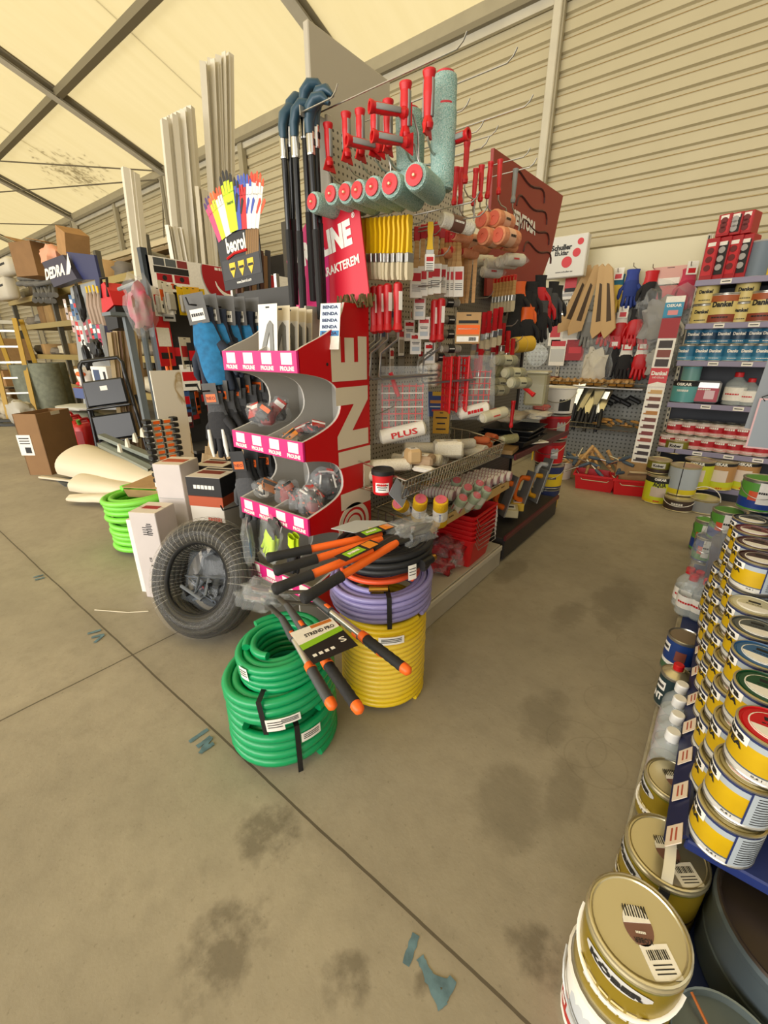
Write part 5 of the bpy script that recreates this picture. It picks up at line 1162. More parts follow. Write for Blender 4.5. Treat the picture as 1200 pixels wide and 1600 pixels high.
def yellow_can(lb, M, lidm, inner=False):
    t = thing('paint_can', lb, 'paint can', M, 'yellow paint cans in stacks'); n = 32
    b = B(); b.lathe([(r_ * 1.02, 0), (r_ * 1.025, .003), (r_ * 1.0, .006), (r_, .018), (r_, .022), (r_, .076), (r_, .091), (r_, .0975), (r_ * 1.02, .1), (r_ * 1.025, .103), (r_ * 1.0, .1035)], [TIN, TIN, CANW, mat('55606A', .4), YCAN, CANG, NAVYB, TIN, TIN, TIN], n, cap=False); b.out('body', t, 40)
    b = B(); b.lathe([(r_ * 1.0, .1035), (r_ * .95, .1045), (r_ * .93, .1005), (r_ * .86, .1005), (r_ * .84, .103), (r_ * .2, .103), (0, .103)], [GOLDR, lidm, lidm, lidm, lidm, lidm] if not inner else [GOLDR, GOLDR, GOLDR, GOLDR, GOLDR, GOLDR], n, cap=False); b.out('lid', t, 35)
    b = B(); b.disc(.043, PAPER, T(0, 0, .1032), n=28); b.disc(.0405, lidm, T(0, 0, .1036), n=28); b.prism([(.04 * math.cos(a), .04 * math.sin(a)) for a in [math.radians(-170 + q * 16) for q in range(11)]], .0012, PAPER, T(0, 0, .1042)); b.box((.0, .02, .1048), (.03, .012, .001), INK); b.text('~', .04, .006, INK, FLAT((-.0, .004, .1035), 0), z=.0015); b.out('lid_label', t, 0)
    b = B(); M0 = lambda a: fr((0, 0, .052), (-math.sin(math.radians(a)), math.cos(math.radians(a)), 0), (0, 0, 1))
    b.wrap(.13, .088, CANG, M0(-14), r_, z=.0008, n=14); b.wrap(.0035, .09, NAVYB, M0(-14), r_, x=-.066, z=.0012)
    for k in range(11): b.wrap(.11, .0022, INK, M0(-14), r_, y=.036 - k * .0072, z=.0014, n=10)
    b.text('ura', .05, .013, INK, M0(-158), R=r_, y=.03, x=.0, z=.0015, bold=.05); b.wrap(.065, .022, PAPER, M0(-158), r_, y=.03, z=.0008); b.text('TEA', .05, .014, INK, M0(-158), R=r_, y=.01, z=.0016, bold=.04)
    b.wrap(.03, .01, CANW, M0(-100), r_, y=-.038, z=.001); b.text('0,6 l', .018, .006, INK, M0(-100), R=r_, y=-.038, z=.002); b.out('label', t, 40)
    return t
cans = {}
for k in range(9):
    nl, lm = LIDS[k]
    nz = 3 if k < 5 else 4
    for j in range(nz):
        for row in range(2):
            if row and (k > 8 or j != 2): continue
            x = .205 - .006 * k + row * .14 + (.0, .006, .02, .022)[j]; y = 1.03 + .141 * k + (-.04 if j == 0 else -.02 if j == 1 else 0) + row * .03; z = .3485 + j * (h_ + .0005)
            if row: lm2 = LIDS[(k * 5 + 3) % 14]; ll, kk = lm2[1], 100 + (k * 5 + 3) % 14
            else: ll, kk = lm, k
            pos = ('bottom', 'second', 'third')[min(j, 2)]
            lb = ('yellow paint can with %s lid, top of the %s stack along the shelf edge' % (nl, ORD[k])) if j == nz - 1 and not row else ('yellow paint can in the rear row behind the %s edge stack' % ORD[k]) if row else ('yellow paint can, %s of the %s stack along the blue shelf edge' % (pos, ORD[k]))
            M = T(x, y, z + (.0 if not row else 0)) @ R('Z', random.uniform(-6, 6) - 4)
            if row: M = T(x, y, .3485 + 2 * (h_ + .0005))
            if j < nz - 1 and not row: kk = 50
            if kk % 100 not in cans: cans[kk % 100] = yellow_can(lb, M, ll, kk == 50)
            else: dup(cans[kk % 100], M, lb)
            if row:
                for jj in range(2): dup(cans[50], T(x, y, .3485 + jj * (h_ + .0005)), 'yellow paint can, %s of the rear stack behind the %s edge stack' % (('bottom', 'middle')[jj], ORD[k]))
WB = mat('D4D6D6', .45)
bucket('large white and navy tin standing behind the nearest yellow cans', T(.46, .98, .35), .09, .19, [(.25, NAVYB), (.8, WB), (1, WB)], TINLID, TIN, False, 'paint_tin', tap=1, cat='paint can', txt=[('~', .07, .03, PAPER, -110, .03, NAVYB)])
GOLD = mat('9C8420', .3, .35); OLIV = mat('7E7A22', .4, .3)
KB = mat('3A2A22', .5)
def kober(lb, M, r, h, lids=True, hand=None, txta=-100, up=None):
    t = thing('varnish_can', lb, 'paint can', M, None); n = 40
    b = B(); b.lathe([(r, 0), (r * 1.02, .004), (r, .008), (r, h * .25), (r, h * .3), (r, h * .55), (r, h - .02), (r * 1.02, h - .012), (r * 1.02, h - .006), (r * .99, h)], [GOLDR, GOLDR, GOLD, KB, GOLD, GOLD, OLIV, TINLID, TINLID], n); b.out('body', t, 40)
    b = B(); b.lathe([(r * 1.0, h - .004), (r * 1.0, h + .004), (r * .965, h + .006), (r * .945, h - .001), (r * .915, h - .001), (r * .9, h + .004), (r * .88, h + .001), (0, h + .0005)], TINLID, n, cap=False); b.out('lid', t, 30)
    if lids:
        b = B(); M0 = FLAT((0, 0, h + .001), 30); 
        b.disc(r * .36, mat('7B5648', .6), M0, n=28, rx=.8); b.prism([(r * .36 * .8 * math.cos(a), r * .36 * math.sin(a)) for a in [math.radians(10 + q * 14) for q in range(13)]], .0012, PAPER, M0 @ T(0, 0, .0008))
        for k in range(9): b.plate(.0016 + .001 * (k % 2), .02, INK, M0, .0012, x=-.018 + k * .005, y=.022, z=.0015)
        b.text('KÖBER', r * .36, .01, INK, M0, y=-.025, x=0, z=.0025, rot=PI); b.text('~', .018, .006, PAPER, M0, y=-.012, z=.0025, rot=PI); b.out('lid_label', t, 0)
        b = B(); M0 = FLAT((r * .48, -r * .38, h + .001), 40); b.plate(.052, .05, PAPER, M0); [b.plate(.0015 + .0008 * (k % 3), .014, INK, M0, .0016, x=-.018 + k * .004, y=.01) for k in range(10)]; [b.plate(.035, .0018, INK, M0, .0016, y=-.004 - k * .006) for k in range(3)]; b.out('price_sticker', t, 0)
    b = B(); Mx = lambda a: fr((0, 0, h * .78), (-math.sin(math.radians(a)), math.cos(math.radians(a)), 0), (0, 0, 1))
    w = r * 1.3; rows = []
    for e in (-1, 0, 1): rows.append([(r + .0015) * 1 * V((math.cos(math.radians(txta) + u), math.sin(math.radians(txta) + u), 0)) + V((0, 0, h * .76 + e * h * .1 * max(.05, math.sqrt(max(0, 1 - (u / .72) ** 2))))) for u in [(-.7 + 1.4 * q / 14) for q in range(15)]])
    b.sheet(rows, mat('C9C7C2', .5)); b.text('KÖBER', r * 1.1, h * .11, INK, fr((0, 0, h * .76), (-math.sin(math.radians(txta)), math.cos(math.radians(txta)), 0), (0, 0, 1)), R=r, z=.003, bold=.06)
    b.text('~', r * 1.5, h * .06, mat('D9C890', .5), Mx(txta), R=r, y=-h * .38, z=.003); b.text('~', r * 1.1, h * .14, CANW, Mx(txta), R=r, y=-h * .5, z=.003, bold=.04); b.out('label', t, 40)
    b = B()
    if up is None:
        b.tube([V((r * 1.03 * math.cos(a), r * 1.03 * math.sin(a), h * .6 - h * .3 * math.sin((a - math.radians(txta - 90))))) for a in [math.radians(txta - 90) + PI * k / 20 for k in range(21)]], .0045, WHITE, 6, flat=.6)
    else:
        a0 = up; ps = [V((r * 1.0 * math.cos(q), 0, h * .9 + .06 * math.sin(q))) for q in [PI * k / 16 for k in range(17)]]
        rows = [[R('Z', a0) @ (p + V((0, e, 0))) for p in ps] for e in (-.011, .011)]; b.sheet(rows, mat('E6E0CC', .4)); rows = [[R('Z', a0) @ (p + V((0, e, -.003))) for p in ps] for e in (-.011, .011)]; b.sheet(rows, mat('E6E0CC', .4))
        for sg in (-1, 1): b.box((0, 0, 0), (.006, .02, .03), INK, R('Z', a0) @ T(sg * (r + .004), 0, h * .86))
    b.out('handle', t, 60)
    return t
cl = at(997, 1445, 'z', .36)
bucket('red and white paint bucket under the nearest gold varnish can', T(cl.x, cl.y, .0), .098, .185, [(.1, WHITE), (.5, mat('B5302A', .5)), (.85, WHITE), (1, WHITE)], WHITE, WHITE, True, tap=.92, txt=[('', .05, .05, PAPER, -120, .1, mat('C4C8CA', .5)), ('~', .02, .02, PAPER, -150, .06, None)])
kober('gold and brown varnish can with white handle on the red bucket, nearest the camera', T(cl.x, cl.y, .192), .09, .165, txta=-101)
cl = at(1042, 1325, 'z', .27); kober('gold varnish can with its white handle raised across the lid, behind the nearest one', T(cl.x + .002, cl.y, .093), .088, .17, txta=-150, up=-85)
cl = at(1045, 1212, 'z', .25); t = kober('gold-lidded varnish can standing behind the one with the raised handle', T(cl.x + .015, cl.y, .093), .072, .15, txta=-160)
DRUM = mat('5E6A70', .4, .5); DLID = mat('4A4038', .35, .6)
def drum(lb, c, r, h, m, lid):
    t = thing('paint_drum', lb, 'drum', T(*c)); n = 44
    b = B(); b.lathe([(r * .98, 0), (r, .006), (r, h * .4), (r * 1.012, h * .42), (r * 1.012, h * .45), (r, h * .47), (r, h - .03), (r * 1.015, h - .026), (r * 1.02, h - .01), (r, h)], m, n, cap=False); b.out('body', t, 30)
    b = B(); b.lathe([(r * 1.0, h), (r * .985, h + .006), (r * .955, h + .004), (r * .93, h - .012), (0, h - .012)], lid, n, cap=False); b.out('lid', t, 30); b = B(); b.box((0, 0, h - .01), (.09, .03, .004), mat('9A9888', .4), R('Z', 60) @ T(0, .02, 0)); b.out('tape_strip', t); return t
drum('large blue-grey metal drum tucked under the blue shelf end', (.375, .935, .089), .16, .2, DRUM, DLID)
p = at(1130, 1565, 'z', .2); t = drum('lower grey metal drum with orange string across its lid at the picture corner', (.27, .675, 0), .1, .2, DRUM, mat('6E7878', .35, .6)); b = B(); b.tube([(-.07, .06, .206), (-.03, .02, .194), (0, -.03, .192), (.01, -.09, .206)], .003, mat('B4652A', .7), 5); b.out('string', t)
# bottles and tins on the base
def bottle(lb, M, r, h, capm, lab=None, liquid=None, grp=None, body=PET, name='bottle', capr=.36):
    t = thing(name, lb, 'bottle', M, grp)
    b = B(); b.lathe([(r * .9, 0), (r, .008), (r, h * .62), (r * .9, h * .7), (r * .45, h * .82), (r * .36, h * .86), (r * .36, h * .9)], body, 20); b.out('body', t, 50)
    if liquid: b = B(); b.lathe([(r * .86, .004), (r * .95, .01), (r * .95, h * liquid), (0, h * liquid)], mat('DADFD8', .1, alpha=.35), 20); b.out('liquid', t, 50)
    b = B(); b.lathe([(r * capr, h * .86), (r * capr * 1.04, h * .87), (r * capr * 1.02, h * .985), (r * capr * .9, h), (0, h)], capm, 18); b.out('cap', t, 35)
    if lab: b = B(); b.lathe([(r * 1.015, h * lab[1]), (r * 1.015, h * lab[2])], lab[0], 20, cap=False); b.text(lab[3], r * 1.3, h * .07, lab[4], fr((0, 0, h * (lab[1] + lab[2]) / 2), (.97, -.25, 0), (0, 0, 1)), R=r * 1.015, z=.002, bold=.04); b.out('label', t, 50)
    return t
for i, (px, py) in enumerate(((1052, 1146), (1059, 1119), (1062, 1094), (1066, 1072))):
    p = at(px, py, 'z', .315); bottle('clear bottle with white cap on the shelf base, %s from the near end' % ORD[i], T(p.x, p.y, .09), .043, .235, mat('E9E9E6', .4), (mat('C9B8B4', .5, alpha=.5), .15, .5, '~', RED), .5, 'white-capped clear bottles', capr=.44)
p = at(1063, 1043, 'z', .27); t = bucket('dark tin with pale cone top and red cap behind the white-capped bottles', T(p.x - .005, p.y, .09), .05, .15, [(.1, mat('2A3A3A', .4)), (.95, mat('1E3438', .4)), (1, TIN)], TINLID, TIN, False, 'solvent_tin', tap=1, cat='tin', txt=[('~', .03, .02, INK, -140, .1, PAPER), ('NT', .04, .03, PAPER, -140, .05, None)])
b = B(); b.lathe([(.052, .149), (.022, .166), (.022, .17)], TINLID, 20); b.lathe([(.017, .165), (.018, .19), (.015, .193), (0, .193)], RED, 14); b.out('cap', t, 40)
p = at(1073, 992, 'z', .27); bucket('blue paint tin with tan lid on the shelf base beyond the red-capped tin', T(p.x - .002, p.y, .09), .062, .17, [(.06, TIN), (.25, mat('4A6A4A', .5)), (.35, PAPER), (.95, mat('1F3E7E', .4)), (1, TIN)], mat('8A7A66', .4, .3), TIN, False, 'paint_tin', tap=1, cat='paint can', txt=[('~', .03, .02, INK, -150, .12, PAPER), ('', .03, .025, INK, -90, .1, mat('8A4A3A', .5))])
# bag with red-capped bottles hanging over the far base
t = thing('plastic_bag', 'clear plastic bag draped over the red-capped bottles beside the far paint cans', 'bag', T(at(1112, 870, 'z', .42)))
b = B(); blob(b, (.17, .3, .26), FILMB, seed=9, rough=.5, n=14); b.out('film', t, 60)
for i, (px, py) in enumerate(((1071, 950), (1092, 958), (1066, 938), (1080, 944))):
    p = at(px, py, 'z', .12); bottle('clear bottle with red cap standing by the draped plastic bag, %s from the front' % ORD[i], T(p.x, p.y, .09), .05, .23, RED, (PAPER, .2, .5, '~', RED), .3, 'red-capped bottles by the bag', capr=.4)
# green and blue tins, far end of the paint shelf
GRT = mat('5A9A3A', .45); BLT = mat('1E3F8E', .45)
for i, (x, y, z, r, h, m) in enumerate(((.22, 3.36, .0, .1, .22, 0), (.46, 3.40, .0, .1, .22, 1), (.16, 3.42, .232, .085, .2, 0), (.36, 3.42, .232, .1, .22, 1), (.55, 3.45, .232, .085, .2, 0), (.28, 3.44, .464, .1, .2, 0), (.48, 3.44, .464, .1, .2, 1), (.1, 3.55, .0, .07, .18, 1), (.07, 3.75, 0, .07, .24, 0))):
    cc = math.degrees(math.atan2(-y, -x))
    bucket('%s paint tin beyond the yellow cans, %s' % (('green', 'blue and green')[m], ('bottom left', 'bottom right', 'second row left', 'second row middle', 'second row right', 'top left', 'top right', 'small one at the aisle side', 'tall one at the far aisle side')[i]), T(x, y, z + .002), r, h, [(.1, (GRT, BLT)[m]), (.4, (BLT, GRT)[m]), (.9, (GRT, BLT)[m]), (1, TIN)], (GRT, mat('2C3E6A', .4))[m], TIN, True, 'paint_tin', tap=.97, cat='paint can', grp='green and blue tins at the shelf end', txt=[('', .05, .07, INK, cc + 15, h * .6, PAPER), ('~', .06, .02, INK, cc + 15, h * .62, None), ('', .04, .03, INK, cc - 15, h * .5, mat('D9542A', .5))])
pts = [at(x, y, 'y', 3.2) for x, y in ((1207, 540), (1163, 668), (1205, 676), (1230, 600))]
b = B(); b.prism([(p.x, p.z) for p in pts], .012, mat('8E9498', .4), FXZ((0, 3.2, 0))); tag(b.out('display_board', smooth=0), 'grey tilted board standing by the dark shelf of red cans', 'board')
b = B(); p0, p1 = at(1187, 622, 'y', 3.12), at(1225, 705, 'y', 3.12); M = FXZ(((p0.x + p1.x) / 2, 3.12, (p0.z + p1.z) / 2)); w, h = p1.x - p0.x, p0.z - p1.z
b.plate(w, h, mat('E6B8B8', .5), M, .006); b.plate(w * .9, h * .94, mat('9CA4AA', .5), M, .0066); b.tube([M @ V((-w * .2, h * .6, .0)), M @ V((-w * .45, h * .52, .0)), M @ V((-w * .35, h * .45, .01))], .003, INK, 5); tag(b.out('picture_card', smooth=0), 'pale framed card hanging in front of the grey tilted board', 'card')
b = B(); b.box((.42, 3.24, .6), (.03, .03, 1.7), NAVYS); tag(b.out('display_post', smooth=0), 'blue post carrying the tilted grey board', 'post')

# ------------------------------------------------------------------ shelf of paint cans against the far wall
FY = 5.25; LIL = mat('8C86A0', .5); NAVD = mat('20242E', .5)
fsf = thing('wall_shelf', 'dark shelf unit with lilac edges full of yellow, blue and red cans by the wall', 'shelf unit', (.5, FY + .4, 0))
b = B(); b.box((.55, FY + .46, 1.15), (2.1, .03, 2.3), NAVD); gl(b, 'back_panel', fsf, smooth=0)
SZ = (2.0, 1.635, 1.305, .91, .455)
for i, z in enumerate(SZ):
    b = B(); b.box((.56, FY + .23, z - .018), (2.08, .44, .03), NAVD); b.box((.56, FY + .005, z - .02), (2.08, .02, .05), LIL, b=.004); gl(b, 'shelf', fsf)
b = B(); b.box((.56, FY + .23, .06), (2.08, .46, .12), NAVD); b.box((.56, FY, .1), (2.08, .02, .05), LIL); gl(b, 'base', fsf)
for x in (-.49, .57, 1.6):
    b = B(); b.box((x, FY + .45, 1.2), (.03, .05, 2.5), PALE); [b.box((x, FY + .424, .2 + k * .06), (.012, .003, .03), INK) for k in range(38)]; gl(b, 'upright', fsf, smooth=0)
for i in range(5):
    for j, x in enumerate((-.25, .0, .22, .45)):
        if i == 0 and j: continue
        b = B(); b.plate(.08, .035, PAPER, FXZ((x + .03 * i, FY - .006, SZ[i] - .02)), .002); b.plate(.06, .008, INK, FXZ((x + .03 * i, FY - .008, SZ[i] - .02)), .001); tag(b.out('price_tag', smooth=0), 'white price tag, %s on the lilac edge of the %s shelf' % (ORD[j], ('top', 'yellow can', 'blue can', 'bottle', 'red can')[i]), 'tag', 'price tags on the lilac shelf edges')
DYEL = mat('D8C47A', .4); DBL = mat('2A6E92', .4); DRD = mat('B5202A', .4); DBLD = mat('1F3F5A', .4)
def wallcan(lb, M, r, h, m, txt, tm, top, grp, extra=None):
    return bucket(lb, M, r, h, [(.04, TIN), (.3, extra or m), (.72, m), (.93, top), (1, TIN)], TIN, TIN, False, 'paint_can', tap=1, cat='paint can', grp=grp, n=20, txt=[(txt, r * 1.25, h * .2, tm, -95, h * .64, None), ('', r * 1.0, h * .06, tm, -95, h * .32, None), ('~', r * 1.0, h * .07, tm, -95, h * .2, None)])
for i, (px, py, r, h) in enumerate(((958, 474 + 0, 0, 0),)): pass
fp = lambda px, py, z: V((at(px, py, 'y', FY + .12).x, FY + .12, z))
for i, (px, big, st_) in enumerate(((1100, 0, 2), (1131, 1, 1), (1160, 0, 2), (1193, 1, 1), (1228, 0, 2))):
    p = fp(px, 480, SZ[1] + .001); r, h = (.125, .25) if big else (.088, .165)
    for s_ in range(st_): wallcan('%s cream %s can with black lettering, %s in the yellow row%s' % (('small', 'large')[big], 'paint', ORD[i], (' lower', ' upper')[s_] if st_ > 1 else ''), T(p.x, p.y, p.z + s_ * (h + .004)), r, h, DYEL, 'Danke!', INK, mat('A8562A', .5) if big else DYEL, 'cream cans on the second shelf', mat('8A3A22', .5) if big else DYEL)
first = [None, None]
for j in range(2):
    for i in range(7):
        p = fp(1075 + i * 22.5, 545, SZ[2] + .001); p.x += .03 * j; lb = 'blue paint can, %s from the left in the %s row of the blue shelf' % (ORD[i], ('lower', 'upper')[j]); M = T(p.x, p.y + .01 * j, p.z + j * .149) @ R('Z', random.uniform(-25, 25))
        if first[j] is None: first[j] = wallcan(lb, M, .076, .146, (DBL, DBLD)[j], 'Danke!', PAPER, DBL, 'blue cans on the third shelf', mat('4A90B0', .4) if j == 0 else DBL)
        else: dup(first[j], M, lb)
first = None
for j in range(2):
    for i in range(8):
        p = fp(1042 + i * 21.5, 690, SZ[4] + .001); p.x += .04 * j; lb = 'red and white can, %s from the left in the red shelf %s row' % (ORD[i], ('lower', 'upper')[j]); M = T(p.x, p.y + .02 * j, p.z + j * .139) @ R('Z', random.uniform(-25, 25))
        if first is None: first = wallcan(lb, M, .072, .136, DRD, '~', PAPER, mat('D8C8C0', .5), 'red cans on the fifth shelf', mat('D9A8A0', .5))
        else: dup(first, M, lb)
TEAL = mat('5AA0A0', .4)
p = fp(1070, 610, SZ[3] + .001); bucket('teal can with black lid on the bottle shelf', T(p), .11, .2, [(.05, TIN), (.8, TEAL), (1, INK)], INK, INK, False, 'paint_can', tap=1, cat='paint can', txt=[('OSKAR', .13, .03, PAPER, -95, .18, None), ('~', .1, .03, mat('E6E6DA', .5), -95, .12, None)]); bucket('smaller teal can standing on the black-lidded teal can', T(p.x + .02, p.y, p.z + .206), .08, .15, [(.05, TIN), (.8, mat('6A9A96', .4)), (1, TEAL)], TIN, TIN, False, 'paint_can', tap=1, cat='paint can')
p = fp(1104, 610, SZ[3] + .11); t = thing('pouch', 'silver and red pouch leaning on the bottle shelf', 'pouch', T(p) @ R('X', -10)); b = B(); b.box((0, 0, 0), (.22, .07, .21), mat('C6C6C6', .25, .6), b=.02); b.out('body', t); b = B(); b.plate(.2, .13, mat('A8203A', .4), FXZ((0, -.036, -.03))); b.plate(.08, .08, mat('D8B8C0', .4), FXZ((.03, -.037, -.03))); b.text('~', .1, .02, PAPER, FXZ((-.02, -.037, .02))); b.out('label', t, 0)
for i, (px, h) in enumerate(((1146, .3), (1168, .25))): bottle(('taller', 'shorter')[i] + ' clear bottle with red cap and red label on the dark shelf', T(fp(px, 620, SZ[3] + .001)), .085 - .012 * i, h, RED, (PAPER, .15, .55, '~', RED), .4, 'red-labelled bottles', capr=.4)
# red boxed tools on top
RB = mat('A8141C', .4)
k = 0
for j in range(2):
    for i in range(4 if j == 0 else 3):
        px = (1108, 1125, 1142, 1158)[i] if j == 0 else (1118, 1134, 1150)[i]; p = fp(px, 430, SZ[0] + .001 + j * .345); h = .34 if j == 0 else .17
        t = thing('boxed_set', 'red and black box, %s from the left, %s row atop the dark shelf' % (ORD[i], ('lower', 'upper')[j]), 'box', T(p) @ R('Z', -18), 'red boxes on the dark shelf'); b = B(); b.box((0, 0, h / 2), (.1, .16, h), RB, b=.004); b.out('body', t); b = B(); M = FXZ((0, -.081, h / 2)); b.plate(.08, h * .75, INK if i % 2 else mat('C7222A', .4), M); [b.cyl(M @ V((0, (q - 1) * h * .2, .002)), M @ V((0, (q - 1) * h * .2, .006)), .026, mat('6A1A1A', .5) if i % 2 == 0 else GREY, 12) for q in range(3)]; b.plate(.06, .03, PAPER, M, .003, y=h * .35); b.out('picture', t, 0)
bucket('grey-blue carton edge standing beside the red boxes', T(fp(1182, 420, SZ[0])), .1, .28, [(.5, mat('6E7C8A', .5)), (1, mat('6E7C8A', .5))], GREY, GREY, False, 'tin', tap=1, cat='tin')
bucket('yellow tin at the picture edge on top of the dark shelf', T(fp(1206, 420, SZ[0])), .07, .2, [(.5, YEL), (1, YEL)], TIN, TIN, False, 'tin', tap=1, cat='tin')
# floor cans before the far shelf
def fcan(px, py, r, h, z, lb, bnds, txt=None, hand=None, y=None, lid=TINLID):
    p = at(px, py, 'z', z); d = V((p.x, p.y, 0)).normalized() * r; return bucket(lb, T(p.x + d.x, p.y + d.y, z + .001), r, h, bnds, lid, TINLID, hand is not None, 'paint_can', tap=1, cat='paint can', txt=txt, hand_up=hand == 'up', handm=WHITE)
LIMEL = mat('C9D02A', .4); YB = mat('D6C21E', .4); TANP = mat('B98A52', .5)
fcan(1023, 788, .125, .28, 0, 'green-yellow paint can with aqua lettering on the floor by the sample strip', [(.14, YB), (.75, LIMEL), (.93, INK), (1, TINLID)], [('AQUA', .11, .05, INK, -85, .19, None), ('OSKAR', .1, .025, PAPER, -85, .245, None), ('', .1, .05, INK, -85, .12, mat('C9B8A8', .5)), ('~', .05, .02, RED, -85, .03, None)])
fcan(1026, 741, .1, .13, .285, 'small olive can with oval label standing on the aqua can', [(.1, GOLDR), (.35, KB), (.9, OLIV), (1, TINLID)], [('Kober', .09, .025, INK, -85, .08, CANW)])
fcan(1056, 800, .12, .12, 0, 'flat black and gold can at the bottom beside the aqua can', [(.1, GOLDR), (.85, KB), (1, GOLDR)], [('~', .1, .03, CANW, -90, .07, None)], '')
fcan(1060, 775, .125, .27, .125, 'white and yellow can with its back turned standing on the flat black can', [(.05, TINLID), (.22, YB), (.95, CANG), (1, TINLID)], [('', .006, .2, INK, -95, .14, INK)])
fcan(1054, 710, .115, .14, .4, 'brown and gold can with raised white handle, topmost of the floor stack', [(.08, GOLDR), (.4, KB), (.9, OLIV), (1, TINLID)], [('Kober', .1, .03, INK, -92, .085, CANW)], 'up')
fcan(1093, 803, .118, .13, 0, 'grey-labelled can with raised white handle alone on the floor', [(.08, GOLDR), (.85, mat('8C8E8E', .45)), (1, GOLDR)], None, 'up')
for i, (px, py) in enumerate(((1082, 765), (1116, 766), (1152, 766))):
    fcan(px, py, .125, .28, .125, ('green-yellow can half hidden behind the white and yellow can', 'large green-yellow can with tan picture on the low shelf base', 'second large can with tan picture, partly covered by green tins')[i], [(.12, YB), (.3, LIMEL), (.85, TANP if i else LIMEL), (.95, INK), (1, TINLID)], [('OSKAR', .12, .03, PAPER, -95, .255, None), ('', .12, .06, INK, -95, .14, mat('E0D0C0', .5)), ('4,5 l', .05, .02, RED, -80, .02, None)])
# colour sample strip leaning on the shelf
a = at(998, 727, 'y', 5.0); a.z = max(a.z, .02); c = at(1078, 462, 'y', 5.12)
t = thing('sample_strip', 'tall white strip of wood colour samples with red banner leaning on the dark shelf', 'sample strip', fr(a, (1, .05, 0), c - a)); L = (c - a).length; KM = Matrix.Diagonal((1, L / 2.36, 1, 1))
b = B(); b.box((0, L / 2, 0), (.15, L, .012), PAPER); b.out('board', t, 0)
SC = ['2A1714', '2E1A16', '38201A', '8E3A22', '7A2420', '5E2C1E', '6E3220', 'B0762A', '4A2A1C', '7A3C1E', 'C8A060']
for k, cch in enumerate(SC): b = B(); b.plate(.1, .055, mat(cch, .5), KM, .008, x=.01, y=.09 + k * .1, z=.002); b.plate(.03, .02, mat(cch, .5), KM, .008, x=-.045, y=.075 + k * .1, z=.0025); b.out('colour_sample', t, 0)
b = B(); y0 = .09 + 11 * .1; b.plate(.15, .26, RED, KM, .009, y=y0 + .1, z=.002); b.text('Danke!', .13, .06, PAPER, KM, y=y0 + .16, z=.0125, bold=.05); b.text('LAC-COLOR', .1, .025, PAPER, KM, y=y0 + .1, z=.0125); b.prism([(-.075, 0), (.075, 0), (.075, .05), (0, .07), (-.075, .03)], .001, PAPER, KM @ T(0, y0 - .03, .0115)); b.out('banner', t, 0)
for k, cch in enumerate(('33211C', '7E3A28', '2C1A16')): b = B(); b.plate(.11, .1, mat(cch, .5), KM, .008, y=y0 + .3 + k * .125, z=.002); b.out('colour_sample', t, 0)
b = B(); y1 = y0 + .63; b.plate(.15, .28, DRED, KM, .009, y=y1 + .14, z=.002); b.plate(.15, .2, mat('2A8AB0', .5), KM, .009, y=y1 + .36, z=.002); b.text('OSKAR', .12, .04, PAPER, KM, y=y1 + .42, z=.0125, bold=.04); b.plate(.08, .06, mat('D98A8A', .5), KM, .01, y=y1 + .33, z=.003); b.out('banner', t, 0, label='blue and dark red top banner')

b = B(); b.box((0, 0, .16), (.3, .2, .32), KRAFT, b=.004); tag(b.out('carton', smooth=0), 'kraft carton on the floor under the foot of the sample strip', 'carton', M=T(a.x - .06, a.y + .06, 0) @ R('Z', 10))
# ------------------------------------------------------------------ back wall pegboard with gloves and floats
WY = 6.2
wp = thing('pegboard_wall', 'grey pegboard display with cream top board on the far wall, hung with gloves', 'display wall', (-3, WY, 0))
b = B(); b.box((-3.2, WY + .03, 1.03), (5.4, .04, 2.02), pegmat('9A9A92', 0, 2, .05, '5A5A54', .22)); gl(b, 'peg_panel', wp, smooth=0)
b = B(); b.box((-3.2, WY + .03, 2.29), (5.4, .04, .5), mat('D9D2B4', .6)); gl(b, 'top_board', wp, smooth=0)
for x in (-.52, -1.9, -3.3): b = B(); b.box((x, WY + .0, 1.27), (.04, .03, 2.54), PALE); [b.box((x, WY - .016, .1 + k * .06), (.012, .003, .03), INK) for k in range(40)]; gl(b, 'upright', wp, smooth=0)
b = B(); b.box((-2.6, WY - .2, .98), (3.6, .4, .012), STEEL); [b.tube([(-4.4, WY - .4 + .003 * q, .99 + .05 * q), (-.8, WY - .4 + .003 * q, .99 + .05 * q)], .005, CHROME, 5) for q in range(2)]; gl(b, 'wire_shelf', wp)
b = B(); b.box((-2.6, WY - .22, .5), (3.6, .44, .012), STEEL); [b.tube([(-4.4, WY - .44, .5 + .06 * q), (-.8, WY - .44, .5 + .06 * q)], .005, CHROME, 5) for q in range(2)]; gl(b, 'wire_shelf', wp)
p0, p1 = at(848, 432, 'y', 5.9), at(917, 368, 'y', 5.9); c = (p0 + p1) / 2; t = thing('lightbox_sign', 'white square sign with red dots and black lettering above the far pegboard', 'sign', FXZ((c.x + .02, 5.9, c.z)))
b = B(); b.box((0, 0, -.06), (.46, .44, .12), mat('D6D3C9', .5), b=.01); b.out('box', t); b = B(); b.text('Schuller', .24, .06, INK, Matrix(), x=-.06, y=.1, z=.002, bold=.05); b.text('Eh.klar', .16, .05, INK, Matrix(), x=-.05, y=.04, z=.002, bold=.04); b.text('www.schuller.eu', .2, .018, INK, Matrix(), y=-.16, z=.002)
for x, y, r in ((.02, -.06, .06), (.12, .03, .045), (.15, .14, .035)): b.disc(r, RED, Matrix(), z=.001, x=x, y=y)
b.out('lettering', t, 0)
gw = [(680, 500 - 70 + 0, 0)]
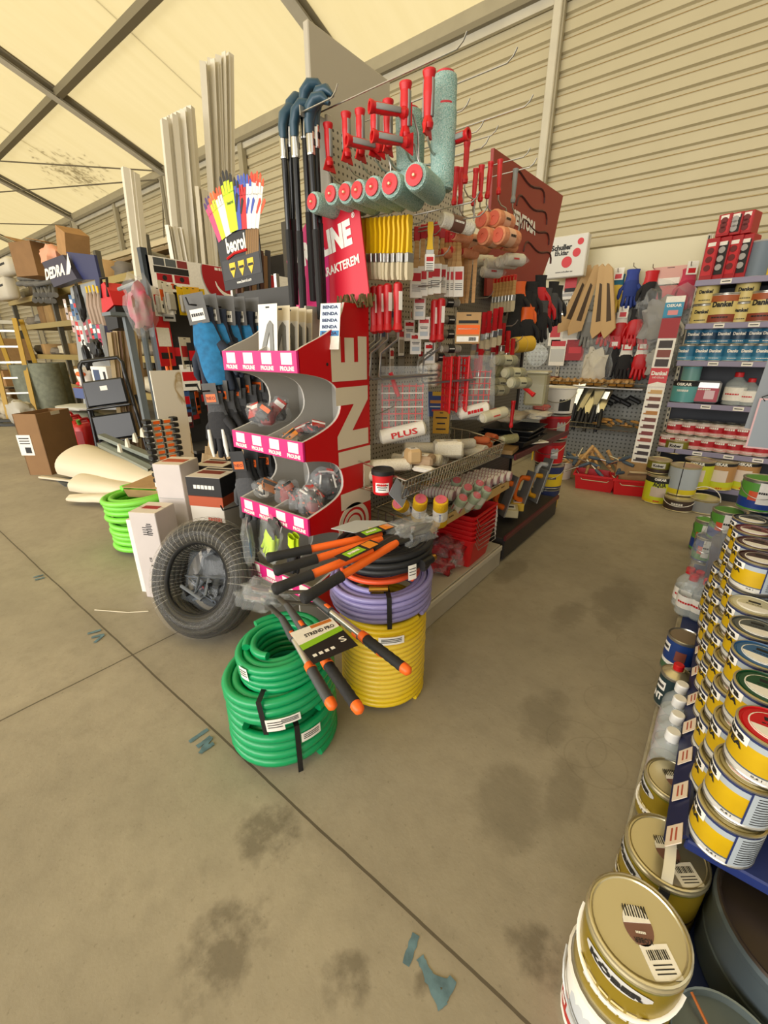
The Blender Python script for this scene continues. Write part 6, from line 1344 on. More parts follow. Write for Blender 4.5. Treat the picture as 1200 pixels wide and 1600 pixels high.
GL = [(683, 508, 'yellow and blue', mat('D9B84A', .8), mat('2C6E86', .8)), (737, 490, 'navy blue', mat('2A3E86', .8), mat('35489A', .8)), (803, 495, 'black with red cuff', BG, RED),
      (934, 487, 'pink-red', mat('B52A4A', .8), mat('C8405A', .8)), (648, 632, 'red palmed white', RED, WHITE), (697, 640, 'white with red fingers', RED, WHITE), (751, 628, 'dark red and black', RED, BG),
      (586, 640, 'grey', mat('7C7C78', .8), mat('8A8A86', .8)), (668, 742, 'black with red card', BG, BG), (714, 752, 'black and white with red card', BG, WHITE), (769, 750, 'red and white with card', RED, WHITE), (880, 620, 'white', WHITE, WHITE)]
for i, (zx, zy, nm, c1, c2) in enumerate(GL):
    px, py = 660 + zx * .45, 200 + zy * .45; p = at(px, py, 'y', WY - .12)
    cd = None
    if i in (8, 9, 10): cd = (RED, PAPER)
    if i in (0, 3, 4, 5): cd = (PAPER, RED)
    glove('%s gloves on the far pegboard, %s from the top left' % (nm, ORD[i]), FXZ(p) @ R('Y', random.uniform(0, 30)), c1, c2, 1.7, cd, None, 'gloves on the far pegboard')
    b = B(); b.tube([(p.x, WY, p.z + .02), (p.x, WY - .2, p.z + .02), (p.x, WY - .22, p.z + .05)], .005, STEEL, 5); tag(b.out('display_hook'), 'peg hook holding the %s gloves on the far pegboard' % nm, 'hook')
def zp(zx, zy, y): return at(660 + zx * .45, 200 + zy * .45, 'y', y)
for i, zx in enumerate((565, 590, 612, 632)):
    p = zp(zx + 10, 480, WY - .1 - .05 * i); t = thing('wooden_float', 'long pale wooden float with slot handle, %s from the left on the far pegboard' % ORD[i], 'float', FXZ(p) @ R('Y', 35 if i < 2 else -20) @ R('Z', (-14, -10, 8, 14)[i]), 'wooden floats')
    b = B(); b.prism([(-.07, -.78), (-.1, -.7), (-.02, 0), (.02, .02), (.07, -.05), (.07, -.7)], .02, mat('C2A070', .6)); b.out('blade', t, 0); b = B(); b.prism([(-.03, -.6), (.03, -.6), (.03, -.2), (.0, -.18)], .024, mat('4A3A2A', .7), T(0, 0, -.002)); b.out('handle_slot', t, 0)
for i, (zx, zy, w, h, base, bd, nm) in enumerate(((865, 480, .34, .5, mat('D8A498', .5), [(.5, .3, RED, 0, .8), (.3, .15, PAPER, 0, .6)], 'pink bagged pack with red print'), (467, 670, .16, .3, PAPER, [(.4, .5, RED, 0, .8)], 'white card with red square'), (520, 662, .22, .3, PAPER, [(.3, .15, RED, 0, .4), (.6, .35, mat('C9C7BC', .5), 0, .8)], 'rounded white tool pack'),
     (475, 735, .2, .32, PAPER, [(.15, .2, RED, 0, .9), (.6, .5, mat('C4C4BE', .4), 0, .9)], 'white pack with clear window'), (535, 735, .22, .25, DRED, [(.5, .3, RED, 0, .7)], 'dark red hanging tool'), (520, 507, .14, .22, RED, [(.8, .2, INK, 0, .9)], 'red hanging scraper'), (500, 565, .26, .1, WHITE, [(.5, .3, GREY, 0, .6)], 'white plastic level'))):
    p = zp(zx, zy, WY - .08); card_pack('%s on the far pegboard' % nm, FXZ(p), w, h, .04, base, bd)
for i, (zx, zy, d, m) in enumerate(((835, 650, (.5, .6, .2), mat('8E8C88', .7)), (830, 790, (.34, .42, .18), mat('A8A6A0', .7)), (600, 820, (.36, .6, .16), mat('C9C2B0', .7)))):
    p = zp(zx, zy, WY - .16); t = thing('bagged_gloves', ('large clear bag of grey gloves hanging high by the sample strip', 'smaller clear bag of white gloves below the large grey bag', 'long clear bag of white gloves hanging over the wire shelf')[i], 'bag', FXZ(p))
    b = B(); blob(b, (d[0] * .7, d[1] * .7, d[2] * .7), m, T(0, -.05, 0), i + 3, .6); b.out('contents', t, 60); b = B(); blob(b, d, FILM, None, i, .5); b.out('plastic_bag', t, 60)
p = zp(835, 800, WY - .28); b = B(); b.plate(.14, .12, PAPER, FXZ(p)); b.plate(.1, .03, INK, FXZ(p), .002); tag(b.out('price_card', smooth=0), 'small white price card on the bagged white gloves', 'card')
b = B(); b.tube([zp(480, 645, WY - .1), zp(545, 655, WY - .1)], .025, mat('C9C9C4', .3, .7), 10); tag(b.out('foil_tube'), 'silver tube on the far pegboard above the white tool packs', 'tube')
p = zp(400, 790, 6.12); b = B(); b.lathe([(.0, 0), (.14, .001), (.145, .02), (.1, .05), (0, .07)], PET, 18, FXZ(p)); tag(b.out('face_shield'), 'clear domed plastic shield hanging by the white pail', 'shield')
# wooden brushes and tools on the wire shelves
first = None
for i in range(12):
    x = -1.9 + i * .085; M = T(x, WY - .33, 1.03) @ R('Z', random.uniform(-10, 10)); lb = 'wooden-handled brush lying on the upper wire shelf, %s from the left' % ORD[i]
    if first is None:
        first = thing('scrub_brush', lb, 'brush', M, 'wooden brushes on the wire shelf'); b = B(); b.tube([(0, -.1, .03), (0, -.06, .035), (0, 0, .03)], [.018, .024, .016], WOOD, 10); b.out('handle', first, 60); b = B(); b.box((0, .06, .02), (.08, .1, .03), WOOD, b=.006); b.out('block', first); b = B(); b.box((0, .06, -.01), (.075, .095, .04), mat('A8742A', .9, bump=.5, scale=200)); b.out('bristles', first)
    else: dup(first, M, lb)
for i, (x, m) in enumerate(((-1.95, mat('8A4A2A', .7)), (-1.45, KRAFT), (-1.05, mat('9A6A3A', .7)))):
    b = B(); b.box((0, 0, .06), (.26, .2, .1), m, b=.006); tag(b.out('carton'), ('red-brown carton at the left end of the upper wire shelf', 'open kraft carton on the upper wire shelf', 'brown carton at the right end of the upper wire shelf')[i], 'carton', M=T(x, WY - .13, .99) @ Matrix.Scale(.8, 4))
first = None
for i in range(14):
    x = -1.72 + i * .04; M = T(x, WY - .3 - .05 * (i % 2), .66 + .05 * (i % 3)) @ R('Z', random.uniform(-25, 25)) @ R('X', 72 + random.uniform(-15, 10)) @ Matrix.Scale(1.7, 4); lb = 'steel putty knife with dark handle heaped on the lower wire shelf, %s from the left' % ORD[i]
    if first is None:
        first = thing('putty_knife', lb, 'putty knife', M, 'putty knives on the lower wire shelf'); b = B(); b.prism([(-.012, 0), (-.05, .16), (.05, .16), (.012, 0)], .003, mat('D8D2B8', .2, .9)); b.out('blade', first, 0); b = B(); b.tube([(0, .01, 0), (0, -.05, 0), (0, -.13, 0)], [.01, .015, .013], BLACK, 8); b.out('handle', first, 60)
    else: dup(first, M, lb)
first = None
for i in range(10):
    x = -1.3 + i * .055; M = T(x, WY - .32, .55 + .03 * (i % 3)) @ R('Z', 40 + random.uniform(-60, 60)); lb = 'wooden-handled chisel in the dark heap at the right of the lower wire shelf, %s of them' % ORD[i]
    if first is None:
        first = thing('chisel', lb, 'chisel', M, 'chisels on the lower wire shelf'); b = B(); b.tube([(0, -.14, 0), (0, -.08, 0), (0, 0, 0)], [.014, .018, .012], mat('B98A4A', .5), 8); b.out('handle', first, 60); b = B(); b.box((0, .08, 0), (.022, .18, .006), DARKSTEEL); b.out('blade', first, 0)
    else: dup(first, M, lb)
for i in range(8):
    b = B(); b.box((0, 0, 0), (.16, .05, .05), BLACK, b=.015); b.tube([(-.06, 0, 0), (-.1, 0, -.06)], .015, BLACK, 8); tag(b.out('caulking_gun'), 'dark boxy tool hanging in the upper heap behind the knives, %s from the left' % ORD[i], 'tool', 'dark tools hung behind the knives', T(-1.6 + i * .1, WY - .12, .8 + .04 * (i % 2)) @ R('Y', 25))
# red tubs, pails and loose tools on the floor by the wall
def tub(lb, c, w, d, h, m, rz):
    t = thing('storage_tub', lb, 'tub', T(*c) @ R('Z', rz)); b = B(); rr = lambda q, z: [(sx * w / 2 * q, sy * d / 2 * q, z) for sx, sy in ((-1, -1), (1, -1), (1, 1), (-1, 1))]
    b.sheet([rr(.86, 0), rr(1, h), rr(1.07, h), rr(1.07, h - .02)], m, close_u=True); b.add(rr(.86, .004), [(0, 1, 2, 3)], m); b.out('body', t, 20)
    b = B(); b.tube([(-w / 2, 0, h), (-w * .3, -d * .62, h * .7), (w * .3, -d * .62, h * .7), (w / 2, 0, h)], .005, STEEL, 5); b.out('handle', t, 60); return t
tub('red plastic tub full of tools on the floor by the far wall, left of two', (-.95, 4.92, 0), .4, .28, .17, RED, 8); tub('red plastic tub with tools on the floor near the sample strip', (-.62, 4.95, 0), .36, .26, .17, RED, 20)
bucket('white pail half hidden behind the left red tub', T(-1.36, 5.1, 0), .12, .2, [(.5, WHITE), (1, WHITE)], mat('5A5048', .8), WHITE, False, tap=.85)
random.seed(21); first = None
for i in range(14):
    x = random.uniform(-1.3, -.6); y = 4.95 + random.uniform(-.08, .1); z = .2 + random.uniform(0, .14); M = T(x, y, z) @ R('Z', random.uniform(0, 180)) @ R('Y', random.uniform(-60, 60)); lb = 'loose hand tool heaped over the red tubs on the floor, %s of the heap' % ORD[i]
    if first is None:
        first = thing('hand_tool', lb, 'tool', M, 'loose tools heaped in the tubs'); b = B(); b.tube([(-.12, 0, 0), (-.05, 0, 0), (.0, 0, 0)], [.017, .02, .014], mat('4A5A6A', .5), 8); b.out('handle', first, 60); b = B(); b.cyl((0, 0, 0), (.15, 0, 0), .008, CHROME, 8); b.out('shaft', first)
    else: dup(first, M, lb)
first = None
for i in range(8):
    M = T(-1.25 + i * .06, 5.05 + .03 * (i % 2), .24 + .03 * (i % 3)) @ R('Z', 30 * i) @ R('Y', 70 - 12 * (i % 4)); lb = 'wooden hammer handle sticking out of the heap behind the tubs, %s of them' % ORD[i]
    b = B(); b.tube([(0, 0, -.15), (0, 0, 0), (0, 0, .15)], [.014, .016, .019], WOOD, 8); tag(b.out('tool_shaft', smooth=60), lb, 'tool', 'wooden shafts in the tool heap', M)
b = B(); b.box((0, 0, .12), (.3, .24, .24), KRAFT, b=.004); tag(b.out('carton'), 'open kraft carton among the tools behind the red tubs', 'carton', M=T(-1.2, 5.3, 0) @ R('Z', 20))
b = B(); b.box((0, 0, 0), (.34, .02, .16), mat('C9B28A', .7)); tag(b.out('loose_board'), 'pale board lying slanted over the right red tub', 'board', M=T(-.5, 5.0, .2) @ R('Z', 20) @ R('X', 60))

# ------------------------------------------------------------------ tool gondola to the left, facing the aisle
TX = -4.0
tg = thing('tool_gondola', 'dark tool display with white and red saw-blade header sign', 'display stand', (TX, 2.7, 0))
b = B(); b.box((TX - .03, 2.85, 1.0), (.04, 1.95, 1.9), mat('2B2A29', .6)); gl(b, 'back_panel', tg, smooth=0)
b = B(); b.box((TX + .02, 1.9, 1.2), (.06, .05, 1.95), mat('26303A', .45)); b.box((TX + .0, 3.8, 1.2), (.06, .05, 1.95), mat('26303A', .45)); gl(b, 'upright', tg, smooth=0)
b = B(); b.box((TX + .18, 2.85, .12), (.42, 1.9, .24), DKG); gl(b, 'base', tg)
for z in (.55,): b = B(); b.box((TX + .18, 2.85, z), (.4, 1.9, .025), mat('3A3836', .5)); gl(b, 'shelf', tg)
pts = [at(x, y, 'x', TX + .04) for x, y in ((226, 398), (440, 425), (440, 500), (239, 453))]
y0, y1 = pts[0].y, 3.8; z1 = (pts[0].z + .0); z0 = pts[3].z; M = FYZ((TX + .05, (y0 + y1) / 2, (z0 + z1) / 2)); w, h = y1 - y0, z1 - z0
b = B(); b.box((0, 0, -.015), (w, h, .03), PAPER, M); BRED = mat('A81420', .4)
for k in range(3): b.plate(.09, .055, mat(('4A4E52', '5A6062', '8A3030')[k], .5), M, x=-w / 2 + .1 + k * .1, y=h * .36); 
b.plate(.3, .05, INK, M, x=-w / 2 + .2, y=h * .13)
for k in range(2): b.plate(.13, .06, BRED, M, x=-w / 2 + .13 + k * .15, y=-h * .1); b.disc(.02, INK, M, x=-w / 2 + .13 + k * .15, y=-h * .1, z=.001)
b.disc(.022, mat('C94A1E', .5), M, x=-w / 2 + .19, y=-h * .33); b.disc(.018, INK, M, x=-w / 2 + .21, y=-h * .35, z=.0005)
for cx, cy, r in ((-.2, .06, .27), (.12, .14, .25)):
    def clip(rr, a0=0): return [(max(-w / 2, min(w / 2, cx + rr * math.cos(2 * PI * q / 40))), max(-h / 2 + .01, min(h / 2 - .004, cy + rr * math.sin(2 * PI * q / 40)))) for q in range(40)]
    b.prism(clip(r * 1.04), .001, GREY, M @ T(0, 0, .0005)); b.prism(clip(r), .001, BRED, M @ T(0, 0, .0012)); b.tube([M @ V((cx + r * .55 * math.cos(a), cy - .04 + r * .5 * math.sin(a), .003)) for a in [PI * (1.05 + q * .09) for q in range(11)]], [.004 + .014 * math.sin(PI * q / 10) for q in range(11)], PAPER, 6, flat=.3); b.disc(.03, PAPER, M, x=cx, y=cy - .02, z=.002)
b.text('~', .2, .035, PAPER, M, x=-.24, y=h * .4, z=.0035, bold=.03); b.plate(w * .5, .05, mat('6F7C84', .5), M, .0014, x=w * .12, y=-h * .43); gl(b, 'header_sign', tg, smooth=0)
cards = [(247, 470, .12, .22, PAPER, RED), (255, 462, .12, .24, PAPER, ORANGE), (263, 466, .12, .22, PAPER, GREY), (285, 470, .1, .22, YEL, mat('B9B2A0', .5)), (294, 470, .1, .22, YEL, mat('B9B2A0', .5)), (303, 470, .1, .22, mat('D9A020', .5), mat('B9B2A0', .5)), (312, 472, .1, .22, YEL, mat('C9C2B0', .5)),
         (254, 522, .15, .42, RED, PAPER), (277, 552, .1, .2, INK, RED), (290, 550, .16, .26, PAPER, RED), (302, 557, .1, .24, INK, RED), (262, 490, .1, .14, GREY, PAPER), (296, 590, .16, .22, PAPER, RED), (310, 600, .08, .16, mat('C9B8A0', .5), INK), (292, 628, .06, .2, mat('3A5A8A', .5), RED), (300, 632, .06, .2, mat('2E4A6A', .5), INK), (308, 630, .06, .2, ORANGE, INK), (318, 625, .08, .18, INK, RED), (326, 632, .08, .18, RED, PAPER), (306, 655, .12, .14, INK, RED), (292, 660, .1, .14, mat('5A1A1A', .5), PAPER), (321, 600, .1, .2, RED, INK), (333, 590, .1, .2, INK, PAPER)]
random.seed(5)
for i, (px, py, w, h, m1, m2) in enumerate(cards):
    p = at(px, py - 8, 'x', TX + .12 + random.uniform(0, .06)); card_pack('carded tool on the dark tool display, %s in the %s half' % (ORD[i % 12], ('upper', 'lower')[i // 12]), FYZ(p + V((0, 0, h * .3))) @ R('Y', random.uniform(-15, 30)), w, h, .03, m1, [(.45, .35, m2, 0, .8), (.8, .12, INK, 0, .7)], 'packet', 'carded_tool', 'carded tools on the dark display', item=mat('B9B6AE', .3) if i in (3, 4, 5, 6, 0, 2) else None)
for i in range(2):
    p = at(257 + i * 6, 552, 'x', TX + .14); b = B(); b.tube([p + V((0, 0, .05)), p + V((0, 0, -.32))], .013, ORANGE, 8); tag(b.out('tool_grip_rod'), 'orange rod hanging below the red card on the tool display, %s of two' % ORD[i], 'rod', 'orange rods')
p = at(220, 480, 'x', -3.8); t = thing('bagged_bundle', 'clear bag with pink handled tools hanging at the left end of the tool display', 'bag', FYZ(p)); b = B(); blob(b, (.14, .3, .12), mat('9A8A78', .6, h2='C9436A', scale=8), None, 4, .5); b.out('contents', t, 60); b = B(); blob(b, (.2, .42, .16), FILMB, None, 2, .4); b.out('plastic_bag', t, 60)
p = at(182, 482, 'y', 2.2); t = thing('tool_bag', 'red and black fabric bag hanging left of the tool display', 'bag', FXZ(p)); b = B(); b.prism([(-.17, -.06), (.17, .02), (.12, .16), (.04, .24), (-.06, .22)], .18, RED, T(0, 0, -.09)); b.out('upper', t, 0); b = B(); b.prism([(-.16, -.07), (-.13, -.22), (.15, -.2), (.17, .01)], .16, BLACK, T(0, 0, -.08)); b.tube([(-.08, .1, .1), (-.04, .28, .08), (.06, .28, .06), (.1, .1, .1)], .014, BLACK, 6); b.out('base', t, 50)
b = B(); b.box((-4.72, 2.02, 1.72), (.2, .4, .03), mat('6A7276', .45)); b.box((-4.78, 2.02, .86), (.06, .06, 1.72), mat('6A7276', .45)); tag(b.out('rack_ledge', smooth=0), 'grey ledge carrying the left white profiles', 'ledge')
b = B(); q0, q1 = at(214, 455, 'y', 2.15), at(236, 590, 'y', 2.15); b.tube([q0, q1], .03, mat('6A7276', .45), 8); b.tube([at(186, 452, 'y', 2.15), at(217, 440, 'y', 2.15)], .02, mat('8A9092', .4), 8); b.tube([V((q1.x, 2.15, q1.z)), V((q1.x, 2.15, 0))], .03, mat('6A7276', .45), 8); tag(b.out('rack_post'), 'grey steel rack post beside the hanging clear bag', 'post')
# white plastic profiles standing behind the tool display
PVC = mat('DDD6C4', .4); random.seed(11); k = 0
def profile_(top, bot, x, w, lb, grp, m=PVC, zb=.02):
    a = at(*top, 'x', x); c = at(*bot, 'x', x); d = (c - a).normalized(); s = (a.z - zb) / -d.z; e = a + d * s
    M = fz(e, a - e, (1, 0, 0)); L = (a - e).length; b = B(); q = w / 2
    b.prism([(-q, -q), (q, -q), (q, q), (q * .8, q), (q * .8, -q * .8), (-q * .8, -q * .8), (-q * .8, q), (-q, q)], L, m, M @ R('Z', random.uniform(0, 180))); tag(b.out('plastic_profile', smooth=0), lb, 'profile', grp)
for i in range(9): profile_((256 + i * 5.2, 188 - i * 2.6), (277 + i * 5.0, 405), -4.35 - .03 * (i % 3), .05, 'long white plastic profile in the middle bundle, %s from the left' % ORD[i], 'white profiles, middle bundle')
for i in range(8): profile_((317 + i * 6, 98 - i * 2.4 + 4 * (i % 2)), (333 + i * 4.2, 350), -4.5 - .03 * (i % 3), .055, 'long white plastic profile in the tallest bundle, %s from the left' % ORD[i], 'white profiles, tallest bundle')
for i in range(3): profile_((196 + i * 7, 263 + 4 * i), (218 + i * 5, 440), -4.7, .06, 'white plastic profile in the left bundle, %s from the left' % ORD[i], 'white profiles, left bundle', PVC, 1.75)
for i in range(5): profile_((262 + i * 5, 352 + i), (270 + i * 5, 400), -4.2, .035, 'short white plastic profile before the middle bundle, %s from the left' % ORD[i], 'white profiles, short bundle')
for i in range(5): profile_((308 + i * 4, 292 + 2 * i), (318 + i * 4, 400), -4.25, .035, 'white plastic profile in the lower right bundle, %s from the left' % ORD[i], 'white profiles, lower right bundle', mat('CFC5AC', .5))
for i in range(9):
    profile_((425 - 55 + 0 + i * 6, 400 if i % 2 else 392), (372 + i * 6, 470), -3.2, .04, 'dark wooden moulding standing behind the fan-of-gloves sign, %s from the left' % ORD[i], 'dark mouldings behind the sign', mat(('4A2A22', '7A5A3A', '2A2422')[i % 3], .6))
for i in range(10):
    profile_((172 + i * 4.6, 520 - i * 1.2), (182 + i * 4.4, 600), -6.2, .055, 'upright wooden moulding in the rack behind the blue stand, %s from the left' % ORD[i], 'upright mouldings in the rack', mat(('A08A60', '8A6E4A', 'B29A70', '6E5034')[i % 4], .6))
# marble board, telescopic ladder, folded step ladder
def marble():
    m = bpy.data.materials.new('marble'); nt, b = nodes(m); N = nt.nodes.new; L = nt.links.new; tc = N('ShaderNodeTexCoord')
    mp = N('ShaderNodeMapping'); mp.inputs['Scale'].default_value = (1, 2.2, .6); L(tc.outputs['Object'], mp.inputs[0])
    n = N('ShaderNodeTexNoise'); n.inputs['Scale'].default_value = 1.7; n.inputs['Detail'].default_value = 8; n.inputs['Distortion'].default_value = 1.4; L(mp.outputs[0], n.inputs['Vector'])
    r = N('ShaderNodeValToRGB'); e = r.color_ramp.elements; e[0].position, e[0].color = .47, lin('EBE4D6'); e[1].position, e[1].color = .53, lin('E6DDCB'); k_ = e.new(.5); k_.color = lin('B39766'); L(n.outputs[0], r.inputs[0]); L(r.outputs[0], b.inputs['Base Color']); b.inputs['Roughness'].default_value = .25; return m
a = at(233, 577, 'x', -3.3); c = at(281, 577, 'x', -3.3); b = B(); b.box((0, (a.y + c.y) / 2, .63), (.012, c.y - a.y, 1.27), marble()); tag(b.out('marble_panel', smooth=0), 'tall marble-look panel leaning upright among the cartons', 'panel', M=T(-3.3, 0, 0))
a, c = at(224, 655, 'x', -3.12), at(274, 655, 'x', -3.12); z0 = .02; t = thing('telescopic_ladder', 'collapsed telescopic ladder with orange labels leaning on the marble panel', 'ladder', FYZ((-3.12, (a.y + c.y) / 2, 0))); w = c.y - a.y; zt = a.z
for sx in (-1, 1):
    b = B()
    for k in range(11): b.box((sx * w * .43, zt - .02 - k * .042, 0), (w * .2, .03, .06), BLACK, b=.006)
    b.box((sx * w * .43, (zt - .45) / 2, 0), (w * .14, zt - .45, .04), PAPER if sx > 0 else WHITE); b.out('stile', t)
for k in range(10): b = B(); b.box((0, zt - .03 - k * .042, 0), (w * .72, .03, .04), ALU, b=.004); b.box((0, zt - .03 - k * .042, .0), (w * .06, .034, .044), INK); [b.plate(w * .2, .02, ORANGE, T(0, 0, .02), .002, x=sx * w * .17, y=zt - .03 - k * .042) for sx in (-1, 1)]; b.out('rung', t)
t = thing('step_ladder', 'black folded step ladder with three wide treads standing before the blue stand', 'ladder', FXZ(at(200, 736, 'y', 2.1)) @ Matrix.Scale(1.02, 4) @ R('Y', 48) @ R('Z', 7) @ R('X', -10)); BLKM = mat('17181B', .35)
for sx in (-1, 1):
    b = B(); b.tube([(sx * .3, -.12, .0), (sx * .24, 1.15, -.05)], .022, BLKM, 8); b.tube([(sx * .34, -.1, -.25), (sx * .27, .9, -.12)], .018, BLKM, 8); b.out('leg', t, 60)
b = B(); b.tube([(-.24, 1.15, -.05), (-.24, 1.28, -.06), (-.2, 1.34, -.06), (.2, 1.34, -.06), (.24, 1.28, -.06), (.24, 1.15, -.05)], .022, BLKM, 8); b.out('handrail', t, 60)
for k, y in enumerate((.12, .55, .95)): b = B(); b.box((0, y, .02), (.46, .3, .04), BLKM, T(0, 0, 0), b=.02); b.box((0, y - .17, .03), (.5, .03, .05), BLKM, b=.01); [b.plate(.08, .05, PAPER, T(0, 0, .041), y=y + .05) for _ in range(1) if k == 2]; b.out('tread', t)
# cartons in front
WCART = mat('CFC6C2', .6, vary=.03, scale=6); WTOP = mat('DDD2C4', .6)
def carton(lb, c, rz, sz, m, top=None, deco=None, name='carton', tilt=0):
    t = thing(name, lb, 'box', T(*c) @ R('Z', rz) @ R('X', tilt)); b = B(); b.box((0, 0, sz[2] / 2), sz, m, b=.003); b.out('body', t, 0)
    b = B(); b.box((0, 0, sz[2] + .0008), (sz[0] * .98, sz[1] * .98, .0016), top or m); b.box((0, 0, sz[2] + .0018), (sz[0] * .98, .006, .0008), mat('9A8E80', .7)); b.out('top_flap', t, 0)
    if deco: b = B(); deco(b, sz); b.out('print', t, 0)
    return t
def d_small(b, s):
    M = FXZ((0, -s[1] / 2, s[2] / 2)); w, h = s[0], s[2]
    for k in range(4): b.plate(.012, .008, INK, M, x=w * .0, y=-h * .1 - k * .028)
    b.text('CE', .03, .014, INK, M, x=.0, y=-h * .03, z=.0015, rot=PI / 2); [b.plate(w * .16 + .01 * (k % 2), .006, INK, M, x=w * .18, y=h * .38 - k * .011) for k in range(7)]; [b.plate(w * .2, .005, INK, M, x=w * .02, y=h * .34 - k * .014) for k in range(4)]
    M2 = fr((-s[0] / 2, 0, s[2] / 2), (0, -1, 0), (0, 0, 1)); b.plate(s[1] * .6, s[2] * .8, DRED, M2); b.plate(s[1] * .3, s[2] * .3, PAPER, M2, .002)
    b.plate(w * .6, s[1] * .25, DRED, FLAT((0, 0, s[2] + .002)))
def d_print(b, s):
    M = FXZ((0, -s[1] / 2, s[2] / 2)); w, h = s[0], s[2]
    b.plate(w, h * .16, INK, M, y=h * .42); b.plate(w, h * .09, mat('B5502A', .5), M, y=h * .3); b.text('~', w * .6, h * .05, PAPER, M, y=h * .42, z=.0015); b.text('~', w * .4, h * .07, mat('B5402A', .5), M, x=w * .2, y=h * .14, z=.0015); b.plate(w * .25, h * .2, INK, M, x=w * .3, y=-h * .25); b.plate(w * .18, h * .3, mat('3A3A3C', .5), M, x=-w * .3, y=-h * .15)
    M2 = fr((s[0] / 2, 0, s[2] / 2), (0, 1, 0), (0, 0, 1)); b.plate(s[1], h * .16, INK, M2, y=h * .42); b.plate(s[1], h * .08, mat('B5502A', .5), M2, y=h * .3)
    b.plate(w * .7, s[1] * .3, mat('7A2A1A', .5), FLAT((0, 0, s[2] + .002)), x=-w * .05); b.plate(w * .8, s[1] * .12, INK, FLAT((0, 0, s[2] + .002)), y=s[1] * .3)
carton('short white carton with barcode and safety icons standing left of the pipe roll', (-2.49, .985, 0), 30, (.165, .18, .55), WCART, WTOP, d_small)
carton('flat white and red carton tucked behind the short white carton', (-2.625, .965, 0), 30, (.05, .18, .48), PAPER, WTOP, None)
carton('tall plain white carton standing right behind the short one', (-2.62, 1.23, 0), 30, (.18, .2, .76), WCART, WTOP, lambda b, s: (b.plate(s[0] * .9, .004, GREY, FXZ((0, -s[1] / 2, s[2] * .72))), b.plate(s[0] * .8, s[1] * .35, mat('B5502A', .5), FLAT((0, 0, s[2] + .002)))))
carton('printed black, orange and white carton behind the pipe roll', (-2.32, 1.3, 0), 26, (.22, .22, .72), mat('D8D0C4', .5), WTOP, d_print, 'printed_carton')
carton('second printed carton half hidden behind the tall white one', (-2.6, 1.49, 0), 26, (.22, .2, .7), mat('D8D0C4', .5), WTOP, d_print, 'printed_carton')
t = thing('film_wrap_sheet', 'loose clear film hanging beside the printed carton', 'plastic wrap', T(-1.98, 1.33, .5)); b = B(); blob(b, (.14, .12, .7), FILMB, None, 12, .7); b.out('film', t, 60)
PLK = [mat(c_, .6, vary=.1, scale=5, stretch=(8, 1, 1)) for c_ in ('A88C64', 'C4A67A', '967850', 'B59A72')]
for i in range(7):
    b = B(); b.box((0, 0, 0), (1.15, .02, .15), PLK[i % 4]); tag(b.out('floor_plank', smooth=0), 'brown plank leaning behind the printed cartons, %s from the front' % ORD[i], 'plank', 'brown planks in a leaning stack', T(-2.72 + .03 * (i % 3), 1.66 + i * .035, .36 + i * .06) @ R('Z', (i % 3) * 1.5) @ R('X', -14))
b = B(); b.box((-2.75, 1.95, .15), (1.1, .6, .3), mat('4A3A2C', .7)); tag(b.out('storage_crate'), 'dark crate under the leaning brown planks', 'crate')
# lime hoses, sheet rolls, steel profiles
coil('lime green hose coil lying lowest behind the short white carton', (-3.28, 1.27, 0), .27, .021, 5.4, LIME, (0, 0), straps=(200,), jit=.02)
coil('lime green hose coil on top of the other lime coil', (-3.29, 1.28, .23), .285, .021, 4.4, LIME, (2, -3), straps=(), jit=.03)
b = B(); b.box((0, 0, 0), (.34, .34, .006), KRAFT); b.box((.02, -.17, .03), (.34, .006, .07), KRAFT, R('X', 25)); tag(b.out('cardboard_sheet', smooth=0), 'kraft cardboard sheet lying on the lime hoses', 'cardboard', M=T(-3.27, 1.38, .47) @ R('Z', 30))
SHEETM = mat('DACDB2', .6); 
def curl(lb, pxs, r0, r1, a0, a1, th=.012):
    """a sheet curled about an axis lying near the floor; the open edge faces the camera"""
    a, c = [at(x, y, 'z', 0) for x, y in pxs]; ax = c - a; n = V((-ax.y, ax.x, 0)).normalized(); b = B()
    for t_ in (0, th):
        rows = []
        for i in range(15):
            u = i / 14; r = r0 + (r1 - r0) * u - t_; row = []
            for j in range(25):
                q = math.radians(a0 + (a1 - a0) * j / 24); rr = r * (1 + .12 * j / 24) + .012 * noise.noise((u * 3, q, r0))
                row.append(a + ax * u + n * (rr * 1.35 * math.cos(q)) + V((0, 0, r * 1.02 + rr * math.sin(q) * .95 + .01)))
            rows.append(row)
        b.sheet(rows, SHEETM)
    tag(b.out('foam_sheet', smooth=60), lb, 'sheet')
curl('big cream curled sheet arching over the other sheets by the lime hoses', ((138, 752), (258, 775)), .2, .13, -60, 195)
curl('second cream curled sheet lying under the big one', ((132, 772), (235, 786)), .1, .08, -40, 200)
curl('lowest cream sheet with its tip touching the floor', ((112, 786), (200, 792)), .035, .07, 10, 190)
b = B(); b.prism([(-.3, -.12), (.15, -.15), (.3, .05), (-.1, .14)], .01, mat('4A5054', .5)); tag(b.out('slate_offcut', smooth=0), 'dark grey offcut lying under the curled cream sheets', 'offcut', M=T(at(118, 752, 'z', 0)))
b = B(); b.box((0, 0, .03), (.5, .04, .02), SHEETM); tag(b.out('loose_strip', smooth=0), 'loose pale strip on the floor before the curled sheets', 'strip', M=T(at(88, 752, 'z', 0)) @ R('Z', 20))
ZN = mat('A5ADA6', .35, .7); random.seed(4)
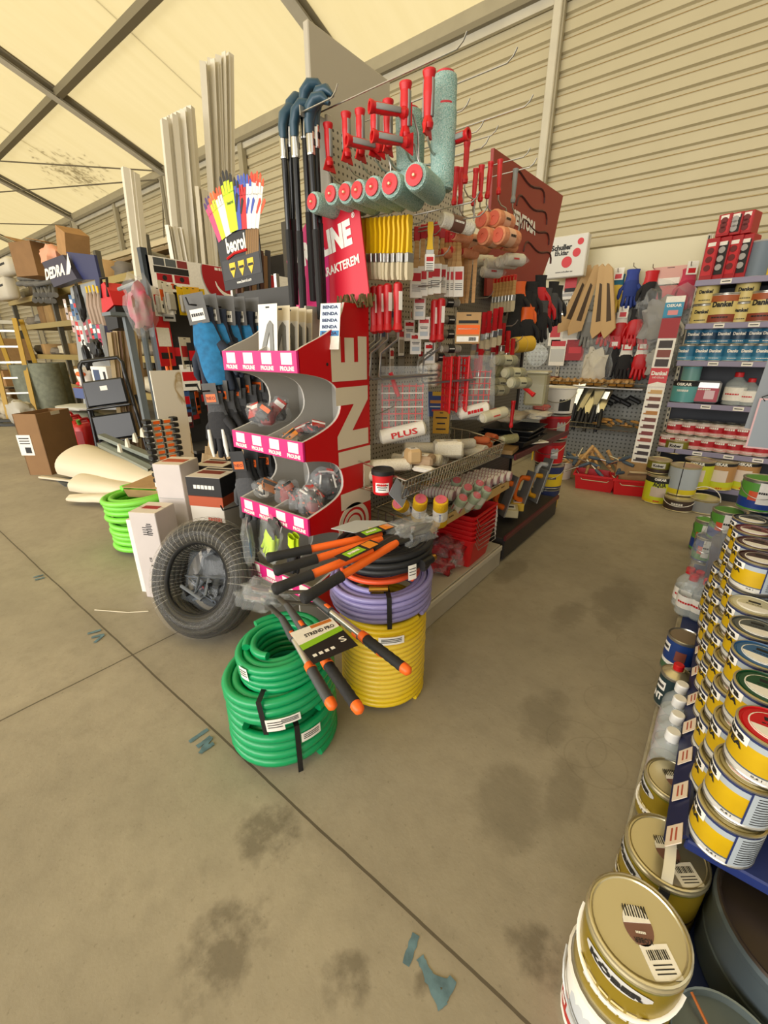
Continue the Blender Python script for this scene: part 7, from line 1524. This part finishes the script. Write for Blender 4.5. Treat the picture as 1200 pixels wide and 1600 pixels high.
for i in range(10):
    j = i % 5; l = i // 5; a = at(158 + j * 6, 692 + j * 12 - l * 14, 'y', 1.75 + .06 * l); b = B(); L = 1.0
    b.prism([(-.04, 0), (.04, 0), (.04, .04), (.034, .04), (.034, .006), (-.034, .006), (-.034, .04), (-.04, .04)], L, ZN, R('Y', 90) @ R('Z', -90)); tag(b.out('steel_profile', smooth=0), 'galvanised steel profile in the pile before the step ladder, %s in the %s layer' % (ORD[j], ('lower', 'upper')[l]), 'steel profile', 'galvanised profiles', T(a) @ R('Z', 4 + 3 * l) @ R('Y', 8))
b = B(); b.box((-4.6, 1.95, .12), (1.3, .35, .24), KRAFT); tag(b.out('storage_crate', smooth=0), 'kraft crate under the galvanised steel profiles', 'crate')
for i in range(4): p = at(188 + i * 12, 700 - i * 8, 'y', 1.72); b = B(); b.prism([(-.04, -.04), (.04, -.04), (.04, 0), (.02, .05), (-.01, .03)], .02, mat('D9D2C0', .6), R('X', 90)); tag(b.out('profile_bracket', smooth=0), 'pale bracket poking out of the steel profiles, %s from the left' % ORD[i], 'bracket', 'pale brackets in the profiles', T(p))
# cardboard box
c0, c1, c2 = at(47, 742, 'z', 0), at(82, 742, 'z', 0), at(120, 718, 'z', 0); u = (c1 - c0); v = (c2 - c1); v = v - u.normalized() * v.dot(u.normalized()); v = v.normalized() * .55
hz = 1.4 - (c1.length) * ((667 - 548) / 711) * .98; hz = .72
bx = thing('cardboard_box', 'open brown cardboard box with white shipping label on the floor at left', 'box', T(c1)); 
CBM = mat('8E6B45', .8, vary=.06, scale=5)
b = B(); q = [V((0, 0, 0)), -u, -u + v, v]
for i in range(4):
    a, c = q[i], q[(i + 1) % 4]; o_ = (a + c) / 2 - (q[0] + q[2]) / 2; o_ = o_.normalized() * .01
    b.add([a, c, c + V((0, 0, hz)), a + V((0, 0, hz)), a - o_, c - o_, c - o_ + V((0, 0, hz)), a - o_ + V((0, 0, hz))], [(0, 1, 2, 3), (4, 5, 6, 7), (3, 2, 6, 7), (0, 3, 7, 4), (1, 2, 6, 5)], CBM)
b.add(q, [(0, 1, 2, 3)], CBM); b.out('body', bx, 0)
M = fr(-u * .5 + V((0, 0, hz * .5)) + V((0, 0, 0)), u, (0, 0, 1)); b = B(); b.plate(.16, .24, PAPER, M, .004, x=-.08); b.plate(.07, .07, INK, M, .005, x=-.06, y=-.06); [b.plate(.12, .012, INK, M, .005, x=-.08, y=.08 - k * .03) for k in range(3)]; b.out('shipping_label', bx, 0)
M = fr(v * .55 + V((0, 0, hz * .97)), v, (0, 0, 1)); b = B(); b.plate(.14, .04, mat('D8CDB8', .6), M, .006); b.out('tape', bx, 0)
first = None
for i, (px, py) in enumerate(((116, 686), (128, 692), (142, 699))):
    p = at(px, py, 'z', .12); lb = 'red plastic fuel can, %s from the left beside the cardboard box' % ORD[i]; M = T(p.x, p.y, .12) @ R('Z', 35)
    if first is None:
        first = thing('fuel_can', lb, 'fuel can', M, 'red fuel cans'); JR = mat('C21A16', .4); b = B(); b.box((0, 0, .17), (.2, .3, .34), JR, b=.04); b.out('body', first, 50); b = B(); b.tube([(0, -.1, .33), (0, -.08, .4), (0, .06, .4), (0, .1, .34)], .018, JR, 8); b.out('handle', first, 60); b = B(); b.cyl((0, -.1, .34), (0, -.12, .4), .025, mat('5A9A3A', .5)); b.out('cap', first); b = B(); b.plate(.1, .18, DRED, FXZ((0, -.151, .16))); b.out('embossing', first)
    else: dup(first, M, lb)
b = B(); b.box((0, 0, .06), (.9, 1.0, .12), mat('8E8B84', .6)); tag(b.out('platform', smooth=0), 'low grey platform under the red fuel cans', 'platform', M=T(-6.15, 2.35, 0) @ R('Z', 10))
# blue branded stand
ND = mat('232A58', .45); t = thing('tool_stand', 'tall dark blue stand with white lettered wedge header hung with cards and brushes', 'display stand', FXZ(at(150, 600, 'y', 2.55))); M0 = t.matrix_world.copy(); inv = M0.inverted()
Lp = lambda px, py, y=2.55: inv @ at(px, py, 'y', y)
b = B(); P4 = [Lp(*q) for q in ((73, 411), (106, 399), (134, 437), (97, 450))]; f = [p + V((0, 0, .0)) for p in P4]
fr4 = [P4[0] + V((0, .0, .06)), P4[1] + V((0, 0, .06)), P4[2] + V((0, 0, .1)), P4[3] + V((0, 0, .1))]
b.add(P4 + fr4, [(0, 1, 2, 3), (4, 5, 6, 7), (0, 1, 5, 4), (1, 2, 6, 5), (2, 3, 7, 6), (3, 0, 4, 7)], mat('343248', .5)); b.out('header', t, 0)
cx_ = sum((p for p in fr4), V()) / 4; ex = (fr4[1] - fr4[0]).normalized(); ey = ((fr4[0] + fr4[1]) - (fr4[2] + fr4[3])).normalized(); b = B(); Mh = fr(cx_, ex, ey); b.text('DEDRA', .8, .15, PAPER, Mh, x=-.14, y=.0, z=.004, bold=.05); b.prism([(.3, -.08), (.42, .17), (.5, .0), (.42, -.08)], .002, PAPER, Mh @ T(0, 0, .002)); b.out('lettering', t, 0)
b = B(); S6 = [Lp(*q) for q in ((107, 394), (151, 399), (197, 600), (184, 600), (152, 437), (134, 437))]; b.prism([(p.x, p.y) for p in S6], .03, ND, T(0, 0, .0)); zb = Lp(190, 600); b.prism([(zb.x - .1, zb.y), (zb.x + .12, zb.y), (zb.x + .12, -M0.translation.z), (zb.x - .1, -M0.translation.z)], .03, ND); b.out('side_panel', t, 0)
b = B(); G4 = [Lp(*q, 2.6) for q in ((112, 450), (153, 438), (186, 640), (134, 640))]; b.prism([(p.x, p.y) for p in G4], .02, mat('9A9C9A', .5), T(0, 0, -.05)); b.out('back_panel', t, 0)
b = B(); b.box((Lp(160, 690).x, -M0.translation.z + .1, .1), (.9, .2, .5), mat('6A6C70', .5)); b.out('base', t, 0)
HC = [(103, 480, mat('B9A8A0', .5), PAPER), (112, 474, mat('2F5F8F', .5), PAPER), (118, 480, mat('3A5A80', .5), RED), (113, 500, mat('C9A8A0', .5), PAPER), (122, 515, RED, PAPER), (128, 522, PAPER, RED), (134, 515, mat('9A3A4A', .5), PAPER), (142, 512, RED, PAPER), (148, 520, mat('3A6A7A', .5), PAPER), (155, 520, mat('C92A5A', .5), PAPER), (131, 545, PAPER, INK), (140, 548, BLACK, PAPER), (150, 545, PAPER, mat('3A5A80', .5)), (160, 545, mat('7A8288', .5), PAPER)]
for i, (px, py, m1, m2) in enumerate(HC): p = at(px, py, 'y', 2.4); card_pack('narrow carded tool hanging on the blue stand, %s of the rows' % ORD[i], FXZ(p + V((0, 0, .1))) @ R('Z', random.uniform(-8, 8)), .1, .26, .02, m1, [(.3, .2, m2, 0, .8), (.7, .1, INK, 0, .7)], 'packet', 'carded_tool', 'carded tools on the blue stand')
for i, (px, py) in enumerate(((138, 465), (143, 464), (149, 463), (155, 465))): p = at(px, py, 'y', 2.3); b = B(); b.tube([(0, 0, .05), (0, 0, -.1), (0, 0, -.3)], [.015, .045, .03], mat('A08A78', .7), 8); b.tube([(0, 0, .05), (0, 0, .12)], .012, YEL, 6); tag(b.out('wide_brush'), 'brown long brush with yellow tip on the blue stand, %s from the left' % ORD[i], 'brush', 'brown brushes on the blue stand', T(p))
for i, (px, py, s_) in enumerate(((125, 472, (.12, .4, .08)), (150, 545, (.25, .22, .1)), (136, 560, (.08, .3, .08)))): p = at(px, py, 'y', 2.25); b = B(); blob(b, s_, BLACK, None, i, .35); tag(b.out('hanging_pouch'), ('long black tool pouch high on the blue stand', 'round black pouch with white tag on the blue stand', 'thin black strap hanging low on the blue stand')[i], 'pouch', M=FXZ(p))
p = at(135, 590, 'y', 2.3); t2 = thing('chainsaw', 'white and orange chainsaw displayed low on the blue stand', 'chainsaw', FXZ(p)); b = B(); blob(b, (.3, .26, .2), mat('E0D8CE', .4), None, 3, .3); b.out('body', t2, 60); b = B(); b.box((.06, .05, .08), (.16, .06, .08), ORANGE, b=.02); b.box((-.05, -.08, .09), (.1, .05, .06), RED, b=.02); b.out('cover', t2); b = B(); b.tube(arc((-.05, 0, .0), .2, 60, 300, 12, 'z'), .018, BLACK, 6); b.out('handle', t2, 60)
carton('white printed box standing right of the chainsaw', tuple(at(172, 605, 'y', 2.35)), 10, (.34, .2, .26), PAPER, PAPER, lambda b, s: (b.plate(s[0] * .4, s[2] * .7, mat('3A4A6A', .5), FXZ((-.06, -s[1] / 2, s[2] / 2))), b.plate(.05, .14, INK, FXZ((.11, -s[1] / 2, s[2] / 2)))), 'printed_carton')
carton('blue and red printed box under the chainsaw', tuple(at(140, 622, 'y', 2.3)), 5, (.4, .2, .14), mat('4A5A8A', .5), RED, None, 'printed_carton')
for i, (px, py, d, m) in enumerate(((128, 636, (.9, .5, .08), mat('B9B8AC', .6)), (125, 650, (.8, .5, .16), mat('A8A890', .8)), (115, 668, (.7, .6, .1), mat('5A6C90', .7)), (112, 678, (.75, .6, .1), mat('4A5E86', .7)), (140, 672, (.4, .3, .2), mat('3A4660', .7)))):
    p = at(px, py, 'y', 2.5); p.z = max(p.z, .06); b = B(); blob(b, d, m, None, i, .15); tag(b.out('soft_bundle', smooth=60), ('pale flat bundle below the chainsaw', 'pale green sack below the flat bundle', 'upper blue coiled bundle behind the fuel cans', 'lower blue coiled bundle behind the fuel cans', 'dark blue bag beside the blue coiled bundles')[i], 'bundle', M=T(p) @ R('Z', 15))
# far storage racks at the left
RX0 = -13.0
def fp2(px, py, y): return at(px, py, 'y', y)
STM = mat('5A5648', .6); 
for j, (y, row) in enumerate(((4.2, (455, 505, 545)),)):
    pass
rk = thing('storage_rack', 'far steel storage rack loaded with pipes and sacks at the left', 'rack', (-13, 4.3, 0))
for x in (-16.5, -13.2, -10.2, -8.2):
    b = B(); b.box((x, 4.0, 1.6), (.1, .1, 3.2), STM); b.box((x, 5.0, 1.6), (.1, .1, 3.2), STM); gl(b, 'upright', rk, smooth=0)
for z in (.55, 1.25, 2.0, 2.65):
    b = B(); b.box((-12.3, 4.5, z), (8.8, 1.1, .06), mat('9A8A68', .7)); b.box((-12.3, 3.96, z), (8.8, .05, .12), mat('A89458', .6)); gl(b, 'shelf', rk, smooth=0)
PIPEG = mat('6E6C66', .7); random.seed(9); first = None
for i in range(22):
    j = i % 11; l = i // 11; p = fp2(46 + (j % 6) * 6 + 8 * l, 432 + (j // 6) * 9 + l * 22, 3.7); M = T(p.x, 3.72, p.z) @ R('Z', (8, -16)[l] + random.uniform(-4, 4)) @ R('Y', (90, 104)[l])
    lb = 'grey foam pipe in the %s bundle on the far rack, %s of them' % (('upper', 'lower')[l], ORD[j])
    if first is None: b = B(); b.lathe([(.03, -.55), (.055, -.55), (.055, .55), (.03, .55)], PIPEG, 10); first = tag(b.out('foam_pipe'), lb, 'pipe', '%s grey foam pipes' % ('upper', 'lower')[l], M)
    else: o = first.copy(); C.objects.link(o); o.matrix_world = M; o['label'] = lb; o['group'] = '%s grey foam pipes' % ('upper', 'lower')[l]
random.seed(31)
far = [('sack', (.9, .5, .3), ('C9BE9A', 'B5A888', 'D6CDB4', '8E8A80')), ('carton', (.6, .5, .4), ('A5834F', '8C6A3E', 'B79360')), ('sack', (.7, .5, .25), ('6E675C', '847A6A', 'C9A04A'))]
k = 0
for z in (.58, 1.28, 2.03, 2.68):
    x = -16.2; kk = 0
    while x < -8.3:
        kind, d, cc = random.choice(far); w = d[0] * random.uniform(.6, 1.1); h = d[2] * random.uniform(.7, 1.2) * (1.2 if z > 2.5 else .9); c_ = random.choice(cc); b = B()
        lb = '%s, item on the %s board of the far rack, %s from the left' % ({'C9BE9A': 'cream sack', 'B5A888': 'tan sack', 'D6CDB4': 'pale sack', '8E8A80': 'grey sack', 'A5834F': 'brown carton', '8C6A3E': 'dark brown carton', 'B79360': 'light brown carton', '6E675C': 'dark sack', '847A6A': 'taupe sack', 'C9A04A': 'orange sack'}[c_], {.58: 'lowest', 1.28: 'second', 2.03: 'third', 2.68: 'top'}[z], (ORD + ['sixteenth', 'seventeenth', 'eighteenth'])[kk]); kk += 1
        if kind == 'carton': b.box((0, 0, h / 2 + .03), (w, d[1], h), mat(c_, .8, vary=.08, scale=5), b=.005)
        else: blob(b, (w, d[1], h), mat(c_, .8, vary=.12, scale=5), T(0, 0, h / 2 + .02), k, .3, 9)
        tag(b.out({'sack': 'storage_sack', 'carton': 'carton'}[kind], smooth=60), lb, kind, 'goods on the far rack', T(x + w / 2, 4.3, z) @ R('Z', random.uniform(-8, 8))); x += w + random.uniform(.02, .2); k += 1
for i, (px, py, w, h) in enumerate(((14, 418, 1.3, .36), (14, 455, 1.1, .5))):
    p = fp2(px, py + 14, 3.6); t = thing('product_bag', ('long white bag with orange print, upper one at the far left rack', 'white bag with orange round print, lower one at the far left rack')[i], 'bag', FXZ((p.x, 3.6, p.z))); b = B(); b.box((0, h / 2, 0), (w, h, .3), mat('D9D2C0', .6), b=.06); b.out('body', t, 50); b = B(); b.disc(.15, mat('E0A030', .5), T(-.4, h / 2, .15), n=20); b.disc(.08, PAPER, T(-.4, h / 2, .152), n=20); b.text('KNAUF INSULATION', w * .6, .08, INK, T(.15, h / 2, .15)) if 0 else b.plate(w * .5, .05, INK, T(.2, h * .6, .15)); b.out('print', t, 0)
t = thing('cardboard_box', 'open cardboard box with flaps on top of the blue stand pipes', 'box', T(fp2(62, 430, 3.4)) @ R('Z', 20)); b = B(); b.box((0, 0, .25), (.6, .5, .6), CBM); b.out('body', t, 0); b = B(); b.box((-.42, 0, .5), (.3, .5, .01), CARD, R('Y', 20)); b.box((.35, 0, .62), (.5, .5, .01), CARD, R('Y', 10)); b.out('flap', t, 0)
p = fp2(90, 405, 2.7); b = B(); blob(b, (.4, .35, .3), mat('E0A080', .7), None, 2, .4); tag(b.out('pink_bundle', smooth=60), 'salmon pink bag on top of the blue stand', 'bag', M=T(p))
b = B(); b.box((0, 0, .15), (.3, .3, .34), CARD); tag(b.out('carton', smooth=0), 'small dark carton sticking up behind the blue stand header', 'carton', M=T(fp2(116, 400, 2.75)) @ R('Y', 25))
# high timber platform along the wall
for i, (x0, y0, x1, y1, yy, th) in enumerate(((132, 418, 262, 372, 5.2, .1), (150, 425, 262, 395, 5.0, .06), (165, 432, 262, 412, 4.8, .06))):
    a, c = fp2(x0, y0, yy), fp2(x1, y1, yy); z = (a.z + c.z) / 2; b = B(); b.box(((a.x + c.x) / 2 + 1.0, yy, z), (c.x - a.x + 2.5, .5 if i else .08, th), mat(('CDBE98', '8A7450', '9A8460')[i], .6)); tag(b.out('timber_board', smooth=0), ('long pale timber board high along the corrugated wall', 'upper brown board of the high timber platform', 'lower brown board of the high timber platform')[i], 'board')
for x in (-10.8, -8.0, -5.8): b = B(); b.box((x, 5.0, 1.6), (.12, .12, 3.2), mat('4A4438', .6)); tag(b.out('platform_post', smooth=0), 'dark steel post of the high timber platform, %s' % {-10.8: 'left one', -8.0: 'middle one', -5.8: 'right one'}[x], 'post')
b = B(); b.box((-8.2, 6.2, 1.6), (6.0, .3, 3.0), mat('241F1A', .8)); tag(b.out('storage_partition', smooth=0), 'dark boarded partition under the high timber platform', 'partition')
p = at(140, 402, 'y', 2.7); b = B(); b.cyl((0, 0, -.3), (0, 0, .2), .06, mat('2E5A32', .4), 12); tag(b.out('green_bottle'), 'small green bottle behind the blue stand top', 'bottle', M=T(at(137, 400, 'y', 5.1)))
# yellow step ladder, mesh rolls, floor ring, far cartons
YL = mat('B99220', .45); t = thing('step_ladder', 'tall yellow A-frame ladder standing open by the mesh rolls', 'ladder', T(at(50, 652, 'z', 0)) @ R('Z', 60) @ Matrix.Diagonal((.8, .8, .85, 1)))
for sx in (-1, 1):
    for sy, nm in ((-1, 'front'), (1, 'rear')): b = B(); b.box((0, 0, 0), (.1, .05, 2.5), YL, fr((sx * .3, sy * .45, 1.15), (1, 0, 0), (-sx * .1, -sy * .4, 2.3)) @ R('X', -90) ); b.out('rail', t, 0)
for k in range(6): z = .3 + k * .36; b = B(); b.box((0, -.55 * (1 - z / 2.6) - .06, z), (.5, .1, .04), ALU); b.out('tread', t, 0)
b = B(); b.box((0, 0, 2.3), (.5, .25, .08), mat('B9B4A0', .5)); b.out('top_cap', t, 0)
MESHR = mat('6E7263', .8, vary=.12, scale=12, bump=.4, h2='7E8270')
for i, (px, py, r, h) in enumerate(((64, 652, .31, 1.12), (90, 652, .28, 1.15), (108, 645, .18, 1.15))):
    p = at(px, py, 'z', 0); b = B(); b.lathe([(r * .6, .0), (r, .0), (r * .97, h * .3), (r, h * .6), (r * .98, h), (r * .85, h), (r * .85, h - .3), (r * .6, h - .3), (r * .6, h), (r * .5, h)], MESHR, 20, cap=False); tag(b.out('mesh_roll', smooth=50), ('large grey-green mesh roll beside the yellow ladder', 'second grey-green mesh roll beside the large one', 'slim grey-green mesh roll at the right of the rolls')[i], 'roll', M=T(p.x, p.y, 0))
p = at(52, 656, 'z', 0); b = B(); b.tube([(p.x + .85 * math.cos(2 * PI * k / 40), p.y + .85 * math.sin(2 * PI * k / 40), .04 + .02 * math.sin(5 * k)) for k in range(40)], .04, mat('3A3A38', .6), 6, closed=True); b.tube([(p.x + .8 * math.cos(2 * PI * k / 40), p.y + .8 * math.sin(2 * PI * k / 40), .1) for k in range(40)], .035, mat('3A3A38', .6), 6, closed=True); tag(b.out('cable_ring'), 'black cable ring lying on the far floor behind the cardboard box', 'cable')
for i, (px, py, d, m) in enumerate(((12, 560, (1.3, .8, .55), KRAFT), (12, 600, (1.0, .7, .4), CARD), (14, 625, (.9, .7, .4), mat('8E7048', .8)))):
    z0 = (1.15, .5, .02)[i]; b = B(); b.box((0, 0, d[2] / 2), d, m, b=.006); p = at(px, 630, 'z', .05); tag(b.out('carton', smooth=0), ('wide kraft carton, topmost of the far left floor stack', 'middle brown carton of the far left floor stack', 'lowest carton of the far left floor stack')[i], 'carton', M=T(p.x - .3, p.y + .3, z0) @ R('Z', 10))
for i, (px, py, m) in enumerate(((8, 637, mat('C9BFA8', .7)), (35, 620, mat('B5B0A2', .5)), (3, 600, mat('A5907A', .7)))): p = at(px, py + (0, 25, 20)[i], 'z', .25); b = B(); blob(b, (.5, .4, .45), m, None, i, .4); tag(b.out('plastic_sack', smooth=60), ('cream sack on the floor at the picture edge', 'crumpled clear bag at the foot of the yellow ladder', 'beige sack behind the cream one')[i], 'sack', M=T(p))

# ------------------------------------------------------------------ labels that count along a row as it is seen
def seen(o):
    pts = [c.matrix_world.translation for c in [o]]
    me = [c for c in [o] + list(o.children) if c.type == 'MESH']
    bpy_pts = [o.matrix_world @ V(v) for c in me[:1] for v in c.bound_box] or pts
    p = sum(bpy_pts, V()) / len(bpy_pts); d = p - EYE; f = d.dot(_cf)
    return (d.dot(_r) / f, -d.dot(_cu) / f)
NTH = ORD + 'sixteenth seventeenth eighteenth nineteenth twentieth twenty-first twenty-second twenty-third twenty-fourth'.split()
COUNTED = {
    'chisels on the lower wire shelf': '{o} from the left of the wooden-handled chisels on the lower wire shelf',
    'brown planks in a leaning stack': '{o} from the left of the brown planks leaning behind the printed cartons',
    'red-ended wooden brushes in a bundle': '{o} from the left of the red-ended wooden brushes below the dark red sign',
    'sleeved red-handled brushes': '{o} from the left of the white-sleeved red brushes right of the yellow brushes',
    'red-tipped wooden brushes': '{o} from the left of the white-sleeved wooden brushes with red-dipped tips',
    'red-handled brushes in the crowded row': '{o} from the left of the round red-handled brushes behind the kraft pack',
    'small carded packs': '{o} from the left of the small white carded packs between the red grips',
    'carded tools on the dark display': 'carded tool, {o} from the left on the dark tool display under the saw-blade sign',
    'carded tools on the blue stand': 'narrow carded tool, {o} from the left on the tall blue stand',
    'loose tools heaped in the tubs': '{o} from the left of the loose hand tools heaped over the red tubs',
    'red-handled foam rollers': '{o} from the left of the high red roller handles above the orange foam sleeves',
    'orange foam roller sleeves': '{o} from the left of the orange foam sleeves by the dark red sign',
    'clear-wrapped white refills': '{o} from the left of the clear-wrapped white refills under the orange foam sleeves',
    'olive wrapped roller sleeves': '{o} from the left of the olive wrapped sleeves under the yellow tape',
    'cream refills in the upper basket': '{o} from the left of the cream roller refills in the upper wire basket',
    'small orange refills': '{o} from the left of the small orange refills in the upper wire basket',
    'green-grey wrapped rollers': '{o} from the left of the wrapped green-grey rollers on the price-railed shelf',
    'striped white rollers': '{o} from the left of the purple-striped white rollers on the price-railed shelf',
    'turquoise rollers hung in a row': '{o} from the left in the row of turquoise rollers with red end caps',
    'red-grip wire roller frames': '{o} from the left of the bare wire roller frames with long red grips',
    'wooden shafts in the tool heap': '{o} from the left of the wooden hammer handles behind the red tubs',
    'upper grey foam pipes': '{o} from the left of the upper bundle of grey foam pipes',
    'lower grey foam pipes': '{o} from the left of the lower bundle of grey foam pipes',
    'hardware bags in the middle pink tray': 'hardware bag, {o} from the left in the middle pink tray',
    'hardware bags in the lower pink tray': 'hardware bag, {o} from the left in the lower pink tray',
    'putty knives on the lower wire shelf': '{o} from the left of the steel putty knives on the lower wire shelf',
    'dark tools hung behind the knives': '{o} from the left of the dark boxy tools hung behind the putty knives',
    'round red brushes under the wooden bundle': '{o} from the left of the round red brushes under the red-ended wooden bundle',
    'flat packs behind the roller frames': '{o} from the left of the flat packs on the pegboard behind the roller frames',
}
for gname, tpl in COUNTED.items():
    mem = sorted([o for o in C.objects if o.parent is None and o.get('group') == gname], key=seen)
    for i, o in enumerate(mem):
        if tpl: o['label'] = tpl.format(o=NTH[i])
